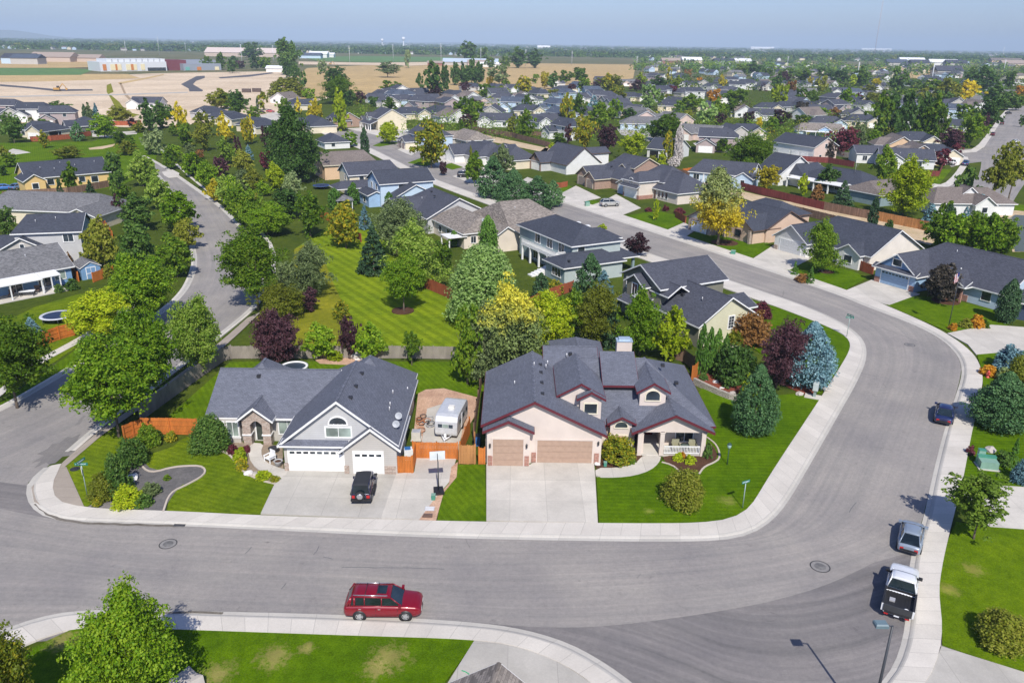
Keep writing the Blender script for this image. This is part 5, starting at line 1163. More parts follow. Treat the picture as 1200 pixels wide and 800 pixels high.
def leaf_mat(n,a,b,*k,**w): return _lm(n,sc(a,1.68),sc(b,1.24),*k,**w)
LF={
 'green':leaf_mat('leaves mid green',(.062,.125,.006),(.19,.27,.018)),
 'bright':leaf_mat('leaves bright green',(.092,.18,.006),(.25,.35,.02)),
 'light':leaf_mat('leaves light green',(.125,.205,.02),(.30,.38,.07)),
 'dark':leaf_mat('leaves dark green',(.040,.090,.014),(.125,.20,.035),.34),
 'lime':leaf_mat('leaves lime',(.19,.26,.006),(.42,.46,.02)),
 'olive':leaf_mat('leaves olive',(.13,.155,.012),(.30,.30,.045)),
 'grey':leaf_mat('leaves grey green',(.12,.165,.06),(.30,.36,.16)),
 'yellow':leaf_mat('leaves yellow',(.34,.30,.015),(.68,.55,.03)),
 'gold':leaf_mat('leaves gold green',(.13,.17,.012),(.50,.38,.02)),
 'orange':leaf_mat('leaves orange',(.38,.18,.015),(.55,.33,.03)),
 'rust':leaf_mat('leaves rust',(.20,.10,.03),(.36,.21,.07)),
 'purple':leaf_mat('leaves purple',(.030,.012,.016),(.085,.036,.045),.18),
 'plum':leaf_mat('leaves plum red',(.075,.014,.022),(.16,.04,.05),.18),
 'darkpurple':leaf_mat('leaves dark bronze',(.03,.026,.02),(.08,.065,.045),.15),
 'spruce':leaf_mat('needles dark green',(.020,.048,.018),(.055,.105,.04),.1),
 'pine':leaf_mat('needles pine green',(.040,.095,.032),(.11,.20,.07),.15),
 'bluespruce':leaf_mat('needles blue',(.060,.125,.145),(.20,.32,.35),.1),
 'cypress':leaf_mat('needles bright green',(.04,.10,.012),(.10,.19,.025),.1),
 'pale':leaf_mat('leaves pale green',(.20,.31,.08),(.40,.50,.20)),
 'autumn':leaf_mat('leaves turning yellow',(.17,.21,.06),(.33,.36,.16),.28,zgrad=((.62,.49,.02),.30,.66)),
 'toplit':leaf_mat('leaves yellow topped',(.42,.40,.035),(.62,.54,.07),.28,zgrad=((.20,.27,.08),.55,.88)),  # leaf colour itself turns yellow towards the crown top
 'bare':leaf_mat('dry grey twigs',(.32,.29,.27),(.45,.42,.40),.1),
}
# kind: shape, leaf, colour word, form word, name
KIND={
 'green':('round','green','green','rounded'),'greenO':('oval','green','green','upright'),'bright':('round','bright','bright green','leafy'),'brightO':('oval','bright','bright green','upright'),
 'light':('round','light','light green','leafy'),'dark':('round','dark','dark green','dense'),'darkO':('oval','dark','dark green','tall'),'lime':('round','lime','lime green','rounded'),'limeO':('oval','lime','lime green','upright'),
 'olive':('round','olive','olive green','rounded'),'oliveopen':('open','olive','olive green','loose open'),'grey':('round','grey','grey-green','soft'),'yellow':('round','yellow','yellow','leafy'),'yellowO':('oval','yellow','yellow','upright'),
 'gold':('round','gold','golden green','rounded'),'goldO':('oval','gold','golden green','upright'),'orange':('round','orange','orange','small'),'rust':('round','rust','rust-coloured','rounded'),'purple':('round','purple','purple','dense'),'purpleO':('oval','purple','purple','upright'),
 'plum':('round','plum','dark red','dense'),'darkpurple':('round','darkpurple','dark bronze','rounded'),'spruce':('cone','spruce','dark green','conical'),'pine':('pine','pine','dark green','bushy conifer'),
 'bluespruce':('cone','bluespruce','blue','conical spruce'),'cypress':('column','cypress','bright green','narrow columnar'),'cypressD':('column','spruce','dark green','narrow columnar'),'willow':('willow','pale','pale green','weeping'),'willowO':('willow','olive','olive','weeping'),
 'pale':('round','pale','pale green','rounded'),'autumn':('oval','autumn','yellow and grey-green','tall'),'toplit':('oval','toplit','green tree with yellow top','tall'),'bare':('column','bare','bare grey','thin'),'cotton':('oval','dark','dark green','tall'),
 'openG':('open','light','light green','loose open'),'bluedark':('pine','pine','dark green','broad spruce'),'bluepine':('pine','bluespruce','blue','broad spruce'),'shrub':('dome','green','green','round'),'shrubD':('dome','dark','dark green','round'),'shrubL':('dome','lime','lime green','round'),'shrubO':('dome','olive','olive green','loose'),'shrubG':('dome','orange','golden orange','round'),'shrubY':('dome','gold','golden yellow','round'),
 'shrubR':('dome','rust','rust-coloured','spreading'),'shrubP':('dome','plum','dark red','small'),'shrubB':('dome','bluespruce','blue-grey','round'),'shrubGr':('dome','grey','grey-green','mounded'),'cone':('cone','cypress','bright green','conical'),
}
TREES=[]
GREYW=('greenish',)
def tree(px,by,ty,w,kind,lod=None,label=None,bark=None,zmul=1.0,group=None):
    """px, by: trunk foot in the photo; ty: crown top; w: crown width in photo pixels"""
    shape,lf,cw,fw=KIND[kind]; p=P(px,by); hz=Zat(px,ty,p.y); p=P(2*px-PX((p.x,p.y,hz*.55))[0],by); k=px_per_m(p); hz=Zat(px,ty,p.y+ (0 if shape in('cone','column') else 0)); W=w/k
    hz=max(hz*zmul,W*.45,.5); isshrub=shape=='dome' or (kind=='cone' and hz<3)
    spx=w
    if lod is None: lod='xh' if spx>=100 else 'hi' if spx>=46 else 'md' if spx>=24 else 'lo' if spx>=11 else 'xs'
    var=rng.randint(0,2 if lod in('hi','xh') else 3)
    nm='shrub' if isshrub else ('spruce_tree' if shape=='cone' else 'conifer_tree' if shape in('pine',) else 'columnar_tree' if shape=='column' else 'tree')
    th=SHAPES[shape]*(1.0 if (w>=72 or (label and 'lone' in label) or kind in('autumn','oliveopen','openG')) else .4); rz=rng.rand()*6.28
    W*=1.0
    if w<30 and by<165 and not isshrub and shape!='column': W*=1.17; hz*=1.10
    def mk(name,me,parent,loc,scale,mat):
        o=bpy.data.objects.new(name,me); COL.objects.link(o); o.location=loc; o.scale=scale
        if parent: o.parent=parent
        else: o.rotation_euler=(0,0,rz)
        o.material_slots[0].link='OBJECT'; o.material_slots[0].material=mat; return o
    cs=(W,W*(.92+.16*rng.rand()),hz*(1-th)); cl=(0,0,hz*th)
    cat='shrub' if isshrub else 'tree'
    if shape=='dome':
        root=mk(nm,get_crown(shape,lod,var),None,(p.x,p.y,0),cs,LF[lf]); tag(root,None,cat,group)
    else:
        root=thing(nm,None,cat,(p.x,p.y,0),rz,group)
        tr=mk('trunk',get_trunk(shape),root,(0,0,0),(max(.5*hz,W*.55)*1.0,max(.5*hz,W*.55)*1.0,hz),bark or BARK)
        cr=mk('crown',get_crown(shape,lod,var),root,cl,cs,LF[lf])
    form={'toplit':'tall'}.get(kind,fw); 
    desc=('%s %s %s'%(cw,fw,'shrub' if isshrub else ('tree' if 'spruce' not in fw and 'conifer' not in fw else ''))).strip()
    if kind=='toplit': desc='tall green tree with yellow top'
    if label: root['label']=label
    TREES.append(dict(o=root,desc=desc,px=px,py=(by+ty)/2,w=w,label=label)); return root
def T(ox,oy,s,rows,ws=1.0):
    for r in rows:
        x,b,t,w,k=r[:5]; w*=ws; tree(ox+x/s,oy+b/s,oy+t/s,w/s,k,label=(r[5] if len(r)>5 else None))
# ---- foreground & near (photo pixels)
T(0,0,1,[
 (150,834,700,106,'brightO','bright green leafy tree rising from the bottom lawn at the left'),(-14,858,742,80,'gold','golden green tree tip at the bottom left corner'),
 (129,512,403,98,'bright','big bright green street tree nearest the corner stop sign'),(168,478,368,74,'bright','bright green street tree just behind the corner tree'),(228,436,352,56,'light','light green street tree beside the grey fence bend'),
 (8,478,378,84,'green','dense green tree cut by the left edge above the side street'),(108,404,345,76,'lime','broad lime green tree beside the trampoline'),(164,384,302,72,'bright','bright green tree on the left lawn by the blue shed'),
 (298,364,275,72,'green','large green tree right of the side street curve'),(358,350,290,52,'grey','grey-green soft tree at the rough grass'),(325,372,334,56,'olive'),(362,366,340,28,'purple','small purple tree in the rough grass'),
 (324,428,366,50,'purple','purple tree behind the grey-brown fence'),(376,420,381,42,'bright','left bright green round tree at the back fence'),(409,421,375,26,'purple','narrow purple tree between two bright green trees at the fence'),(434,422,380,38,'bright','right bright green round tree at the back fence'),(482,428,390,24,'green','little green tree alone at the back fence'),
 (472,365,300,46,'bright','lone bright green tree on the striped lawn'),(437,320,262,42,'spruce','dark spruce on the edge of the striped lawn'),(404,291,240,42,'gold','golden green tree at the far end of the striped lawn'),(362,279,228,40,'green','green tree at the far left end of the striped lawn'),
 (490,338,265,62,'light','light green tree left of the patterned-shingle house'),(470,300,236,54,'grey','grey-green willowy tree left of the patterned-shingle house'),(518,322,283,30,'greenO'),(427,268,240,20,'bluespruce','small blue spruce behind the striped lawn'),
 (566,378,289,84,'willow','big pale green weeping tree before the patterned-shingle house'),(572,302,253,26,'cypress','narrow bright green conical tree before the patterned-shingle house'),(532,289,270,12,'cypress'),
 (598,450,338,78,'toplit','tall tree with yellow top behind the maroon-trimmed house'),(570,450,366,52,'grey','grey-green tree left of the yellow-topped tree'),(548,450,362,40,'green','dark green tree at the left end of the tree row behind the front houses'),(645,410,345,58,'lime','lime green tree right of the yellow-topped tree'),
 (695,404,336,54,'olive','olive tree behind the maroon-trimmed house roof'),(717,405,350,30,'spruce','dark slim spruce behind the maroon-trimmed house'),(752,416,343,52,'bright','bright green tree beside the chimney'),(789,423,362,44,'lime','lime green tree in front of the olive house'),(668,404,345,40,'green','green tree in the row behind the maroon-trimmed house'),
 (634,352,320,22,'cypressD'),(692,352,297,40,'pine','dark conifer beside the teal house'),(707,358,316,40,'bluespruce','small blue spruce beside the teal house'),(650,345,328,20,'shrubY'),(748,300,274,30,'purple','small open purple tree on the street by the teal house'),
 (846,288,200,58,'autumn','tall tree turning yellow in the ringed bed across the street'),(968,320,262,46,'green','dark round green tree in front of the off-white house'),(1106,355,312,44,'darkpurple','dark bronze tree on the lawn of the light blue house'),(1184,378,328,30,'cypressD','dense dark conifer shrub at the right edge by the blue house'),
 (951,452,377,60,'bluepine','large blue spruce inside the street bend'),(915,454,380,54,'purple','purple tree leaning against the blue spruce'),(888,509,427,54,'pine','dark green conifer on the front lawn right of the maroon-trimmed house'),
 (823,440,380,15,'cypress','leftmost of the columnar evergreens by the olive house'),(832,440,384,15,'cypress','second of the columnar evergreens by the olive house'),(841,440,386,16,'cypress','third of the columnar evergreens by the olive house'),(850,440,392,12,'cypress','rightmost of the columnar evergreens by the olive house'),
 (858,450,404,42,'shrubD','dark green shrub mass above the retaining wall'),(872,446,408,36,'shrubD','dark shrub between the retaining wall bed and the purple tree'),(884,402,364,44,'shrubR','rust-coloured shrub at the olive house corner'),(893,372,354,26,'shrubP','reddish shrub at the street corner of the olive house'),(866,402,388,26,'shrubY','yellow-orange low shrub under the olive house wall'),(880,470,438,24,'shrubL','yellow-green shrub behind the lawn conifer'),(825,447,437,12,'shrubD','small dark shrub left above the retaining wall'),
 (802,590,550,50,'shrubO','olive loose shrub on the front lawn near the street sign'),(725,540,510,40,'shrubY','golden-green autumn shrub beside the garage of the maroon-trimmed house'),(738,543,532,14,'shrub','low green shrub next to the golden-green autumn shrub'),
 (245,527,486,46,'shrubD','big dark green shrub at the left corner of the grey house'),(252,528,512,20,'shrubD','small dark shrub beside the stone entry'),
 (172,522,497,26,'shrub','bright shrub against the short red fence'),(182,514,503,16,'shrubD','low dark shrub against the red fence'),(152,546,513,36,'shrubD','rose bush with red flowers in the corner bed'),(135,578,532,32,'shrubD','tall dark shrub in the corner bed'),(118,583,555,34,'shrubO','leggy shrub with pale flowers at the stop sign'),(148,592,570,36,'shrubL','yellow-green low shrub in the gravel bed'),(176,580,566,22,'shrubGr','grey-green mounded shrub in the gravel bed'),(168,592,578,22,'shrubD','dark low shrub at the gravel bed edge'),(113,592,583,14,'shrubY','small straw-coloured clump at the corner kerb'),(196,562,556,9,'shrub','tiny green clump in the gravel bed'),(200,516,505,14,'shrubY','yellowish grass clump by the red fence'),
 (281,541,524,16,'shrubL','yellow-green plant left of the stone entry path'),(283,550,536,14,'shrubY','yellow plant left of the stone entry path'),(308,561,551,18,'shrubL','low plant at the tip of the entry bed'),(322,564,557,12,'shrubY','lowest plant at the tip of the entry bed'),(273,531,521,14,'shrubP','pink flowering plant left of the stone entry'),(288,529,522,12,'shrubP','pink flowering plant nearest the stone entry'),
 (795,540,530,13,'shrubL','lime plant at the porch steps'),(809,543,533,15,'shrubL','lime plant before the porch railing'),(830,537,517,10,'shrubD','dark shrub at the right end of the porch'),(800,537,528,8,'shrubG','potted orange flower before the porch railing'),
 (393,421,410,20,'shrubL','yellow-green low plants between the trees at the back fence'),(399,372,352,20,'shrubY','yellow bush at the edge of the striped lawn'),
 (1150,632,564,74,'openG','open light green street tree beside the parked silver-blue car'),(1186,434,405,40,'shrubB','round blue-grey shrub at the right edge driveway'),(1178,502,436,66,'bluedark','dark blue-green spruce at the right edge'),(1200,490,425,60,'olive','olive tree cut by the right edge beside the spruce'),
 (1190,546,513,15,'cone','small conical evergreen behind the utility boxes'),(1177,545,528,20,'shrubD','low dark shrub behind the utility boxes'),(1200,566,538,26,'shrubB','blue-grey shrub cut by the right edge'),(1138,532,522,10,'shrubP','dark red little shrub beside the tall utility box'),(1180,754,720,66,'shrubO','weeping olive shrub on the lower right lawn'),
 (1145,384,369,18,'shrubG','larger golden shrub beside the flagpole lawn'),(1117,387,378,11,'shrubG','small golden shrub at the foot of the flagpole'),(1133,384,373,16,'shrubO','olive shrub between two golden shrubs'),(1154,384,374,12,'shrub','green shrub right of the larger golden shrub'),(1159,440,428,18,'shrubG','golden shrub beside the red hydrant'),(1178,446,430,20,'shrubGr','loose green shrub by the hydrant'),
 (932,322,306,10,'cone','left small conical shrub before the off-white house'),(951,332,312,11,'cone','right small conical shrub before the off-white house'),(940,330,320,16,'shrubR','reddish low plants between two conical shrubs'),(1147,350,332,10,'cone','conical shrub at the porch of the light blue house'),
 (760,248,243,9,'shrubP','left red shrub below the arched-window house'),(780,247,240,9,'shrubP','right red shrub below the arched-window house'),(796,250,244,14,'shrubP','red shrubs by the windows of the arched-window house'),(769,258,235,9,'limeO','thin young lime tree on the lawn by the arched-window house'),(706,268,262,10,'shrubL','lime shrub on the street behind the teal roof'),(655,219,214,6,'shrubG','orange shrub beside the white house wall'),
 (578,232,183,38,'pine','leftmost dark conifer of the row by the far street'),(602,245,198,46,'pine','tallest dark conifer of the row by the far street'),(630,246,206,42,'pine','third dark conifer of the row by the far street'),(648,242,211,28,'pine','rightmost dark conifer of the row by the far street'),(590,205,172,28,'grey'),(556,216,180,24,'green'),
 (505,197,143,42,'gold','round golden green tree on the far street corner'),(456,169,144,26,'lime','round lime green tree on the far street corner'),(398,154,113,17,'limeO','pale columnar tree before the brick house'),(370,148,121,17,'yellowO','yellow upright tree left of the brick house'),
 (345,214,130,66,'cotton','largest dark green tree of the left half'),(519,206,190,11,'purple'),(427,185,150,13,'cypressD'),(410,172,155,22,'bright'),(540,165,140,10,'green'),
 (392,246,221,18,'cypress'),(414,240,214,16,'cypress'),(436,234,212,11,'cypress'),(456,247,225,13,'cypress'),
 (283,262,221,42,'green'),(312,276,240,54,'bright'),(336,256,224,44,'dark'),(268,245,208,32,'light'),(335,340,308,30,'grey'),(322,384,350,30,'olive'),
 (336,88,48,32,'dark','tall isolated dark tree left of centre near the horizon'),(336,114,91,44,'willowO'),(337,92,72,12,'darkO'),(347,98,79,13,'darkO'),(355,104,86,8,'darkO'),(377,86,72,9,'grey'),(454,91,75,24,'grey','grey-green tree alone on the dry field'),(392,106,80,30,'dark'),(395,122,92,46,'green'),(585,104,80,22,'grey','grey-green tree alone before the golden field'),
])
T(0,0,1,[(900,224,196,30,'yellow','yellow tree behind the dark red alley fence'),(942,230,205,14,'limeO','small lime tree before the white patio cover'),(971,224,195,30,'dark','dark tree at the right end of the white patio cover'),(989,243,211,28,'spruce','dark spruce behind the brown alley fence'),(958,234,217,16,'shrubR','rust-coloured shrub before the white patio cover'),(1100,292,250,34,'green'),(1120,296,252,40,'bright'),(1140,296,250,42,'green'),(1160,300,252,40,'bright'),(1178,300,258,36,'green'),(1112,275,240,16,'cypressD')])
T(180,110,6.667,[(50,190,80,130,'dark'),(60,270,150,150,'green'),(120,200,110,90,'dark'),(210,330,115,130,'yellow'),(240,420,230,170,'green'),(150,330,240,90,'green'),(390,330,165,170,'olive'),(380,450,240,200,'olive'),(540,390,170,150,'yellow'),(600,360,300,90,'gold'),(720,400,190,110,'gold'),(760,390,190,90,'yellow'),(640,180,40,140,'green'),(560,120,0,170,'green'),(780,200,110,130,'green'),(850,130,0,80,'gold'),(810,130,25,30,'cypressD'),(1020,170,50,120,'green'),(1130,160,50,50,'yellowO'),
 (560,550,355,190,'light'),(655,510,340,80,'purpleO'),(520,640,500,150,'purple'),(130,590,410,160,'green'),(280,650,465,180,'bright'),(410,740,550,210,'bright'),(470,830,680,150,'yellow'),(600,880,660,210,'bright'),(740,520,400,120,'bluespruce'),(870,420,260,110,'purple'),(700,640,450,210,'olive'),(880,600,450,140,'plum'),(690,780,600,220,'grey'),(950,760,550,200,'lime'),(1080,830,620,200,'grey'),(850,800,690,180,'bright'),(280,480,390,100,'grey'),(20,480,270,180,'grey'),(1040,300,200,50,'greenO'),(760,840,760,140,'olive'),(360,510,440,90,'rust')],.83)
T(0,180,3.637,[(480,120,0,105,'dark'),(500,215,75,100,'dark'),(600,140,0,150,'light'),(670,240,100,150,'light'),(748,330,165,200,'bright'),(575,330,185,190,'darkO'),(505,290,185,70,'purple'),(790,410,285,150,'olive'),(580,490,300,200,'dark'),(430,490,285,170,'olive'),(745,525,355,190,'green'),(300,165,50,95,'green'),(255,225,105,60,'spruce'),(385,215,110,90,'spruce'),(18,350,235,110,'dark'),(530,220,135,90,'green'),(380,480,400,90,'olive'),(460,530,470,60,'shrubO'),(305,580,530,60,'shrubD'),(250,590,555,50,'shrubD'),(150,205,175,55,'shrubD'),(290,470,420,40,'shrubR'),(20,450,415,40,'shrubD'),
 (740,40,-30,110,'bright'),(820,90,0,110,'green'),(880,150,40,110,'bright'),(935,120,20,80,'purple'),(910,210,115,80,'yellow'),(985,240,105,110,'bright'),(1040,330,150,150,'green'),(1080,170,60,110,'olive'),(640,160,60,100,'light'),
 (130,770,695,110,'bluespruce'),(60,800,730,130,'green'),(20,800,700,90,'lime')],.82)
T(540,80,6.667,[(20,125,-20,70,'darkO'),(85,120,-50,75,'darkO'),(145,110,-30,60,'darkO'),(-40,130,-10,60,'darkO'),(35,190,120,80,'purple'),(237,155,50,55,'yellowO'),(355,170,100,80,'green'),(585,120,55,60,'green'),(655,160,45,75,'yellow'),(490,220,80,130,'gold'),(195,225,135,120,'bright'),(315,205,150,110,'lime'),(720,165,50,95,'dark'),(735,250,175,100,'olive'),(960,200,85,115,'green'),(865,225,135,70,'purple'),(1060,165,100,70,'purple'),(930,110,10,120,'green'),(820,120,30,120,'green'),(590,220,165,55,'dark'),(1150,200,60,110,'gold'),
 (520,365,230,85,'green'),(625,280,220,55,'green'),(240,300,235,100,'lime'),(120,320,255,95,'purple'),(30,420,250,150,'green'),(110,440,285,160,'green'),(45,470,370,110,'purple'),(400,520,390,85,'olive'),(510,550,355,140,'green'),(765,600,508,120,'green'),(840,590,440,70,'purple'),(842,460,230,115,'goldO'),(920,410,230,120,'green'),(960,650,388,185,'gold','golden green tree in front of the dark purple one'),(1080,470,290,180,'green'),(1140,675,458,180,'purple','large purple tree behind the wooden fence'),(1040,325,220,110,'bluespruce'),(715,625,585,60,'shrubL'),(1010,735,685,65,'shrubL'),(80,770,610,30,'olive')])
T(700,80,6.667,[(150,260,150,145,'gold'),(110,200,75,170,'olive'),(310,180,100,110,'purple'),(345,150,55,90,'lime'),(490,180,80,150,'dark'),(560,150,10,45,'goldO'),(620,175,80,95,'lime'),(590,200,145,95,'plum'),(705,85,18,60,'rust'),(800,140,80,55,'orange'),(970,160,68,65,'yellowO'),(410,310,150,135,'pale','pale grey-green rounded tree in the middle distance'),(140,400,258,105,'bright'),(250,420,325,140,'dark'),(495,270,200,60,'green'),(555,280,210,70,'olive'),(720,350,208,230,'green'),(915,280,178,120,'orange'),(1090,300,168,240,'green'),(940,390,258,110,'green'),(1030,380,268,140,'green'),(640,400,300,120,'dark'),(850,450,288,155,'pale','pale green rounded tree right of the middle distance'),(700,430,340,110,'olive'),(960,440,360,85,'purple'),(1180,430,355,75,'purple'),(560,580,368,270,'green'),(445,560,430,110,'dark'),(283,710,518,225,'lime','ball-shaped lime green tree behind the brown brick house'),(560,740,500,100,'goldO'),(640,750,440,80,'bare','bare grey poplar in the middle'),(505,770,650,70,'lime'),(600,770,690,110,'bare'),(985,660,555,135,'green'),(1165,845,525,370,'green','big dark round tree behind the tall yellow one'),(430,720,680,60,'olive'),(755,540,480,60,'spruce'),(360,510,470,50,'grey'),(30,140,90,60,'purple')])
T(860,80,6.667,[(360,320,148,130,'lime'),(335,175,68,95,'dark'),(450,220,112,85,'rust'),(535,270,170,105,'green'),(620,260,180,85,'green'),(690,200,78,90,'olive'),(930,150,60,55,'lime'),(600,140,75,50,'gold'),(1110,180,92,60,'yellow'),(1060,210,138,120,'olive'),(885,320,178,135,'bright'),(970,275,200,60,'plum'),(1080,290,208,140,'olive'),(1040,325,262,115,'purple'),(530,380,278,120,'darkpurple'),(540,460,375,130,'green'),(365,450,342,130,'purple'),(120,430,350,95,'purple'),(200,490,398,65,'yellow'),(300,500,398,115,'bright'),(680,390,318,125,'bright'),(800,380,320,105,'rust'),(670,285,235,105,'green'),(870,690,478,210,'plum','dark red tree behind the white patio house'),(740,720,565,135,'darkpurple'),(985,640,438,125,'grey'),(1100,630,488,160,'bright'),(400,130,40,100,'purple'),(420,90,10,110,'green'),(560,110,20,140,'green'),(700,110,10,150,'dark'),(840,120,30,150,'dark'),(1000,140,20,140,'green'),(160,60,-30,150,'dark'),(60,50,-20,110,'green'),(260,80,10,100,'green')])
T(1020,80,6.667,[(95,545,250,160,'green'),(180,545,248,160,'cotton'),(285,545,238,160,'cotton'),(395,545,238,160,'cotton'),(490,560,270,150,'green'),(560,575,300,120,'green'),(215,205,18,135,'dark'),(45,170,88,60,'yellow'),(350,170,100,120,'dark'),(480,220,100,160,'green'),(600,290,85,210,'olive'),(700,270,150,110,'dark'),(760,275,118,155,'yellow','large yellow tree in the right far distance'),(900,190,-5,230,'dark','big dark tree behind the yellow tree at right'),(980,260,138,160,'dark'),(1090,170,45,90,'green'),(1170,240,150,90,'orange'),(740,420,298,145,'green'),(800,620,375,210,'green'),(930,470,255,185,'dark'),(890,510,380,80,'purple'),(640,640,478,210,'purple'),(560,780,638,150,'plum'),(670,700,590,110,'plum'),(1190,460,378,50,'dark'),(300,260,170,150,'green'),(420,280,170,140,'olive'),(560,300,190,130,'dark'),(20,280,200,120,'olive'),(150,280,190,130,'dark'),(1060,330,200,170,'dark'),(1150,330,220,120,'green'),(800,130,20,120,'green')])
T(1020,160,6.667,[(125,360,92,195,'green','leafy green tree beside the small white house'),(292,630,192,365,'lime','dense yellow-green tree behind the orange fence'),(742,505,242,145,'darkO','dark upright tree on the corner at the right'),(1000,565,80,230,'oliveopen','open olive tree at the pond, left one'),(1130,520,70,270,'oliveopen','open olive tree at the pond, right one'),(865,605,448,150,'bluespruce'),(840,500,390,120,'dark'),(480,668,522,145,'bluespruce'),(600,670,510,110,'green'),(640,820,560,115,'spruce'),(745,700,545,115,'bluespruce'),(150,745,650,75,'shrubD'),(165,660,600,50,'shrubD'),(30,730,478,90,'cypressD'),(680,830,660,170,'green'),(780,850,640,190,'bright'),(900,840,630,190,'bright'),(1000,840,660,170,'green'),(1080,900,760,150,'green'),(560,700,620,80,'shrub')])
T(0,110,6.667,[(90,385,165,185,'dark'),(340,425,300,95,'gold','sparse yellow-green young tree on the park lawn'),(600,370,215,105,'pine'),(805,350,185,175,'bright'),(920,225,112,185,'olive'),(1030,262,198,55,'purple'),(1150,290,88,140,'dark'),(1080,305,230,95,'olive'),(930,395,300,165,'green'),(985,480,370,155,'olive'),(540,515,412,210,'olive'),(60,570,468,155,'green'),(700,258,108,85,'grey'),(752,258,90,85,'bluespruce'),(660,228,85,45,'cypressD'),(440,160,92,205,'dark'),(1160,475,308,110,'grey'),(330,265,205,100,'bright'),(240,228,190,40,'olive'),(140,350,310,60,'dark'),(1110,300,255,70,'green'),(30,520,420,100,'olive'),(20,640,560,80,'dark'),(560,300,230,60,'pine'),(1020,420,330,70,'green')])
T(240,20,5,[(270,250,163,125,'dark'),(300,310,235,75,'dark'),(350,310,245,75,'green'),(95,310,222,65,'green'),(165,290,235,45,'dark'),(200,305,262,65,'purple'),(12,310,240,60,'green'),(90,540,425,155,'olive'),(190,585,452,125,'dark'),(1085,450,382,115,'green'),(910,510,445,65,'purple'),(990,525,475,75,'dark'),(1080,545,480,80,'green'),(850,520,440,80,'dark'),(610,490,428,75,'bright'),(160,330,260,70,'dark')])
T(480,20,5,[(135,475,288,115,'dark'),(60,430,340,45,'darkO'),(205,440,300,60,'darkO'),(265,400,290,60,'darkO'),(400,400,288,75,'darkO'),(330,400,300,70,'darkO'),(340,280,160,115,'dark'),(430,270,190,70,'dark'),(470,305,243,65,'green'),(560,300,238,65,'green'),(640,300,200,110,'dark'),(730,300,210,90,'dark'),(150,480,420,80,'purple'),(320,420,390,70,'purple'),(-10,300,205,40,'grey')])
# ================================================================== generic middle-distance houses
def proto(k,wall,roof,two=False,gab=None,wname='',rname='dark'):
    h=House('house','',(0,0,0),0,wall,roof,T_white)
    v=k%4
    if v==0: h.wing(-8,8,-1,9,2.9,.55,'x',(0,0),.45,gm=gab); h.wing(-8.2,-1.6,-5,4,2.9,.6,'y',(0,0),.4,gm=gab); h.garage(-4.9,-5,4.7,2.2,0,GD_white)
    elif v==1: h.wing(-8,8,-1,9.5,2.9,.5,'x',(.8,.8),.45); h.wing(1.5,8,-5,4,2.9,.62,'y',(0,0),.4,gm=gab); h.garage(4.7,-5,4.7,2.2,0,GD_white)
    elif v==2: h.wing(-6.5,7,0,9.5,5.4,.5,'x',(0,.6),.45,gm=gab); h.wing(-7,-.5,-4,4,2.9,.6,'y',(0,0),.4,gm=gab); h.garage(-3.7,-4,4.7,2.2,0,GD_white); h.window(-3,0,4.3,1.3,1.3,0); h.window(3,0,4.3,1.3,1.3,0)
    else: h.wing(-5.5,5.5,-4,10,2.9,.6,'y',(0,0),.45,gm=gab); h.wing(-8.5,0,-1,8,2.9,.5,'x',(.6,0),.4); h.garage(2.2,-4,4.7,2.2,0,GD_white); h.window(-3,-4,1.5,1.5,1.3,0)
    h.window(3.5 if v!=1 else -4,-1 if v<2 else 0 if v==2 else -1,1.5,1.6,1.3,0); h.window(8 if v<2 else 7 if v==2 else 5.5,4,1.5,1.4,1.3,90); h.window(-3 if v else 4,9 if v in(0,) else 9.5 if v<3 else 10,1.5,1.8,1.3,180)
    for x,y in ((-2,1.5),(2,6.5),(3.5,2)): h.vent(x,y,(4.3 if v!=2 else 6.6),'vent' if x>0 else 'pipe')
    r=h.finish(); r['pw']=wname; r['pr']=rname; r['p2']=('two-storey ' if v==2 else ''); return r
PRO=[proto(0,W_white,R_char,wname='white'),proto(1,W_cream,R_dark,wname='cream'),proto(2,W_lblue,R_blue,wname='pale blue',rname='blue-grey'),proto(3,W_greige,R_char,wname='grey'),proto(0,W_pink,R_mid,wname='pinkish',rname='grey'),proto(1,W_grey,R_dark,wname='light grey'),proto(2,W_white,R_dark,wname='white'),proto(3,W_peach,R_tan,wname='tan',rname='brown'),proto(2,W_mauve,R_char,wname='mauve'),proto(3,W_white,R_tan,wname='white',rname='brown'),proto(1,W_lblue,R_char,wname='pale blue')]
GEN=[]; used=set()
def gen(px,py,k,rot,z=3.5):
    p=P(px,py,z); src=PRO[k]
    if k in used: o=copy_tree(src)
    else: o=src; used.add(k)
    o.location=(p.x,p.y-1,0); o.rotation_euler=(0,0,radians(rot)); 
    GEN.append(dict(o=o,desc='%s%s house with %s roof'%(o['p2'],o['pw'],o['pr']),px=px,py=py,w=20)); return o
def G(ox,oy,s,rows):
    for x,y,k,r in rows: gen(ox+x/s,oy+y/s,k,r)
G(540,80,6.667,[(80,215,9,29),(245,330,3,-8),(285,395,0,-8),(400,290,2,-12),(340,225,10,10),(540,232,0,119),(690,300,2,-61),(690,400,0,29),(765,480,6,-61),(820,160,1,29),(640,185,1,119),(1000,225,0,-10),(1090,225,6,29),(1000,345,3,119),(1110,105,6,10),(100,140,5,29),(300,140,1,119),(440,150,0,29),(180,250,4,119),(880,150,2,-61),(560,170,5,29),(740,110,0,119)])
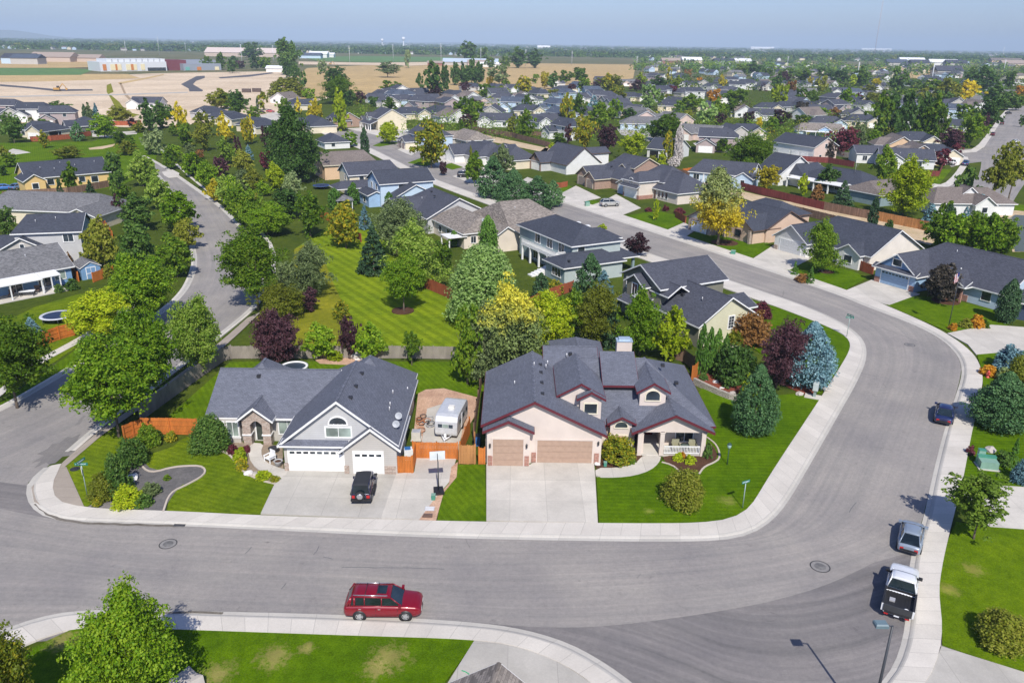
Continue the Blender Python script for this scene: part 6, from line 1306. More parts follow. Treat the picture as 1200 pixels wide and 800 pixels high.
G(700,80,6.667,[(40,235,8,-20),(255,108,4,10),(280,215,1,29),(215,315,0,-30),(490,185,6,-20),(720,185,3,29),(740,115,5,119),(830,112,3,-10),(950,190,4,15),(1090,145,6,-15),(845,282,1,29),(1150,330,9,-10),(790,490,4,-30),(1080,500,3,10),(930,575,8,-15),(1060,105,6,20),(640,120,0,119),(1000,100,1,29),(440,120,10,29)])
G(860,80,6.667,[(100,135,6,-10),(250,140,3,10),(400,115,1,29),(500,115,5,-61),(850,175,0,-12),(270,300,1,-12),(430,290,5,29),(240,355,0,-12),(640,320,0,-10),(750,275,1,20),(970,355,3,-15),(730,415,10,-12),(1000,400,1,-12),(90,480,1,-12),(760,120,9,29),(560,180,4,-10),(930,240,1,29),(1130,230,3,10)])
G(1020,80,6.667,[(215,585,7,-8),(345,545,1,-8),(370,655,7,-10),(280,690,0,-12),(660,440,5,-5),(640,345,2,-20),(840,285,9,10),(920,205,0,30),(660,265,3,0),(1150,110,9,-20),(680,55,8,10),(60,110,3,20),(440,120,5,10),(480,650,1,-10)])
G(0,110,6.667,[(20,120,8,-5),(110,150,3,15),(255,150,6,10),(270,265,1,-15),(455,180,8,20),(600,225,5,-50)])
G(180,110,6.667,[(390,135,5,-30),(540,175,1,-15),(770,230,1,-30),(1010,25,9,-20),(-60,60,0,0)])
G(240,20,5,[(590,500,1,119),(980,465,10,-61),(1130,470,2,-40),(1060,455,3,29)])
G(360,100,6.667,[(520,75,5,-61),(640,90,2,-61),(760,105,10,29),(900,105,3,-61),(1060,130,0,-61),(1080,190,5,119),(1170,60,1,119),(870,50,0,29),(770,45,6,119),(1130,110,9,29)])
# more houses of the same streets, filling the blocks between the ones placed by hand
_r=np.random.RandomState(31); _occ=[(d['o'].location.x,d['o'].location.y,17.5) for d in GEN]+[(r.location.x,r.location.y,24) for s,r in LAND]+[(q.x,q.y,16) for q in list(inner)[::4]+list(outer)[::4]]; _n=0
for _k in range(1500):
    px=_r.uniform(430,1190); py=_r.uniform(84,138)+.0142*(px-600)
    if px<760 and py<104: continue
    if px>1100 and py>118: continue
    p=P(px,py,3.5)
    if min(hypot(p.x-a,p.y-b)-c for a,b,c in _occ)<0: continue
    gen(px,py,int(_r.randint(0,11)),float(_r.choice([29,119,-61,-10,-30,10]))); _occ.append((p.x,p.y,17.5)); _n+=1
    if _n>=75: break
# school, sheds and far farm buildings
W_school=plain('school white cladding',(.62,.64,.66),.6); C_or=plain('orange panel',(.55,.20,.05)); C_cr=plain('cream panel',(.75,.66,.42)); C_mar=plain('maroon cladding',(.17,.04,.05)); C_gry=plain('grey school cladding',(.28,.31,.36)); C_tg=plain('teal panel',(.16,.40,.36))
p=P(118,84); q=P(196,83); d=(q-p); Ls=d.length
s_=thing('school','long low white school with orange and cream panels on the bare land','school',(p.x,p.y,0),atan2(d.y,d.x))
m=MB(); m.box(0,Ls,0,40,-.1,10,0); 
for k in range(10): m.box(Ls*(.12+.09*k),Ls*(.12+.09*k)+5,3,36,10,13,0)
m.build('wall',W_school,s_)
for k,(a,b,c) in enumerate(((.04,.09,C_or),(.15,.22,C_cr),(.22,.25,C_or),(.25,.31,C_cr),(.38,.45,C_cr),(.45,.49,C_or),(.49,.54,C_cr),(.6,.66,C_cr))):
    x=MB(); x.box(Ls*a,Ls*b,-.4,0,1,7.5); x.build('facade_panel',c,s_)
x=MB(); x.box(Ls*.7,Ls*.98,-.5,0,0,3.6); x.build('window_band',GLASS,s_)
x=MB(); x.box(Ls,Ls+26,6,40,-.1,11.5); x.build('hall',C_mar,s_)
x=MB(); x.box(Ls+18,Ls+64,-4,22,-.1,7.5); x.box(Ls+30,Ls+70,22.2,50,-.1,11); x.build('annex',C_gry,s_)
for a,c in ((20,C_tg),(34,C_or),(56,C_cr)): x=MB(); x.box(Ls+a,Ls+a+5,-4.4,-4,.2,4); x.build('facade_panel',c,s_)
def barn(px,py,L_,D_,H_,wall,roof,label,rot=0,cat='building'):
    p=P(px,py); r=thing('building',label,cat,(p.x,p.y,0),radians(rot)); a=MB(); a.box(0,L_,0,D_,-.1,H_); a.build('wall',wall,r)
    b=MB(); hh=D_*.22; b.mesh([(-1,-1,H_),(L_+1,-1,H_),(L_+1,D_/2,H_+hh),(-1,D_/2,H_+hh),(-1,D_+1,H_),(L_+1,D_+1,H_)],[(0,1,2,3),(3,2,5,4),(0,3,4),(1,5,2),(0,4,5,1)]); b.build('roof',roof,r); return r
RW=plain('white metal roof',(.75,.76,.78)); RB=plain('tan roof',(.35,.28,.23)); WT=plain('tan wall',(.5,.4,.33)); WB=plain('brick-red wall',(.3,.13,.1))
barn(35,72.5,60,30,7,WT,RB,'brown-roofed building left of the school'); barn(88,72.8,36,22,6,WT,RB,'small brown building next to the school'); barn(2,75,42,25,8,W_lblue,R_dark,'dark-roofed pale apartment building at the far left edge'); barn(13,75.5,36,22,8,W_greige,R_blue,'second dark-roofed apartment building at the far left edge')
barn(312,84.5,20,14,4,W_white,RW,'little white shed at the foot of the tall dark tree'); barn(350,68.5,45,22,6,W_lblue,R_blue,'grey-roofed farm building right of the tall dark tree'); barn(362,68,38,24,8,W_white,RW,'white gabled barn right of the tall dark tree'); barn(375,67.5,30,18,6,W_white,RW,'small white barn right of the white gabled barn')
barn(501,77,24,14,4,WB,RB,'low open shed with dark openings at the golden field edge'); barn(519,76.5,90,26,5,W_greige,plain('pale blue metal roof',(.42,.50,.58)),'long pale-roofed farm shed at the golden field edge'); barn(548,77.2,30,18,5,WT,RB,'tan farm building at the golden field edge'); barn(563,78.5,30,14,4,W_white,RW,'white trailer-like farm building at the golden field edge')
barn(630,58.5,70,40,14,W_white,RW,'white warehouse near the horizon in the centre'); barn(776,75,60,24,6,WB,RB,'red building beyond the golden field'); barn(800,75.5,38,26,8,W_cream,RW,'cream building beyond the golden field'); barn(838,75.5,40,25,6,W_white,R_dark,'dark-roofed white building beyond the golden field'); barn(857,75,42,22,6,W_white,RW,'white building right of the dark-roofed one beyond the field')
barn(240,66,170,45,8,WT,plain('pale roof',(.6,.5,.45)),'long pale-roofed building left of the tall dark tree')
RD=R_blue
for i,(px,py,L_,m1,m2,lb) in enumerate(((1040,77.5,40,W_greige,R_blue,'row building with blue-grey roof right of the golden field'),(1055,74,60,W_white,RW,'white-roofed building far off at the right'),(1068,78,36,W_greige,R_dark,'dark-roofed building far off at the right'),(1090,77,60,W_white,RW,'white building left of the leaning pylon'),(1110,78,40,W_greige,R_dark,'second dark-roofed building far off at the right'),(1098,89,34,W_greige,R_char,'long dark roof behind the right-hand pylon'),(1162,74,80,W_peach,R_tan,'tan building near the right edge far off'),(1175,78,60,WT,RB,'brown building at the far right edge'),(960,52.5,260,WB,RB,'big brick-red building on the horizon at the right'),(905,55.5,300,W_white,RW,'long white building on the horizon at the right'),(1010,59,400,W_white,RW,'long white industrial roof near the right horizon'),(880,58,250,W_white,RW,'white industrial roof near the horizon'))): barn(px,py,L_,30 if L_<120 else 60,7 if L_<120 else 14,m1,m2,lb,-8)
# poles, pylons, mast, towers
STEEL=plain('pale steel',(.55,.57,.60),.5); DARKST=plain('dark painted steel',(.05,.055,.065),.5)
def pole(px,by,ty,label,r=.3,name='utility_pole',cat='pole',arms=True,mat=None):
    p=P(px,by); H_=Zat(px,ty,p.y); o=thing(name,label,cat,(p.x,p.y,0)); m=MB(); m.tube((0,0,0),(0,0,H_),r,r*.6,6); m.build('shaft',mat or STEEL,o)
    if arms:
        a=MB()
        for z in (.97,.9,.83): a.box(-1.8,1.8,-.12,.12,H_*z,H_*z+.2)
        a.build('crossarm',mat or STEEL,o)
    return o
for px,by,ty,lb in ((410,73.5,54,'power pole at the pale dirt strip behind the crop field'),(461,73,52,'power pole behind the crop field, right of centre'),(321,74,53,'power pole right behind the tall dark tree'),(517,75,51,'power pole before the dark far trees'),(563.5,77,56,'power pole right of the dark far trees'),(616,78,58,'power pole in the golden field centre'),(670,76,60,'power pole in the golden field at the right'),(284,76,52,'power pole left of the tall dark tree'),(148,64,48,'power pole above the school'),(187,65,43,'tall power pole right above the school'),(746,80,66,'power pole at the right end of the golden field'),(480,60,47,'distant power pole near the water tower'),(218,62,50,'power pole between the school and the tree clump'),(922,82,66,'power pole above the right-hand tree belt')): pole(px,by,ty,lb,.42)
for px,by,ty,lb in ((1005,88,73,'pale pylon pole among the right-hand trees'),(1091,98,74,'leaning pale pylon pole at the right'),(1174,70,55,'left one of the paired pylons at the right'),(1176,84,70,'front one of the paired pylons at the right')): pole(px,by,ty,lb,.7)
# lattice radio mast
p=P(1024,68); Hm=Zat(1031,-6,p.y); o=thing('radio_mast','tall thin lattice radio mast above the right horizon','mast',(p.x,p.y,0)); m=MB(); wdt=1.6
for a in range(3): m.tube((wdt*cos(a*2.094),wdt*sin(a*2.094),0),(wdt*cos(a*2.094),wdt*sin(a*2.094),Hm),.22,.22,4)
n=40
for k in range(n):
    for a in range(3): m.tube((wdt*cos(a*2.094),wdt*sin(a*2.094),Hm*k/n),(wdt*cos((a+1)*2.094),wdt*sin((a+1)*2.094),Hm*(k+1)/n),.13,.13,3,cap=False)
m.build('lattice',plain('faded mast paint',(.55,.45,.45)),o)
for px,by,ty,lb in ((448,54,45.5,'white water tower on the horizon, left one'),(473,54,43.5,'white water tower on the horizon, right one')):
    p=P(px,by); H_=Zat(px,ty,p.y); o=thing('water_tower',lb,'water tower',(p.x,p.y,0)); r=H_*.16; m=MB(); m.lathe([(r*.9,0),(r*.4,H_*.15),(r*.4,H_*.6)],n=14); m.build('stem',RW,o); m=MB(); m.lathe([(r*.4,H_*.58),(r*1.3,H_*.72),(r*1.4,H_*.85),(r*.9,H_*.98),(0,H_)],n=16); m.build('tank',RW,o)
# construction machines and site boxes
def digger(px,py,label):
    p=P(px,py); o=thing('excavator',label,'excavator',(p.x,p.y,0),.3); y=plain('machine yellow',(.45,.25,.06)); k=plain('machine black',(.04,.04,.04))
    m=MB(); m.box(-2,2,-1.6,-.9,0,1); m.box(-2,2,.9,1.6,0,1); m.build('track',k,o); m=MB(); m.box(-2,1.8,-1.3,1.3,1,2.3); m.build('body',y,o); m=MB(); m.box(.2,1.7,-1.3,0,2.3,3.6); m.build('cab',k,o); m=MB(); m.tube((1.5,.3,2),(4,.3,5),.35,.3,6); m.tube((4,.3,5),(6,.3,2),.3,.22,6); m.box(5.5,6.6,-.2,.8,.8,2); m.build('boom',y,o); o.scale=(1.0,1.0,1.0)
digger(67,107,'yellow excavator on the bare land beside the black asphalt stub'); digger(387,76,'orange excavator on the pale dirt strip')
for px,py,lb in ((289,108.5,'left dark site container on the bare land'),(301,108,'right dark site container on the bare land')):
    p=P(px,py); o=thing('container',lb,'container',(p.x,p.y,0)); m=MB(); m.box(-3,3,-1.2,1.2,0,2.6); m.build('body',plain('container brown',(.10,.07,.06)),o); m=MB()
    for k in range(12): m.box(-2.9+k*.5,-2.7+k*.5,-1.25,-1.2,.1,2.5)
    m.build('ribs',plain('container brown',(.10,.07,.06)),o); m=MB(); m.box(3,3.05,-1.1,1.1,.1,2.5); m.build('door',plain('container door',(.14,.10,.09)),o)
# ------------------------------------------------------------------ far woods and far roofs (uncountable)
def far_clumps(name,n,yr,label,mats,seed,zone=None,size=(7,13),wide=(10,34),leaf=2.6,per=26,avoid=None):
    r=np.random.RandomState(seed); C=[];Nn=[];S=[];MI=[]
    for _ in range(n):
        px=r.uniform(-60,1260); dy=r.uniform(*yr); py=dy+.0142*(px-600)
        if zone and not zone(px,py): continue
        p=P(px,py)
        if avoid and min(hypot(p.x-a,p.y-b)-c for a,b,c in avoid)<0: continue
        h=r.uniform(*size); w=r.uniform(*wide); k=max(6,int(per*(w/22)))
        d=r.normal(size=(k,3)); d/=np.linalg.norm(d,axis=1)[:,None]; d[:,2]=np.abs(d[:,2])
        rr=(.6+.4*r.rand(k))[:,None]; sub=r.uniform(-.5,.5,size=(k,1))*np.array([[w*.5,w*.3,0]])
        c=d*rr*np.array([h*.55,h*.55,h])+sub+np.array([[p.x,p.y,0]]); C.append(c); Nn.append(d+r.normal(size=d.shape)*.35+np.array([0,0,.25])); sz=np.full(k,leaf*h/9.0)*(.7+.6*r.rand(k)); S.append(sz); MI.append(np.full(k,r.choice(len(mats),p=[m[1] for m in mats])))
    C=np.concatenate(C);Nn=np.concatenate(Nn);Nn/=np.linalg.norm(Nn,axis=1)[:,None];S=np.concatenate(S);MI=np.concatenate(MI)
    v=leaf_quads(C,Nn,S,1.2); nq=len(C); me=bpy.data.meshes.new(name); me.vertices.add(nq*4); me.vertices.foreach_set('co',v.astype(np.float32).ravel()); me.loops.add(nq*4); me.loops.foreach_set('vertex_index',np.arange(nq*4,dtype=np.int32)); me.polygons.add(nq); me.polygons.foreach_set('loop_start',np.arange(0,nq*4,4,dtype=np.int32)); me.update(calc_edges=True)
    for m in mats: me.materials.append(LF[m[0]])
    me.polygons.foreach_set('material_index',MI.astype(np.int32)); o=bpy.data.objects.new(name,me); COL.objects.link(o); return tag(o,label,'woods',None,'stuff')
mixF=[('dark',.5),('green',.32),('spruce',.1),('olive',.08)]
def openfield(px,py):
    if 340<px<745 and 66<py<117: return False
    if px<345 and 62<py<140: return False
    return True
far_clumps('distant_woods',3400,(51.2,66),'hazy dark tree belt along the whole horizon',mixF,3,None,(9,18),(30,110),3.6,34)
far_clumps('distant_woods',1500,(64,82),'tree belts on the plain behind the fields, right of centre',mixF,4,lambda x,y: openfield(x,y) and x>560 and y<97,(7,14),(10,40),2.6,30)
AV=[(d['o'].location.x,d['o'].location.y,9.5) for d in GEN]+[(r.location.x+cos(r.rotation_euler.z)*9-sin(r.rotation_euler.z)*6,r.location.y+sin(r.rotation_euler.z)*9+cos(r.rotation_euler.z)*6,13) for s,r in LAND]+[(q.x,q.y,11) for q in list(inner)[::6]+list(outer)[::6]]+[((a.x+b.x)/2,(a.y+b.y)/2,9) for a,b in [(P(1155,215),P(1190,215)),(P(1155,172),P(1220,172)),(P(1175,145),P(1225,145))]]
far_clumps('neighbourhood_greenery',900,(76,104),'crowded tree crowns of the far part of the neighbourhood',[('dark',.34),('green',.34),('olive',.14),('bright',.1),('gold',.03),('purple',.05)],6,lambda x,y: openfield(x,y) and x>735 and y<112,(5,11),(7,14),1.5,90,AV)
far_clumps('neighbourhood_greenery',1250,(100,165),'garden trees crowded between the middle-distance houses',[('dark',.22),('green',.38),('olive',.08),('bright',.16),('light',.08),('gold',.03),('purple',.05)],9,lambda x,y: openfield(x,y) and x>400 and y<178 and not(x>1140 and y>120),(4.5,8),(5,9),.75,230,AV)
far_clumps('neighbourhood_greenery',170,(98,150),'low bushes and garden greenery between the middle-distance houses',[('dark',.3),('green',.4),('olive',.15),('bright',.15)],7,lambda x,y: openfield(x,y) and x>420 and y>104 and y<200,(1.5,3),(3,7),.6,80,AV)
far_clumps('distant_woods',420,(53,63),'single dark tree groups standing out of the far plain',[('dark',.7),('spruce',.3)],12,None,(12,20),(14,45),3.0,30)
far_clumps('distant_woods',260,(60,66),'tree rows left of the tall dark tree behind the bare land',mixF,8,lambda x,y: x<345,(8,13),(10,50),2.6,30)
# scattered far roofs
def far_roofs(name,n,yr,label,seed,zone):
    r=np.random.RandomState(seed); mb=MB()
    for _ in range(n):
        px=r.uniform(-40,1240); py=r.uniform(*yr)+.0142*(px-600)
        if not zone(px,py): continue
        p=P(px,py); a=r.choice([radians(29),radians(119),radians(-8),radians(82)])+r.uniform(-.1,.1); w=r.uniform(9,18); d=r.uniform(8,12); h=r.uniform(3,5.5); M=Matrix.Translation((p.x,p.y,0))@Matrix.Rotation(a,4,'Z')
        wi=r.randint(0,4); ri=4+r.randint(0,4); mb.box(-w/2,w/2,-d/2,d/2,-.1,h,wi,M)
        pts=[M@Vector(q) for q in ((-w/2-.4,-d/2-.5,h-.2),(w/2+.4,-d/2-.5,h-.2),(w/2+.4,0,h+2.8),(-w/2-.4,0,h+2.8),(-w/2-.4,d/2+.5,h-.2),(w/2+.4,d/2+.5,h-.2))]
        mb.mesh(pts,[(0,1,2,3),(3,2,5,4)],ri); mb.mesh(pts,[(0,3,4),(1,5,2)],wi)
    o=mb.build(name,[W_white,W_cream,W_greige,W_lblue,R_char,R_dark,R_mid,R_tan]); return tag(o,label,'far houses',None,'stuff')
far_roofs('distant_houses',1700,(54,66),'tiny far houses scattered among the trees below the horizon',21,lambda x,y: not(340<x<745 and y>66) and not (x<345 and y>63))
far_roofs('distant_houses',360,(64,92),'small far houses among the trees behind the neighbourhood at the right',22,lambda x,y: openfield(x,y) and x>760)
# low hills on the left horizon
hb=MB(); N=60; pr=[]
for k in range(N+1):
    px=-250+k*14; ty=46+.0142*(px-600)*.0+ (px*.006) -(7.0*math.exp(-((px-10)/70)**2)+3*math.exp(-((px+120)/60)**2))*1.0
    base=P(px,52.0+.0142*(px-600)); base=Vector((base.x,base.y,0)).normalized()*15500; pr.append((base,max(5,min(150,95*math.exp(-((px-5)/45)**2)+50*math.exp(-((px+110)/60)**2)+18+8*sin(px*.05)))))
for (a,ha),(b,hb_) in zip(pr,pr[1:]):
    hb.face([(a.x*.97,a.y*.97,-1),(b.x*.97,b.y*.97,-1),(b.x,b.y,hb_),(a.x,a.y,ha)],0,None,True); hb.face([(a.x,a.y,ha),(b.x,b.y,hb_),(b.x*1.06,b.y*1.06,-1),(a.x*1.06,a.y*1.06,-1)],0,None,True)
tag(hb.build('hills',plain('hazy hill scrub',(.10,.11,.06))),'low hill on the left horizon','hills',None,'structure')
# ================================================================== fences
F_grey=wood_mat('weathered grey boards',(.33,.29,.255)); F_or=wood_mat('orange stained boards',(.58,.185,.04),.15,.12); F_red=wood_mat('red-brown boards',(.36,.10,.048),.15,.14); F_dr=wood_mat('dark red boards',(.20,.05,.045),.15,.14); F_br=wood_mat('brown boards',(.24,.15,.105)); F_hon=wood_mat('honey boards',(.50,.24,.09),.15,.16)
def fence(pts,mat,label,h=1.8,post=2.4,rails=True,z=None,cap=False):
    q=polyxy(pts); o=thing('fence',label,'fence',(q[0].x,q[0].y,0)); base=q[0]; far=base.y>170
    pm=MB(); 
    for a,b in zip(q,q[1:]):
        a=a-base; b=b-base; d=b-a; L_=d.length; M=Matrix.Translation(a)@Matrix.Rotation(atan2(d.y,d.x),4,'Z')
        n=max(1,int(round(L_/post))); seg=MB()
        if not far:
            k=0; x=0.0; bw=.14; uoff=0
            while x<L_-.02:
                w=min(bw,L_-x)-.012; hh=h+.015*sin(k*2.3)+.012*cos(k*5.1); seg.box(x,x+w,-.012,.012,.04,hh,0,M)
                x+=bw; k+=1
            for zz_ in (.35,h*.55,h-.3): seg.box(0,L_,.014,.055,zz_,zz_+.09,0,M)
        else: seg.box(0,L_,-.03,.03,0,h,0,M)
        seg.build('fence_panel',mat,o)
        for k in range(n+1):
            pb=MB(); pb.box(L_*k/n-.055,L_*k/n+.055,.016,.13,-.1,h+.06,0,M)
            pb.build('post',mat,o)
    return o
fence([(166,494),(178,484),(200,468),(240,439),(262,423.5),(272,420.5)],F_grey,'weathered grey fence running beside the left-hand street path',1.75)
fence([(272,420.5),(340,420),(420,420),(480,420),(536,421)],F_grey,'weathered brown-grey fence along the striped lawn',1.65)
fence([(233,510),(200,509),(168,509)],F_or,'orange-red fence joining the grey house to the corner',1.8)
fence([(168,509),(157,513),(146,518)],F_or,'short orange-red fence slanting towards the corner bed',1.7)
fence([(484,537.5),(512,538),(536,538.5)],F_or,'orange-red fence in front of the caravan',1.75)
fence([(465,554.5),(484,555),(488,538)],F_or,'orange-red bin screen beside the single garage door',1.75)
fence([(561,544),(568,544)],F_or,'narrow orange fence piece touching the maroon-trimmed house',1.7)
fence([(556,515),(559,490),(563,462),(565,448)],F_br,'brown side fence between the two front houses',1.8)
fence([(540,538),(546,520),(551,508)],F_or,'orange fence slanting behind the caravan pad gate',1.8)
g_=fence([(538,543.5),(548,544),(557,543.5),(557,528)],F_hon,'honey-coloured wooden gate enclosure between the front houses',1.95)
fence([(497,337),(520,347),(545,361),(566,374)],F_red,'red fence at the right side of the striped lawn',1.8)
fence([(566,374),(600,372),(640,352),(672,341)],F_red,'red-brown fence behind the yellow-topped tree',1.7)
fence([(460,296),(480,312),(497,337)],F_red,'red fence below the grey-green willowy tree',1.7)
fence([(374,253),(392,263)],F_or,'orange fence stub left behind the lawn trees',1.7); fence([(408,275),(423,284)],F_red,'red fence stub before the small blue spruce',1.7)
fence([(786,420),(800,424),(812,433)],F_br,'brown fence behind the right wing of the maroon-trimmed house',1.7); fence([(811,447),(820,438)],F_or,'short bright orange fence end by the retaining wall',1.9)
fence([(790,357),(800,366)],F_red,'red fence between the teal and olive houses',1.6)
fence([(88,393),(70,398),(35,411),(22,420)],F_or,'orange-red fence at the left above the side street path',1.8)
fence([(84,322),(92,330)],F_or,'orange fence left of the blue shed',1.6); fence([(110,331),(134,322)],F_or,'orange fence right of the blue shed',1.6)
fence([(112,262),(124,268),(132,280)],F_or,'orange fence behind the grey two-storey house',1.6)
fence([(4,233),(45,230),(80,228),(108,223),(128,219)],F_br,'brown fence behind the yellow house',1.7); fence([(72,240),(86,238),(98,233)],F_grey,'grey fence right of the small conical tree at the left',1.7)
fence([(36,166),(60,165),(82,163),(107,159)],F_red,'lower red fence along the park lawn',1.8); fence([(57,156),(80,156),(107,156)],F_red,'upper red fence behind the park',1.8); fence([(132,147),(150,147),(166,146)],F_red,'red fence left of the park path',1.8)
fence([(552,153),(575,157),(600,161),(622,167),(644,173)],F_br,'long brown fence at the far end of the sandy alley',1.9); fence([(678,179),(695,186),(712,193)],F_br,'brown fence under the large purple tree',1.9)
fence([(756,196),(780,202),(800,207),(820,211),(838,217)],F_br,'brown alley fence behind the arched-window house',1.9)
fence([(868,222),(890,228),(912,233),(940,240),(965,246)],F_dr,'dark red alley fence before the white patio cover',1.9)
fence([(965,246),(985,250),(1005,254),(1022,257)],F_br,'brown alley fence between the dark red and the honey one',1.9)
fence([(1022,257),(1045,262),(1075,268),(1106,276)],F_hon,'honey-coloured alley fence under the dense yellow-green tree',2.0)
fence([(912,246),(940,252),(975,261),(1000,268)],F_br,'brown fence behind the off-white house',1.7)
fence([(800,205),(820,202),(840,199)],F_or,'orange fence before the light blue house by the bare tree',1.8)
fence([(898,274),(911,279)],F_br,'brown fence beside the tan house behind the yellow tree',1.7)
fence([(998,311),(1010,318),(1022,322)],F_red,'red-brown fence between the off-white and the light blue house',1.7)
fence([(791,255),(803,262)],F_red,'red fence beside the shaded garage near the yellow tree',1.6)
fence([(644,220),(655,221),(665,219)],F_red,'red fence below the white-walled house',1.5)
fence([(1087,207),(1100,207),(1104,198)],F_dr,'dark red fence by the green verge at the right',1.7)
fence([(936,189),(950,190),(970,191),(1000,196)],F_dr,'dark red fence behind the white three-garage house',1.8); fence([(980,183),(1001,186)],F_grey,'pale grey fence left of the small white house',1.8)
fence([(770,165),(785,169)],F_grey,'pale fence below the white building by the lime tree',1.7); fence([(618,158),(640,160)],F_br,'brown fence below the long white house',1.6)
fence([(553,146),(578,148)],F_red,'far red fence below the two-gabled grey house',1.7); fence([(490,160),(520,150)],F_red,'far red fence right of the golden tree',1.7)
fence([(540,183),(560,172)],F_red,'far red fence above the sandy alley end',1.6)
# ================================================================== vehicles
TYRE=plain('tyre rubber',(.018,.018,.02),.8); RIM=plain('alloy rim',(.55,.56,.58),.3,.7); BLK=plain('black plastic',(.018,.018,.02),.5); CHROME=plain('bright metal',(.7,.7,.72),.25,.8); RED_L=plain('red lamp',(.45,.02,.02),.2); CLR_L=plain('clear lamp',(.75,.77,.78),.15); CARGL=glass_mat('car glass',(.012,.02,.025),.04); PLATE=plain('plate white',(.75,.76,.78))
def paint(name,c): return plain('car paint '+name,c,.28,.15,.04,coat=1.0)
def lerp_tab(tab,x):
    for (a,*va),(b,*vb) in zip(tab,tab[1:]):
        if x<=b:
            f=(x-a)/(b-a) if b>a else 0; f=max(0,min(1,f)); return [p+(q-p)*f for p,q in zip(va,vb)]
    return list(tab[-1][1:])
def car(name,label,cat,pos,deg,L_,W,col,tab,cab,wb,wr=.34,seams=(),rails=False,pickup=None,soft=None,group=None,steps=26,sunroof=False,glassmat=None,dp=0):
    """tab: (x, z_bottom, z_shoulder, half width) front to rear along -x..; cab: (x_windscreen_base, z, x_roof_front, z_roof, x_roof_rear, z, x_rear_base, z, inset)"""
    o=thing(name,label,cat,(pos[0],pos[1],pos[2] if len(pos)>2 else .004),radians(deg),group); body=MB(); rings=[]
    x0,x1=tab[0][0],tab[-1][0]
    xs=sorted(set([x0+(x1-x0)*k/steps for k in range(steps+1)]+[t[0] for t in tab]))
    for x in xs:
        zb,zs,hw=lerp_tab(tab,x); c=.035
        half=[(hw*.86,zb),(hw*.97,zb+.07),(hw,zb+(zs-zb)*.42),(hw*.995,zb+(zs-zb)*.72),(hw*.955,zs-.03),(hw*.86,zs),(hw*.45,zs+c),(0,zs+c*1.25)]
        rings.append([(x,y,z) for y,z in half]+[(x,-y,z) for y,z in half[-2::-1]])
    body.loft(rings,0,True,True,True); rm=MB()
    (ax,az,bx,bz,cx,cz,dx,dz,ins)=cab; hwA=lerp_tab(tab,ax)[2]*.90; hwD=lerp_tab(tab,dx)[2]*.90; hb=hwA-ins; hc=hwD-ins
    def q(x,y,z): return Vector((x,y,z))
    A=[q(ax,s*hwA,az) for s in(1,-1)]; B=[q(bx,s*hb,bz) for s in(1,-1)]; C=[q(cx,s*hc,cz) for s in(1,-1)]; D=[q(dx,s*hwD,dz) for s in(1,-1)]
    # pillars + roof in paint
    r_=.045
    for s in (0,1):
        for a,b in ((A[s],B[s]),(B[s],C[s]),(C[s],D[s]),(A[s]+Vector((0,0,.0)),D[s])): body.tube(a,b,r_,r_,6,0)
        for t in (seams if seams else (.48,)):
            a=A[s].lerp(D[s],t); b=B[s].lerp(C[s],max(0,min(1,(a.x-bx)/(cx-bx) if cx!=bx else 0))); body.tube(a,b,.04,.04,6,0)
        if dp:
            for t in (.84,.92,.97): a=A[s].lerp(D[s],t); b=B[s].lerp(C[s],max(0,min(1,(a.x-bx)/(cx-bx)))); body.tube(a,b,dp*.62,dp*.62,6,0)
    bo=body.build('body',col,o); fixnormals(bo)
    roof=MB(); rr=[]
    for k in range(7):
        f=k/6; x=bx+(cx-bx)*f; z=bz+(cz-bz)*f; hw=hb+(hc-hb)*f; bow=.045*sin(pi*f)+.02
        rr.append([(x,hw+.02,z-.03),(x,hw+.01,z+.02),(x,hw*.7,z+.035+bow),(x,0,z+.05+bow),(x,-hw*.7,z+.035+bow),(x,-hw-.01,z+.02),(x,-hw-.02,z-.03)])
    roof.loft(rr,0,True,True,True); ro=roof.build('roof',soft or col,o); fixnormals(ro)
    def glassq(nm,pts):
        g=MB(); c=sum(pts,Vector())/len(pts); g.face([p.lerp(c,.03) for p in pts]); return g.build(nm,glassmat or CARGL,o)
    glassq('windshield',[A[1],A[0],B[0],B[1]]); glassq('rear_window',[D[0],D[1],C[1],C[0]])
    for s in (0,1): glassq('side_window',[A[s],D[s],C[s],B[s]])
    if sunroof: g=MB(); g.box(bx-.95,bx-.3,-.42,.42,bz+.07,bz+.125); g.build('sunroof',CARGL,ro)
    if rails:
        for s in (1,-1): g=MB(); g.tube((bx-.2,s*(hb-.05),bz+.11),(cx+.15,s*(hc-.05),cz+.11),.03,.03,6); g.build('roof_rail',CHROME,ro)
        for k in (.35,.65): g=MB(); g.tube((bx+(cx-bx)*k,hb-.05,bz+.13),(bx+(cx-bx)*k,-(hb-.05),bz+.13),.025,.025,6); g.build('roof_rail',BLK,ro)
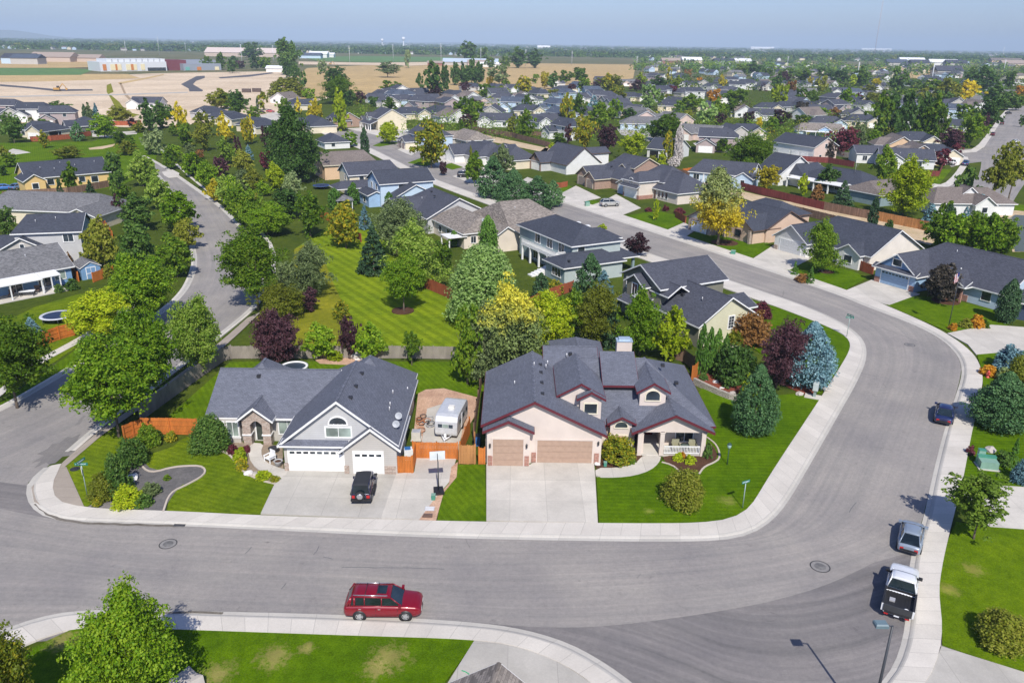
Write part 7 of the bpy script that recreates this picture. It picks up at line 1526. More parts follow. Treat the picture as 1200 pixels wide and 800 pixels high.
    for x in (wb/2,-wb/2):
        x+=wbshift.get(name,0)
        hw=lerp_tab(tab,x)[2]
        for s in (1,-1):
            g=MB(); M=Matrix.Translation((x,s*(hw+.004),wr))@Matrix.Rotation(radians(-90*s),4,'X'); n=18
            i=len(g.v); g.lathe([(wr*1.17,-.03),(wr*1.17,.006),(0.01,.006)],n=n); g.v=[tuple(M@Vector(p)) for p in g.v]; g.build('wheel_arch',BLK,bo)
            w=MB(); w.lathe([(wr*.62,-.2),(wr*.93,-.2),(wr,-.16),(wr,-.03),(wr*.94,.02),(wr*.64,.025)],n=22); w.v=[tuple(M@Vector(p)) for p in w.v]; wo=w.build('wheel',TYRE,o)
            rmm=MB(); rmm.lathe([(wr*.66,.01),(wr*.6,.028),(wr*.56,-.0),(.05,.02),(.001,.03)],n=20)
            for k in range(5):
                a=2*pi*k/5; rmm.mesh([(wr*.1*cos(a-.5),wr*.1*sin(a-.5),.03),(wr*.6*cos(a-.17),wr*.6*sin(a-.17),.032),(wr*.6*cos(a+.17),wr*.6*sin(a+.17),.032),(wr*.1*cos(a+.5),wr*.1*sin(a+.5),.03)],[(0,1,2,3)])
            rmm.v=[tuple(M@Vector(p)) for p in rmm.v]; rmm.build('rim',RIM,wo)
    xf=max(x0,x1); xr=min(x0,x1); zbF,zsF,hF=lerp_tab(tab,xf) if x0>x1 else tab[-1][1:]; zbR,zsR,hR=tab[0][1:] 
    for s in (1,-1):
        g=MB(); g.box(xf-.16,xf+.012,s*hF*.62-.17,s*hF*.62+.17,zsF-.2,zsF-.04); g.build('headlight',CLR_L,o)
        g=MB(); g.box(xr-.012,xr+.14,s*hR*.76-.13,s*hR*.76+.13,zsR-.34,zsR-.08); g.build('taillight',RED_L,o)
        g=MB(); mx=ax-.12; g.box(mx-.09,mx+.09,s*(hwA+.02)-.0 if s>0 else s*(hwA+.02)-.26,s*(hwA+.02)+.26 if s>0 else s*(hwA+.02),az+.02,az+.2); g.build('wing_mirror',BLK if cat!='car' else col,o)
    g=MB(); g.box(xf-.1,xf+.03,-hF*.55,hF*.55,zbF+.12,zsF-.2); g.build('grille',BLK,o)
    g=MB(); g.box(xr-.03,xr+.1,-hR*.9,hR*.9,zbR+.03,zbR+.2); g.build('bumper',BLK,o)
    g=MB(); g.box(xr-.02,xr+.03,-.16,.16,zsR-.33,zsR-.2); g.build('number_plate',PLATE,o)
    # door seams and handles
    for s in (1,-1):
        for t in (.08,.46,.8):
            x=ax+(dx-ax)*t; zb,zs,hw=lerp_tab(tab,x); g=MB(); g.box(x-.012,x+.012,s*hw*.985-.012,s*hw*.985+.012,zb+.15,zs-.08); g.build('door_seam',BLK,bo)
        for t in (.4,.74):
            x=ax+(dx-ax)*t; zb,zs,hw=lerp_tab(tab,x); g=MB(); g.box(x-.09,x+.09,s*hw*.995-.02,s*hw*.995+.02,zs-.2,zs-.16); g.build('door_handle',CHROME if rails else col,bo)
    return o
wbshift={}
def suv_tab(L_,W,h0=.28): h=L_/2; w=W/2; return [(-h,h0+.14,.95,w*.84),(-h+.12,h0+.06,1.12,w*.96),(-h*.5,h0,1.15,w),(h*.35,h0,1.12,w),(h*.55,h0,1.10,w*.985),(h*.86,h0,1.02,w*.94),(h-.1,h0+.08,.92,w*.86),(h,h0+.16,.78,w*.70)]
def sed_tab(L_,W,h0=.22): h=L_/2; w=W/2; return [(-h,h0+.18,.80,w*.74),(-h+.14,h0+.08,.90,w*.90),(-h*.6,h0,.95,w*.985),(0,h0,.93,w),(h*.4,h0,.90,w),(h*.75,h0,.80,w*.95),(h-.12,h0+.05,.68,w*.84),(h,h0+.14,.56,w*.62)]
# red SUV
c=P(448,728); 
car('suv','red SUV with roof rails and sunroof parked along the bottom kerb','car',(c.x,c.y+1.0,.004),1,5.1,1.95,plain('car paint deep red',(.21,.003,.014),.32,.1,.04,coat=.45),suv_tab(5.1,1.95),(1.30,1.12,.55,1.70,-2.05,1.72,-2.44,1.12,.15),3.04,.385,(.36,.66),rails=True,sunroof=True,dp=.13)
# pickup
c=P(1050.5,721,.5); a=radians(60.5)
pk=car('pickup','white pickup truck with an open black-lined bed at the right kerb','pickup',(c.x+2.85*cos(a),c.y+2.85*sin(a),.004),60.5,5.75,2.0,paint('white',(.78,.79,.80)),[(-2.87,.5,.74,.86),(-2.75,.46,.78,.96),(-1.0,.42,.78,1.0),(-.75,.42,.80,1.0),(-.65,.42,1.12,1.0),(1.2,.42,1.12,1.0),(1.6,.42,1.10,.99),(2.4,.42,1.04,.94),(2.75,.5,.95,.86),(2.87,.56,.82,.72)],(1.25,1.12,.55,1.78,-.55,1.80,-.72,1.14,.17),3.5,.40,(.5,))
WT_=paint('white',(.78,.79,.80))
for s in (1,-1):
    m=MB(); m.box(-2.83,-.66,s*.95-.06,s*.95+.06,.6,1.14); m.build('bed_wall',WT_,pk); m=MB(); m.box(-2.8,-.7,s*.95-.065,s*.95+.065,1.142,1.175); m.build('bed_rail',BLK,pk)
m=MB(); m.box(-2.885,-2.79,-.89,.89,.62,1.14); m.build('tailgate',plain('dark tailgate',(.04,.042,.045),.5),pk); m=MB(); m.box(-2.79,-.66,-.89,.89,.80,.86)
for k in range(9): m.box(-2.75,-.7,-.8+k*.19,-.74+k*.19,.86,.885)
m.box(-.72,-.66,-.89,.89,.8,1.1); m.build('bed_liner',BLK,pk)
m=MB(); m.box(-2.0,-1.65,.25,.6,.885,1.0); m.build('cargo_tray',PIPE,pk); m=MB(); m.lathe([(.13,0),(.16,.06),(.07,.08),(.06,.02)],(-2.55,-.5,.886),14); m.build('cargo_reel',PLATE,pk)
# silver-blue hatch, navy sedan
c=P(1064,648,.3); car('hatchback_car','silver-blue hatchback parked at the right kerb ahead of the white pickup','car',(c.x+2.2*cos(a),c.y+2.2*sin(a),.004),60.5,4.4,1.76,paint('silver blue',(.25,.30,.37)),sed_tab(4.4,1.76),(1.15,.9,.35,1.40,-1.25,1.42,-2.02,.94,.20),2.6,.315)
a2=radians(58.5); c=P(1104,496,.3); nv=car('sedan_car','dark navy sedan parked in the bend at the right','car',(c.x+2.35*cos(a2),c.y+2.35*sin(a2),.004),60,4.75,1.82,paint('navy',(.012,.02,.085)),sed_tab(4.75,1.82),(1.15,.92,.3,1.42,-1.05,1.42,-1.85,.97,.2),2.75,.325)
m=MB(); m.mesh([(-1.2,-.55,1.30),(-1.2,.55,1.30),(-1.42,.6,1.2),(-1.42,-.6,1.2)],[(0,1,2,3)]); 
# jeep
c=P(421.5,591,.3); b=radians(92.5); JB=paint('dark navy',(.014,.018,.05)); 
jp=car('off_road_car','dark off-road car with black soft top and rear spare wheel on the driveway','car',(c.x+2.15*cos(b)+.1,c.y+2.15*sin(b),.104),92.5,4.1,1.7,JB,[(-2.0,.5,1.05,.78),(-1.95,.48,1.1,.80),(-.5,.45,1.1,.80),(.55,.45,1.1,.78),(1.1,.5,1.08,.68),(1.9,.52,1.02,.60),(1.98,.6,.9,.58)],(.62,1.1,.42,1.78,-1.85,1.80,-1.97,1.1,.06),2.45,.41,(.38,.7),soft=plain('black canvas',(.022,.024,.03),.85))
for s in (1,-1):
    for x in (1.22,-1.22): m=MB(); m.box(x-.5,x+.5,s*.78-.14,s*.78+.14,.84,.92); m.build('fender_flare',BLK,jp)
    m=MB(); m.box(-.8,.8,s*.86-.1,s*.86+.1,.38,.45); m.build('side_step',BLK,jp)
M=Matrix.Translation((-2.05,.05,1.0))@Matrix.Rotation(radians(-90),4,'Y'); m=MB(); m.lathe([(.2,0),(.36,0),(.41,.04),(.41,.18),(.36,.22),(.24,.22)],n=22); m.v=[tuple(M@Vector(p)) for p in m.v]; sp_=m.build('spare_wheel',TYRE,jp); m=MB(); m.lathe([(.25,.2),(.24,.235),(.1,.21),(.001,.24)],n=18)
for k in range(5):
    t_=2*pi*k/5; m.mesh([(.04*cos(t_-.6),.04*sin(t_-.6),.245),(.24*cos(t_-.2),.24*sin(t_-.2),.245),(.24*cos(t_+.2),.24*sin(t_+.2),.245),(.04*cos(t_+.6),.04*sin(t_+.6),.245)],[(0,1,2,3)])
m.v=[tuple(M@Vector(p)) for p in m.v]; m.build('rim',RIM,sp_)
m=MB(); m.box(-2.16,-1.98,-.82,.82,.5,.66); m.build('rear_bumper',BLK,jp)
def small(px,py,deg,col,kind,label):
    c=P(px,py); 
    if kind=='suv': car('suv',label,'car',(c.x,c.y,.11),deg,4.7,1.85,col,suv_tab(4.7,1.85),(1.2,1.12,.55,1.64,-1.85,1.66,-2.28,1.12,.17),2.8,.36,rails=True,steps=14)
    else: car('sedan_car',label,'car',(c.x,c.y,.11),deg,4.5,1.78,col,sed_tab(4.5,1.78),(1.1,.9,.3,1.4,-1.0,1.4,-1.8,.95,.2),2.65,.32,steps=14)
small(714.5,242,18,paint('silver',(.40,.40,.38)),'suv','silver estate car on the driveway of the arched-window house'); small(545.5,208,8,paint('black',(.012,.013,.02)),'suv','black car at the end of the far street driveway'); small(480.5,156,12,paint('pearl',(.7,.72,.76)),'sedan','pearl white car on the driveway before the tall cream gabled house')
small(317,132,10,paint('red2',(.35,.01,.03)),'sedan','bright red car by the pink house in the distance'); small(307,133.5,80,paint('maroon2',(.12,.01,.02)),'sedan','maroon car beside the bright red one in the distance')
small(1131,194,58,paint('blue',(.02,.09,.26)),'suv','blue car parked by the purple trees at the far right'); small(1111,193,120,paint('white2',(.72,.72,.72)),'suv','white car half hidden by the purple trees at the far right'); small(1189.5,168,20,paint('white3',(.74,.74,.74)),'sedan','white car on the far right road'); small(1163,159,58,paint('dull red',(.18,.03,.04)),'sedan','dull red car, nearest of the parked row on the far right road'); small(1174,146,58,paint('brownred',(.10,.03,.03)),'suv','brown-red car second in the row on the far right road'); small(1181.5,134,20,paint('darkcar',(.04,.03,.03)),'sedan','dark car at the far end of the right-hand road')
small(6,223,30,paint('blue3',(.05,.16,.45)),'sedan','blue car left of the yellow house'); small(21,222,80,paint('blue4',(.10,.2,.42)),'sedan','second blue car against the yellow house wall')
# ================================================================== caravan
p=P(523,515); CW=plain('caravan aluminium',(.66,.67,.68),.35,.35); a=radians(81)
o=thing('caravan','silver-white caravan with two dark end windows parked behind the orange fence','caravan',(p.x,p.y,0),a); m=MB(); prof=[(0,.55),(-.12,.8),(-.14,1.5),(-.02,2.1),(.35,2.55),(.9,2.68),(5.2,2.68),(5.8,2.55),(6.1,2.1),(6.15,1.2),(6.0,.55)]; w=1.2
rg=[]
for y,k in ((-w,.94),(-w+.1,1.0),(w-.1,1.0),(w,.94)): rg.append([(3+(x-3)*(1 if k==1 else .985),y,1.6+(z-1.6)*(1 if k==1 else .95)) for x,z in prof])
m.loft(rg,0,False,True,True); fixnormals(m.build('body',CW,o)); o.scale=(.78,.92,.92)
for y in (-.72,.42): m=MB(); m.box(-.17,-.1,y-.02,y+.42,1.45,1.82); m.build('window',GLASS,o)
m=MB(); m.box(-.165,-.1,-.25,.35,1.45,1.82); m.build('window',GLASSG,o)
for x in (1.2,3.2,4.8): m=MB(); m.box(x,x+.8,-w-.02,-w+.02,1.4,1.9); m.build('window',GLASS,o)
m=MB(); m.box(2.2,2.85,-w-.03,-w,.65,2.2); m.build('door',plain('caravan door',(.7,.7,.7)),o)
for s in (1,-1):
    m=MB(); M=Matrix.Translation((3.3,s*(w-.02),.34))@Matrix.Rotation(radians(-90*s),4,'X'); m.lathe([(.2,-.2),(.34,-.18),(.34,.0),(.3,.03),(.01,.03)],n=18); m.v=[tuple(M@Vector(q)) for q in m.v]; m.build('wheel',TYRE,o)
m=MB(); m.tube((0,.5,.5),(-1.1,0,.45),.05); m.tube((0,-.5,.5),(-1.1,0,.45),.05); m.tube((-1.1,0,0),(-1.1,0,.6),.04); m.lathe([(.14,.5),(.14,.9),(.02,.98)],(-.6,0,0),12); m.build('hitch',PLATE,o)
m=MB(); m.box(2.2,2.8,-.4,.2,2.7,2.95); m.build('roof_unit',plain('cream unit',(.7,.68,.62)),o)
# ================================================================== street furniture
GRN=plain('street sign green',(.0,.16,.12),.4); GALV=plain('sign post steel',(.30,.38,.36),.5,.3); SW=plain('sign white',(.8,.82,.82),.5)
def letters(o,parent,w,h,M,seed,nm='lettering'):
    """unreadable far lettering: a row of small upright strokes"""
    r=random.Random(seed); m=MB(); x=-w*.42
    while x<w*.40:
        cw=w*r.uniform(.045,.075); t=h*.09
        k=r.randint(0,3); m.box(x,x+t,-.004,.0,-h*.22,h*.22,0,M)
        if k!=1: m.box(x,x+cw,-.004,0,h*.22-t,h*.22,0,M)
        if k!=2: m.box(x,x+cw,-.004,0,-t/2,t/2,0,M)
        if k==3 or k==1: m.box(x+cw-t,x+cw,-.004,0,-h*.22,h*.22,0,M)
        x+=cw+w*.028
    return m.build(nm,SW,parent)
def street_sign(px,by,hz,d1,d2,label,stop=None,w=.95):
    p=P(px,by); o=thing('street_sign',label,'street sign',(p.x,p.y,.08)); m=MB(); m.tube((0,0,0),(0,0,hz),.04,.04,8); m.build('post',GALV,o)
    for i,d in enumerate((d1,d2)):
        if d is None: continue
        M=Matrix.Rotation(radians(d),4,'Z'); b=MB(); z=hz+.02+i*.27; b.box(-w/2,w/2,-.012,.012,z,z+.25,0,M); bo=b.build('name_plate',GRN,o)
        for s,rz in ((1,0),(-1,180)): letters(o,bo,w,.25,Matrix.Rotation(radians(d+rz),4,'Z')@Matrix.Translation((0,-.014,z+.125)),i*7+s+int(px))
    if stop is not None:
        M=Matrix.Rotation(radians(stop),4,'Z')@Matrix.Translation((0,-.07,hz-.48)); R_=.40; oc=[(R_*cos(pi/8+k*pi/4),R_*sin(pi/8+k*pi/4)) for k in range(8)]
        b=MB(); b.mesh([M@Vector((x,-.01,z)) for x,z in oc]+[M@Vector((x,.01,z)) for x,z in oc],[tuple(range(8)),tuple(range(15,7,-1))]+[(k,(k+1)%8,8+(k+1)%8,8+k) for k in range(8)]); bo=b.build('stop_plate',SW,o); fixnormals(bo)
        b=MB(); b.mesh([M@Vector((x*.93,-.014,z*.93)) for x,z in oc],[tuple(range(8))]); b.build('red_face',plain('stop red',(.36,.015,.03),.4),bo)
        cu=bpy.data.curves.new('stop_text','FONT'); cu.body='STOP'; cu.size=.33; cu.align_x='CENTER'; cu.align_y='CENTER'; cu.extrude=.002; tmp=bpy.data.objects.new('tmp',cu); COL.objects.link(tmp)
        dg=bpy.context.evaluated_depsgraph_get(); me=bpy.data.meshes.new_from_object(tmp.evaluated_get(dg)); bpy.data.objects.remove(tmp); bpy.data.curves.remove(cu)
        me.transform(M@Matrix.Translation((0,-.018,0))@Matrix.Rotation(radians(90),4,'X')); me.materials.clear(); me.materials.append(SW); t_=bpy.data.objects.new('lettering',me); COL.objects.link(t_); t_.parent=bo
    return o
street_sign(103,583.5,3.0,4,80,'stop sign with green street name plates on the left corner grass',stop=-58,w=1.05)
street_sign(870,596,2.35,28,None,'green street name sign on the lawn near the red mulch beds',w=.85)
street_sign(992,395.5,2.6,-15,-62,'green double street name sign on the pavement inside the bend',w=1.0)
# street lamp
hp=P(1046,733,7.3); o=thing('street_lamp','dark street lamp with square head at the bottom right','street lamp',(hp.x,hp.y,.1)); m=MB(); m.tube((0,0,0),(0,0,7.2),.10,.06,10); m.build('pole',DARKST,o); m=MB(); m.lathe([(.16,0),(.16,.25),(.1,.3)],n=12); m.build('base',DARKST,o)
m=MB(); m.tube((0,0,7.15),(-.35,.02,7.25),.04,.04,8); m.build('arm',DARKST,o); m=MB(); m.box(-.98,-.30,-.24,.24,7.2,7.36); m.mesh([(-.98,-.24,7.362),(-.3,-.24,7.362),(-.36,-.18,7.43),(-.92,-.18,7.43),(-.98,.24,7.362),(-.3,.24,7.362),(-.36,.18,7.43),(-.92,.18,7.43)],[(0,1,2,3),(5,4,7,6),(3,2,6,7),(1,5,6,2),(4,0,3,7)]); ho=m.build('lamp_head',plain('lamp head blue-grey',(.13,.19,.22),.5),o); m=MB(); m.box(-.9,-.4,-.18,.18,7.17,7.198); m.build('lens',CLR_L,ho)
# yard lamp
p=P(852,545); o=thing('yard_lamp','green-black lamp post on the lawn beside the porch bed','lamp post',(p.x,p.y,.08)); m=MB(); m.tube((0,0,0),(0,0,1.7),.045,.04,8); m.build('post',plain('lamp post green',(.02,.06,.05)),o); m=MB(); m.lathe([(.06,1.68),(.16,1.75),(.2,2.05),(.1,2.15)],n=10); m.build('lantern',plain('lantern glass',(.35,.5,.48),.2),o); m=MB(); m.lathe([(.23,2.06),(.02,2.26)],n=10); m.build('cap',plain('lamp post green',(.02,.06,.05)),o)
# basketball hoop
p=P(514,577); o=thing('basketball_hoop','portable basketball hoop with dark base beside the side driveway','basketball hoop',(p.x,p.y,.11),radians(100)); m=MB(); m.prism([(-.6,-.45),(.5,-.4),(.5,.4),(-.6,.45)],0,.22); m.build('base',BLK,o); m=MB(); m.tube((0,0,.2),(.0,0,2.9),.06,.05,8); m.tube((0,0,2.5),(.55,0,3.0),.03); m.tube((0,0,2.85),(.55,0,3.35),.03); m.build('pole',DARKST,o); m=MB(); m.box(.56,.6,-.65,.65,2.75,3.55); bo=m.build('backboard',plain('clear backboard',(.62,.66,.68),.15),o); m=MB()
for k in range(16):
    t0=2*pi*k/16; t1=2*pi*(k+1)/16; m.tube((.88+.23*cos(t0),.23*sin(t0),3.05),(.88+.23*cos(t1),.23*sin(t1),3.05),.012,.012,5,cap=False)
m.build('rim',plain('rim orange',(.5,.1,.02)),bo)
# small site things
def boxy(name,label,cat,px,py,parts,deg=0,z=.1):
    p=P(px,py); o=thing(name,label,cat,(p.x,p.y,z),radians(deg))
    for nm,mt,bxs in parts:
        m=MB()
        for b in bxs: m.box(*b)
        m.build(nm,mt,o)
    return o
UT=plain('utility green',(.20,.34,.27),.5); UTD=plain('utility dark green',(.06,.24,.17),.5); CON=M_drive
boxy('transformer_box','low green transformer box on the right verge','utility box',1156,548,[('pad',CON,[(-.9,.9,-.75,.75,-.05,.06)]),('cabinet',UT,[(-.75,.75,-.6,.3,.06,.75)]),('lid',UTD,[(-.78,.78,.3,.7,.06,.95)])],-12)
boxy('utility_pedestal','tall pale green utility pedestal beside the transformer box','utility box',1147.5,542,[('cabinet',UT,[(-.28,.28,-.22,.22,0,1.25)]),('cap',UTD,[(-.3,.3,-.24,.24,1.25,1.32)])],-12)
boxy('mailbox_cluster','grey cluster mailbox on a concrete slab by the blue spruce','mailbox',954,466,[('slab',CON,[(-1.0,.9,-.6,.6,-.02,.06)]),('pedestal',GALV,[(-.14,.14,-.14,.14,.06,.8)]),('cabinet',plain('mailbox grey',(.42,.47,.46)),[(-.28,.28,-.3,.3,.8,1.75)]),('door',plain('mailbox door grey',(.48,.53,.52)),[(-.26,.26,-.33,-.3,.85+k*.22,1.03+k*.22) for k in range(4)])],-25)
boxy('utility_pedestal','small pale green utility box on the lawn left of the silver car','utility box',688,242,[('cabinet',UT,[(-.5,.5,-.4,.4,0,1.0)]),('lid',UTD,[(-.52,.52,-.42,.42,1.0,1.06)])],20)
boxy('utility_pedestal','small bright green utility box under the yellow tree','utility box',859,298,[('cabinet',UTD,[(-.4,.4,-.4,.4,0,.6)]),('lid',UT,[(-.42,.42,-.42,.42,.6,.66)])],-20)
boxy('utility_pedestal','grey utility box under the golden tree','utility box',497,188,[('cabinet',PIPE,[(-.5,.5,-.5,.5,0,1)]),('lid',UT,[(-.52,.52,-.52,.52,1,1.06)])])
boxy('utility_pedestal','little dark green pedestal on the gravel strip by the basketball hoop','utility box',508,586,[('cabinet',UTD,[(-.16,.16,-.16,.16,0,.45)]),('cap',UT,[(-.18,.18,-.18,.18,.45,.5)])])
boxy('utility_pedestal','little green pedestal in the bed of the golden-green shrub','utility box',709,547,[('cabinet',UTD,[(-.13,.13,-.13,.13,0,.4)]),('cap',UT,[(-.15,.15,-.15,.15,.4,.45)])])
boxy('meter_lid','pale square meter lid on the gravel strip','meter lid',503.5,597,[('lid',plain('pale lid',(.62,.62,.62)),[(-.35,.35,-.28,.28,0,.04)]),('frame',PIPE,[(-.4,.4,-.33,.33,-.02,.02)])])
boxy('firewood','small heap of brown firewood on the gravel strip','firewood',501,606,[('log',T_brown,[(-.4,.4,-.2,-.06,0,.13),(-.35,.35,-.04,.1,0,.14),(-.3,.42,-.12,.04,.13,.26)])])
boxy('air_conditioner','beige air conditioner unit between house and caravan','air conditioner',488,515,[('casing',plain('ac beige',(.55,.52,.46)),[(-.42,.42,-.42,.42,.05,.85)]),('grille',PIPE,[(-.36,.36,-.36,.36,.852,.88)]),('pad',CON,[(-.5,.5,-.5,.5,-.05,.05)])])
boxy('recycling_tub','open white and blue bin behind the orange bin screen','bin',479,537,[('tub',plain('bin white',(.7,.72,.74)),[(-.4,.4,-.35,.35,0,1.05)]),('lid',plain('bin blue',(.03,.13,.35)),[(-.36,.2,-.3,.3,1.052,1.09)])],10,0)
boxy('wheelie_bin','blue bin behind the honey gate','bin',559,521,[('tub',plain('bin blue',(.03,.13,.35)),[(-.3,.3,-.3,.3,0,1.0)]),('lid',BLK,[(-.32,.32,-.32,.32,1.0,1.06)])],0,0)
p=P(499,498); o=thing('hose_pile','tangle of pipes and hoses beside the caravan','hose pile',(p.x,p.y,.06)); r=random.Random(3)
for nm,mt,k0 in (('hose',T_dark,5),('pipe',plain('copper pipe',(.42,.16,.06)),4),('cable',PIPE,3)):
    m=MB()
    for k in range(k0):
        x,y=r.uniform(-.8,.8),r.uniform(-1.6,1.6); rr=r.uniform(.2,.45); n=14
        for j in range(n):
            t0=2*pi*j/n; t1=2*pi*(j+1)/n; m.tube((x+rr*cos(t0),y+rr*1.3*sin(t0),.04+.05*k),(x+rr*cos(t1),y+rr*1.3*sin(t1),.04+.05*k),.04,.04,5,cap=False)
    m.build(nm,mt,o)
# garden chair, grill, pot
boxy('garden_chair','white wooden garden chair in the bed by the garage','chair',317,541,[('seat',T_white,[(-.35,.35,-.35,.3,.35,.42)]),('backrest',T_white,[(-.33+k*.14,-.21+k*.14,.3,.36,.4,1.05) for k in range(5)]),('armrest',T_white,[(-.45,-.33,-.4,.35,.6,.65),(.33,.45,-.4,.35,.6,.65)]),('leg',T_white,[(-.42,-.35,-.38,-.3,0,.6),(.35,.42,-.38,-.3,0,.6),(-.42,-.35,.25,.33,0,.6),(.35,.42,.25,.33,0,.6)])],-35,.07)
p=P(321,531); o=thing('fire_pit','round dark fire pit in the bed by the stone entry','fire pit',(p.x,p.y,.07)); m=MB(); m.lathe([(.12,.25),(.4,.35),(.5,.5),(.48,.5),(.35,.4),(.01,.36)],n=18); m.build('bowl',T_dark,o)
for k in range(3): m=MB(); m.tube((.4*cos(k*2.1),.4*sin(k*2.1),0),(.3*cos(k*2.1),.3*sin(k*2.1),.36),.03); m.build('leg',T_dark,o)
p=P(326.5,546); o=thing('plant_pot','pale round plant pot at the garage corner','plant pot',(p.x,p.y,.07)); m=MB(); m.lathe([(.01,0),(.28,0),(.38,.45),(.42,.5),(.34,.5),(.32,.42),(.01,.42)],n=18); m.build('pot',plain('pot grey',(.42,.42,.42)),o); m=MB(); m.lathe([(.3,.43),(.18,.5),(.01,.53)],n=12); m.build('soil',M_mulch,o)
# porch furniture of the maroon-trimmed house
for x,lb in ((15.6,'left greenish wicker chair on the porch'),(17.2,'right greenish wicker chair on the porch')):
    o=thing('porch_chair',lb,'chair',(x,67.0,.185)); wk=plain('wicker',(.28,.27,.18),.8)
    for nm,b in (('seat',(-.32,.32,-.32,.3,.3,.45)),('backrest',(-.34,.34,.26,.36,.42,1.0)),('armrest',(-.4,-.3,-.34,.34,.3,.66)),('armrest',(.3,.4,-.34,.34,.3,.66)),('leg',(-.36,.36,-.32,.34,0,.3))): m=MB(); m.box(*b); m.build(nm,wk,o)
o=thing('porch_table','small round glass table between the porch chairs','table',(16.4,66.9,.185)); m=MB(); m.tube((0,0,0),(0,0,.55),.04); m.lathe([(.25,0),(.05,.05)],n=12); m.build('leg',T_dark,o); m=MB(); m.lathe([(.01,.55),(.42,.55),(.42,.58),(.01,.585)],n=20); m.build('tabletop',GLASSG,o)
# hydrant
p=P(1157,443); o=thing('fire_hydrant','red fire hydrant at the pavement edge on the right','fire hydrant',(p.x,p.y,.1)); hr=plain('hydrant red',(.55,.07,.05),.4); m=MB(); m.lathe([(.2,0),(.2,.06),(.13,.08),(.13,.6),(.18,.62),(.16,.72),(.05,.84),(.04,.9),(.001,.9)],n=14); m.build('barrel',hr,o)
for s in (1,-1): m=MB(); m.tube((0,0,.48),(s*.24,0,.48),.07,.08,10); m.build('outlet',hr,o)
m=MB(); m.tube((0,0,.44),(0,-.24,.44),.09,.1,10); m.build('outlet',hr,o)
# flagpole
p=P(1111,385); hz=Zat(1120,316,p.y); o=thing('flagpole','thin flagpole with a limp flag on the light blue house lawn','flagpole',(p.x,p.y,.08)); m=MB(); m.tube((0,0,0),(0,0,hz),.06,.035,8); m.build('pole',DARKST,o); m=MB(); m.lathe([(.001,-.12),(.12,0),(.001,.12)],(0,0,hz+.1),10); m.build('finial',T_white,o)
fl=MB(); cols=[plain('flag red',(.4,.03,.04)),plain('flag white',(.7,.7,.7)),plain('flag blue',(.03,.05,.2))]
for k in range(7):
    for j in range(8):
        z1=hz-.4-j*.16; z0=z1-.16; y0=.06*sin(k*1.1+j*.35); y1=.06*sin((k+1)*1.1+j*.35); x0=-.05-k*.075; x1=x0-.075; mi=2 if (j<4 and k<3) else (0 if (k+ (j//2))%2 else 1); fl.face([(x0,y0,z0-.05*k),(x1,y1,z0-.05*(k+1)),(x1,y1,z1-.05*(k+1)),(x0,y0,z1-.05*k)],mi,None,True)
fl.build('flag',cols,o)
# trampolines, pool, shed, gazebo
def tramp(px,py,r_,label,net=False):
    p=P(px,py); o=thing('trampoline',label,'trampoline',(p.x,p.y,0)); m=MB(); m.lathe([(.01,.83),(r_*.82,.83)],n=24); m.build('mat',plain('trampoline mat',(.02,.035,.08)),o); m=MB(); m.lathe([(r_*.82,.835),(r_*.84,.88),(r_,.88),(r_*1.02,.8)],n=24); m.build('edge_pad',plain('trampoline pad',(.50,.52,.56)) if not net else plain('trampoline pad blue',(.03,.07,.2)),o)
    for k in range(6): m=MB(); t_=k*pi/3; m.tube((r_*.95*cos(t_),r_*.95*sin(t_),0),(r_*.95*cos(t_),r_*.95*sin(t_),.8 if not net else 2.4),.035); m.build('leg',DARKST,o)
    return o
tramp(68,376,2.1,'round trampoline on the lawn behind the blue house'); tramp(377,221,2.2,'dark blue trampoline behind the peach-walled house',True); tramp(484,222,1.5,'small blue trampoline behind the pale blue house') if False else None
p=P(345,436); o=thing('garden_pool','round garden pool with broad white rim behind the grey house','pool',(p.x,p.y,0)); m=MB(); m.lathe([(1.55,0),(1.6,.75),(1.62,.8),(1.35,.8),(1.33,.7)],n=32); m.build('rim',T_white,o); m=MB(); m.lathe([(.01,.7),(1.34,.7)],n=32); m.build('cover',plain('dark pool cover',(.03,.045,.065),.4),o)
p=P(96.7,328.5); SHB=siding_mat('shed blue',(.17,.31,.50),.2); h=House('garden_shed','small blue garden shed with white-trimmed double door',(p.x,p.y,0),44,SHB,R_mid,T_white,cat='shed'); h.wing(0,2.9,0,3.8,1.9,.55,'y',(0,0),.15,fas=.12); h.door(1.45,0,0,1.3,1.75,SHB,.08)
m=MB(); m.box(.78,2.12,-.09,-.05,.9,.98); m.box(1.42,1.48,-.09,-.05,.1,1.8); h.part('door_brace',m,T_white); h.finish()
p=P(404,246); o=thing('gazebo','small garden gazebo with grey roof and white posts','gazebo',(p.x,p.y,0),.3)
for x in (-1.6,1.6):
    for y in (-1.6,1.6): m=MB(); m.box(x-.07,x+.07,y-.07,y+.07,0,2.4); m.build('post',T_white,o)
m=MB(); m.mesh([(-2,-2,2.4),(2,-2,2.4),(2,2,2.4),(-2,2,2.4),(0,0,3.5)],[(0,1,4),(1,2,4),(2,3,4),(3,0,4)]); m.build('roof',R_mid,o)
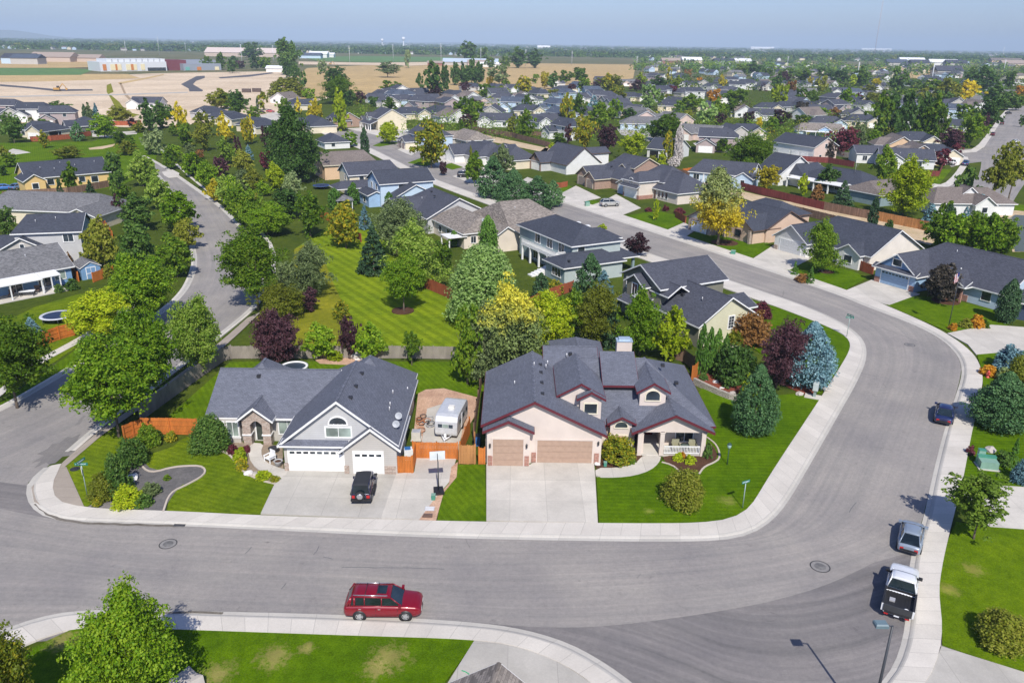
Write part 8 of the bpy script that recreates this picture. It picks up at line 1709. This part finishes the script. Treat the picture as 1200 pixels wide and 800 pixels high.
# patio furniture of the blue house
for px,py,lb in ((14,348,'brown patio chair under the left patio cover'),(44,343,'patio grill set under the right patio cover')):
    boxy('patio_chair',lb,'chair',px,py,[('seat',T_brown,[(-.35,.35,-.35,.3,.3,.45)]),('backrest',T_brown,[(-.35,.35,.28,.38,.4,1.0)]),('leg',T_dark,[(-.35,-.28,-.35,-.28,0,.3),(.28,.35,-.35,-.28,0,.3)])],20,.09)
boxy('patio_table','pale patio table under the left patio cover','table',33,347,[('tabletop',PLATE,[(-1.0,1.0,-.5,.5,.7,.76)]),('leg',T_dark,[(-.9,-.8,-.4,-.3,0,.7),(.8,.9,-.4,-.3,0,.7),(-.9,-.8,.3,.4,0,.7),(.8,.9,.3,.4,0,.7)])],17,.09)
# manholes, lids, drains
def disc(name,label,cat,px,py,r_,ring,mat,mat2,z=.008):
    p=P(px,py); o=thing(name,label,cat,(p.x,p.y,z)); m=MB(); m.lathe([(r_*.62,0.004),(r_,0.004)],n=28); m.build('collar',mat2,o); m=MB(); m.lathe([(.001,.012),(r_*.6,.01),(r_*.62,.004)],n=24); m.build('lid',mat,o)
    if ring: m=MB(); m.lathe([(r_*.96,.005),(r_*1.07,.005)],n=28); m.build('seam',plain('tar seam',(.02,.02,.02)),o)
LIDM=plain('manhole iron',(.15,.145,.14),.7,var=.3); COLLAR=M_driveG
disc('manhole','manhole with tarred ring in the bottom road at the left','manhole',197,637,.62,True,LIDM,asphalt_mat('patch asphalt',(.24,.235,.23))); disc('manhole','manhole with tarred ring in the bottom right junction','manhole',961,663.5,.68,True,LIDM,asphalt_mat('patch asphalt',(.24,.235,.23))); disc('manhole','manhole with tarred ring in the bend','manhole',1066,404,.62,True,LIDM,asphalt_mat('patch asphalt',(.24,.235,.23)))
disc('meter_lid','dark round lid in the corner grass','meter lid',88,550,.42,False,T_dark,T_dark,.07)
for px,py,lb in ((210,615.8,'drain inlet in the kerb at the front left'),(137,711.5,'drain inlet in the bottom kerb at the left')): boxy('drain_inlet',lb,'drain',px,py,[('frame',LIDM,[(-.45,.45,-.18,.18,0,.03)]),('bar',T_dark,[(-.4+k*.1,-.34+k*.1,-.14,.14,.03,.04) for k in range(9)])],-2,.03)
# cracks and tar seams in the road
def seam(pts,label,w=.06,z=.0085,mat=None):
    ln=smooth_line(polyxy(pts),.6,2); r=random.Random(len(pts)+int(pts[0][0])); ln=[p+Vector((r.uniform(-.06,.06),r.uniform(-.06,.06))) for p in ln]; A=offset_line(ln,w/2); B=offset_line(ln,-w/2); m=MB()
    for i in range(len(ln)-1): m.face([(A[i].x,A[i].y,z),(A[i+1].x,A[i+1].y,z),(B[i+1].x,B[i+1].y,z),(B[i].x,B[i].y,z)])
    o=m.build('road_seam',mat or plain('tar crack',(.12,.12,.125),.8)); fixup(o); return tag(o,label,'road crack',None,'structure')
for pts in ([(400,664),(520,666)],[(368,650),(374,640)],[(380,572+80),(390,655)],[(330,690),(336,682)],[(880,441+0),(1040,440)][:0] or [(1005,436),(1022,440),(1040,443)],[(995,600),(1003,588)],[(287,648),(296,640)],[(1010,360+16),(1045,388),(1075,400)],[(860,330),(930,352),(960,362)]): seam(pts,'dark hairline crack in the asphalt road')
def stain(px,py,a,b,deg,label,mat,z=.0095):
    p=P(px,py); r=random.Random(int(px*7+py)); pts=[]
    for k in range(22):
        t_=2*pi*k/22; q=.7+.5*r.random(); x=a*q*cos(t_); y=b*q*sin(t_); pts.append((p.x+x*cos(radians(deg))-y*sin(radians(deg)),p.y+x*sin(radians(deg))+y*cos(radians(deg)),z))
    m=MB(); m.face(pts); o=m.build('road_patch',mat); fixup(o); return tag(o,label,'road patch',None,'structure')
WET=soil_mat('damp gutter dirt',(.13,.115,.095),(.20,.18,.155),.6,3,10); OILY=asphalt_mat('stained asphalt',(.19,.183,.178),.12)
seam([(41,590),(58,604),(80,611.5),(120,613.5),(206,616)],'dark damp line in the gutter at the front left',.28,.03,WET)
seam([(194,717),(225,717.6),(262,718.6)],'dark damp line in the bottom gutter',.22,.03,WET)
stain(72,527,1.5,3.0,-6,'dark damp stain on the left street by the corner',OILY)
# boulders, rocks, hose
ROCK=stucco_mat('field stone',(.45,.41,.37)); ROCKW=stucco_mat('white stone',(.68,.66,.63))
def rock(px,py,r_,label,mat,z=.08):
    p=P(px,py); bm=bmesh.new(); bmesh.ops.create_icosphere(bm,subdivisions=2,radius=r_); q=random.Random(int(px*13+py))
    for v in bm.verts: v.co*=q.uniform(.78,1.15); v.co.z*=.7; v.co.x*=1.25
    me=bpy.data.meshes.new('rock'); bm.to_mesh(me); bm.free(); me.materials.append(mat); o=bpy.data.objects.new('rock',me); COL.objects.link(o); o.location=(p.x,p.y,z+r_*.2); o.rotation_euler=(0,0,q.uniform(0,6)); return tag(o,label,'rock')
for px,py,r_,lb,mt in ((154,563,.55,'white boulder in the grey gravel bed',ROCKW),(291,556,.35,'white rock at the tip of the entry bed',ROCKW),(299,557,.28,'grey rock at the tip of the entry bed',ROCK),(838,450,.45,'pale boulder at the left of the raised mulch bed',ROCKW),(846,457,.35,'pale rock in the middle of the raised mulch bed',ROCKW),(852,456,.38,'grey rock in the middle of the raised mulch bed',ROCK),(858,462,.35,'pinkish rock at the right of the raised mulch bed',ROCK),(827,448,.3,'small rock at the left end of the raised mulch bed',ROCK),(937,463,.4,'flat rock beside the cluster mailbox',ROCK),(967,458,.45,'sandstone rock right of the cluster mailbox',ROCK),(418,419,.9,'white boulder by the back fence shrubs',ROCKW),(1160,529,.5,'tree-stump-like rock beside the transformer box',ROCK),(700,545,.25,'small white rock beside the tan double garage door',ROCKW),(217,810,1.1,'brown boulder at the bottom edge by the leafy tree',ROCK)): rock(px,py,r_,lb,mt)
p0=[P(*q,.13) for q in ((520,802),(540,800),(551,796),(550,788),(541,785)) ]; m=MB(); ln=smooth_line(p0,.25,2)
for a,b in zip(ln,ln[1:]): m.tube((a.x,a.y,.13),(b.x,b.y,.13),.03,.03,6,cap=False)
tag(m.build('garden_hose',plain('hose green',(.02,.35,.16))),'green garden hose on the bottom lawn','hose')
# ================================================================== labels that single things out
LMK=[]
for short,r in LAND:
    kids=[o for o in r.children if o.name.split('.')[0]=='roof']; 
    bpy.context.view_layer.update()
    c=sum((kids[0].matrix_world@Vector(b) for b in kids[0].bound_box),Vector())/8 if kids else r.location
    LMK.append((short,)+PX(c))
LMK+=[('the tall isolated dark tree',335,68),('the largest dark tree',345,172),('the round golden street tree',505,170),('the large purple tree',711,162),('the ball-shaped lime tree',742,170),('the big dark round tree',875,188),('the tall yellow-grey tree',846,240),('the dense yellow-green tree',1063,220),('the large yellow distant tree',1134,110),('the far right road',1165,160),('the golden field',560,95),('the bare building land',250,105),('the park lawn',80,190),('the school',160,78),('the striped lawn',450,360),('the left-hand street',230,260),('the orange distant tree',838,115),('the pale rounded tree',762,112),('the dark red tree',991,166),('the honey alley fence',1065,262),('the pond',1195,265),('the dry field tree',454,82)]
def autolabel(items):
    from collections import defaultdict
    G_=defaultdict(list)
    for it in items:
        if it.get('label'): continue
        best=min(LMK,key=lambda l:hypot((l[1]-it['px'])*.8,(l[2]-it['py'])*1.5)+(1e6 if hypot(l[1]-it['px'],l[2]-it['py'])<4 else 0)); dx=it['px']-best[1]; dy=it['py']-best[2]
        rel='left of' if (abs(dx)>abs(dy)*1.4 and dx<0) else 'right of' if abs(dx)>abs(dy)*1.4 else ('behind' if dy<0 else 'in front of')
        G_[(it['desc'],rel,best[0])].append(it)
    ordn=['first','second','third','fourth','fifth','sixth','seventh','eighth','ninth','tenth','eleventh','twelfth']
    for (d,rel,l),L_ in G_.items():
        if len(L_)==1: L_[0]['o']['label']='%s %s %s'%(d,rel,l); continue
        L_.sort(key=lambda i:i['px'])
        for k,it in enumerate(L_):
            pre={0:'leftmost',len(L_)-1:'rightmost'}.get(k, ordn[k]+' from left')
            it['o']['label']='%s %s %s %s'%(pre,d,rel,l)
print('NTREES',len(TREES),len(GEN)); autolabel(TREES); autolabel(GEN)
for it in GEN:
    it['o']['group']='middle-distance houses of the neighbourhood'
    for k in ('pw','pr','p2'):
        if k in it['o']: del it['o'][k]
for k,o in enumerate(PRO):
    if k not in used:
        for c in [c for c in o.children_recursive]+[o]: bpy.data.objects.remove(c)
seen={}
for o in list(bpy.data.objects):
    if o.parent is None and o.type in('MESH','EMPTY') and 'label' in o.keys():
        l=o['label']
        if l in seen and o.get('kind')!='structure': print('DUP LABEL',l)
        seen[l]=1
        if len(l.split())>16 or len(l.split())<4: print('LABEL LEN',len(l.split()),l)
    elif o.parent is None and o.type in('MESH','EMPTY'): print('NO LABEL',o.name)
# ================================================================== haze
hz_=bpy.data.materials.new('haze_air'); hz_.use_nodes=True; nt=hz_.node_tree; nt.nodes.clear(); out=nt.nodes.new('ShaderNodeOutputMaterial'); pv=nt.nodes.new('ShaderNodeVolumePrincipled'); pv.inputs['Color'].default_value=(.57,.72,.90,1); pv.inputs['Density'].default_value=HAZE; pv.inputs['Anisotropy'].default_value=-.22; nt.links.new(pv.outputs[0],out.inputs['Volume'])
m=MB(); RB_=25500; m.box(-RB_,RB_,-RB_,RB_,-2.5,275); o=m.build('haze',hz_); tag(o,'thin bluish summer haze over the whole plain','haze',None,'stuff')
# ================================================================== light, sky, camera
ELEV,AZS=46.0,99.0
sd=Vector((cos(radians(AZS))*cos(radians(ELEV)),sin(radians(AZS))*cos(radians(ELEV)),-sin(radians(ELEV))))
sun=bpy.data.lights.new('sun','SUN'); sun.energy=SUN; sun.angle=radians(.53); sun.color=(1.0,.95,.865); so=bpy.data.objects.new('sun',sun); COL.objects.link(so); so.rotation_euler=sd.to_track_quat('-Z','Y').to_euler()
w=bpy.data.worlds.new('World'); scene.world=w; w.use_nodes=True; nt=w.node_tree; bg=nt.nodes['Background']; sky=nt.nodes.new('ShaderNodeTexSky'); sky.sky_type='NISHITA'; sky.sun_disc=False; sky.sun_elevation=radians(ELEV); sky.sun_rotation=radians(171); sky.altitude=800; sky.air_density=1.0; sky.dust_density=1.6; sky.ozone_density=2.0
mx=nt.nodes.new('ShaderNodeMix'); mx.data_type='RGBA'; mx.blend_type='MULTIPLY'; mx.inputs[0].default_value=1.0; mx.inputs[7].default_value=SKYTINT; nt.links.new(sky.outputs[0],mx.inputs[6]); nt.links.new(mx.outputs[2],bg.inputs[0]); bg.inputs[1].default_value=SKYS
cam=bpy.data.cameras.new('camera'); cam.lens=CF/1200*36; cam.sensor_width=36; cam.sensor_fit='HORIZONTAL'; cam.clip_start=.5; cam.clip_end=60000; co=bpy.data.objects.new('camera',cam); COL.objects.link(co)
co.matrix_world=Matrix.Translation((0,0,CH))@Matrix.Rotation(pi/2-CT,4,'X')@Matrix.Rotation(CR,4,'Z'); scene.camera=co
scene.view_settings.view_transform='Standard'; scene.view_settings.look='None'; scene.view_settings.gamma=1; scene.view_settings.exposure=EXPO; scene.view_settings.use_curve_mapping=False
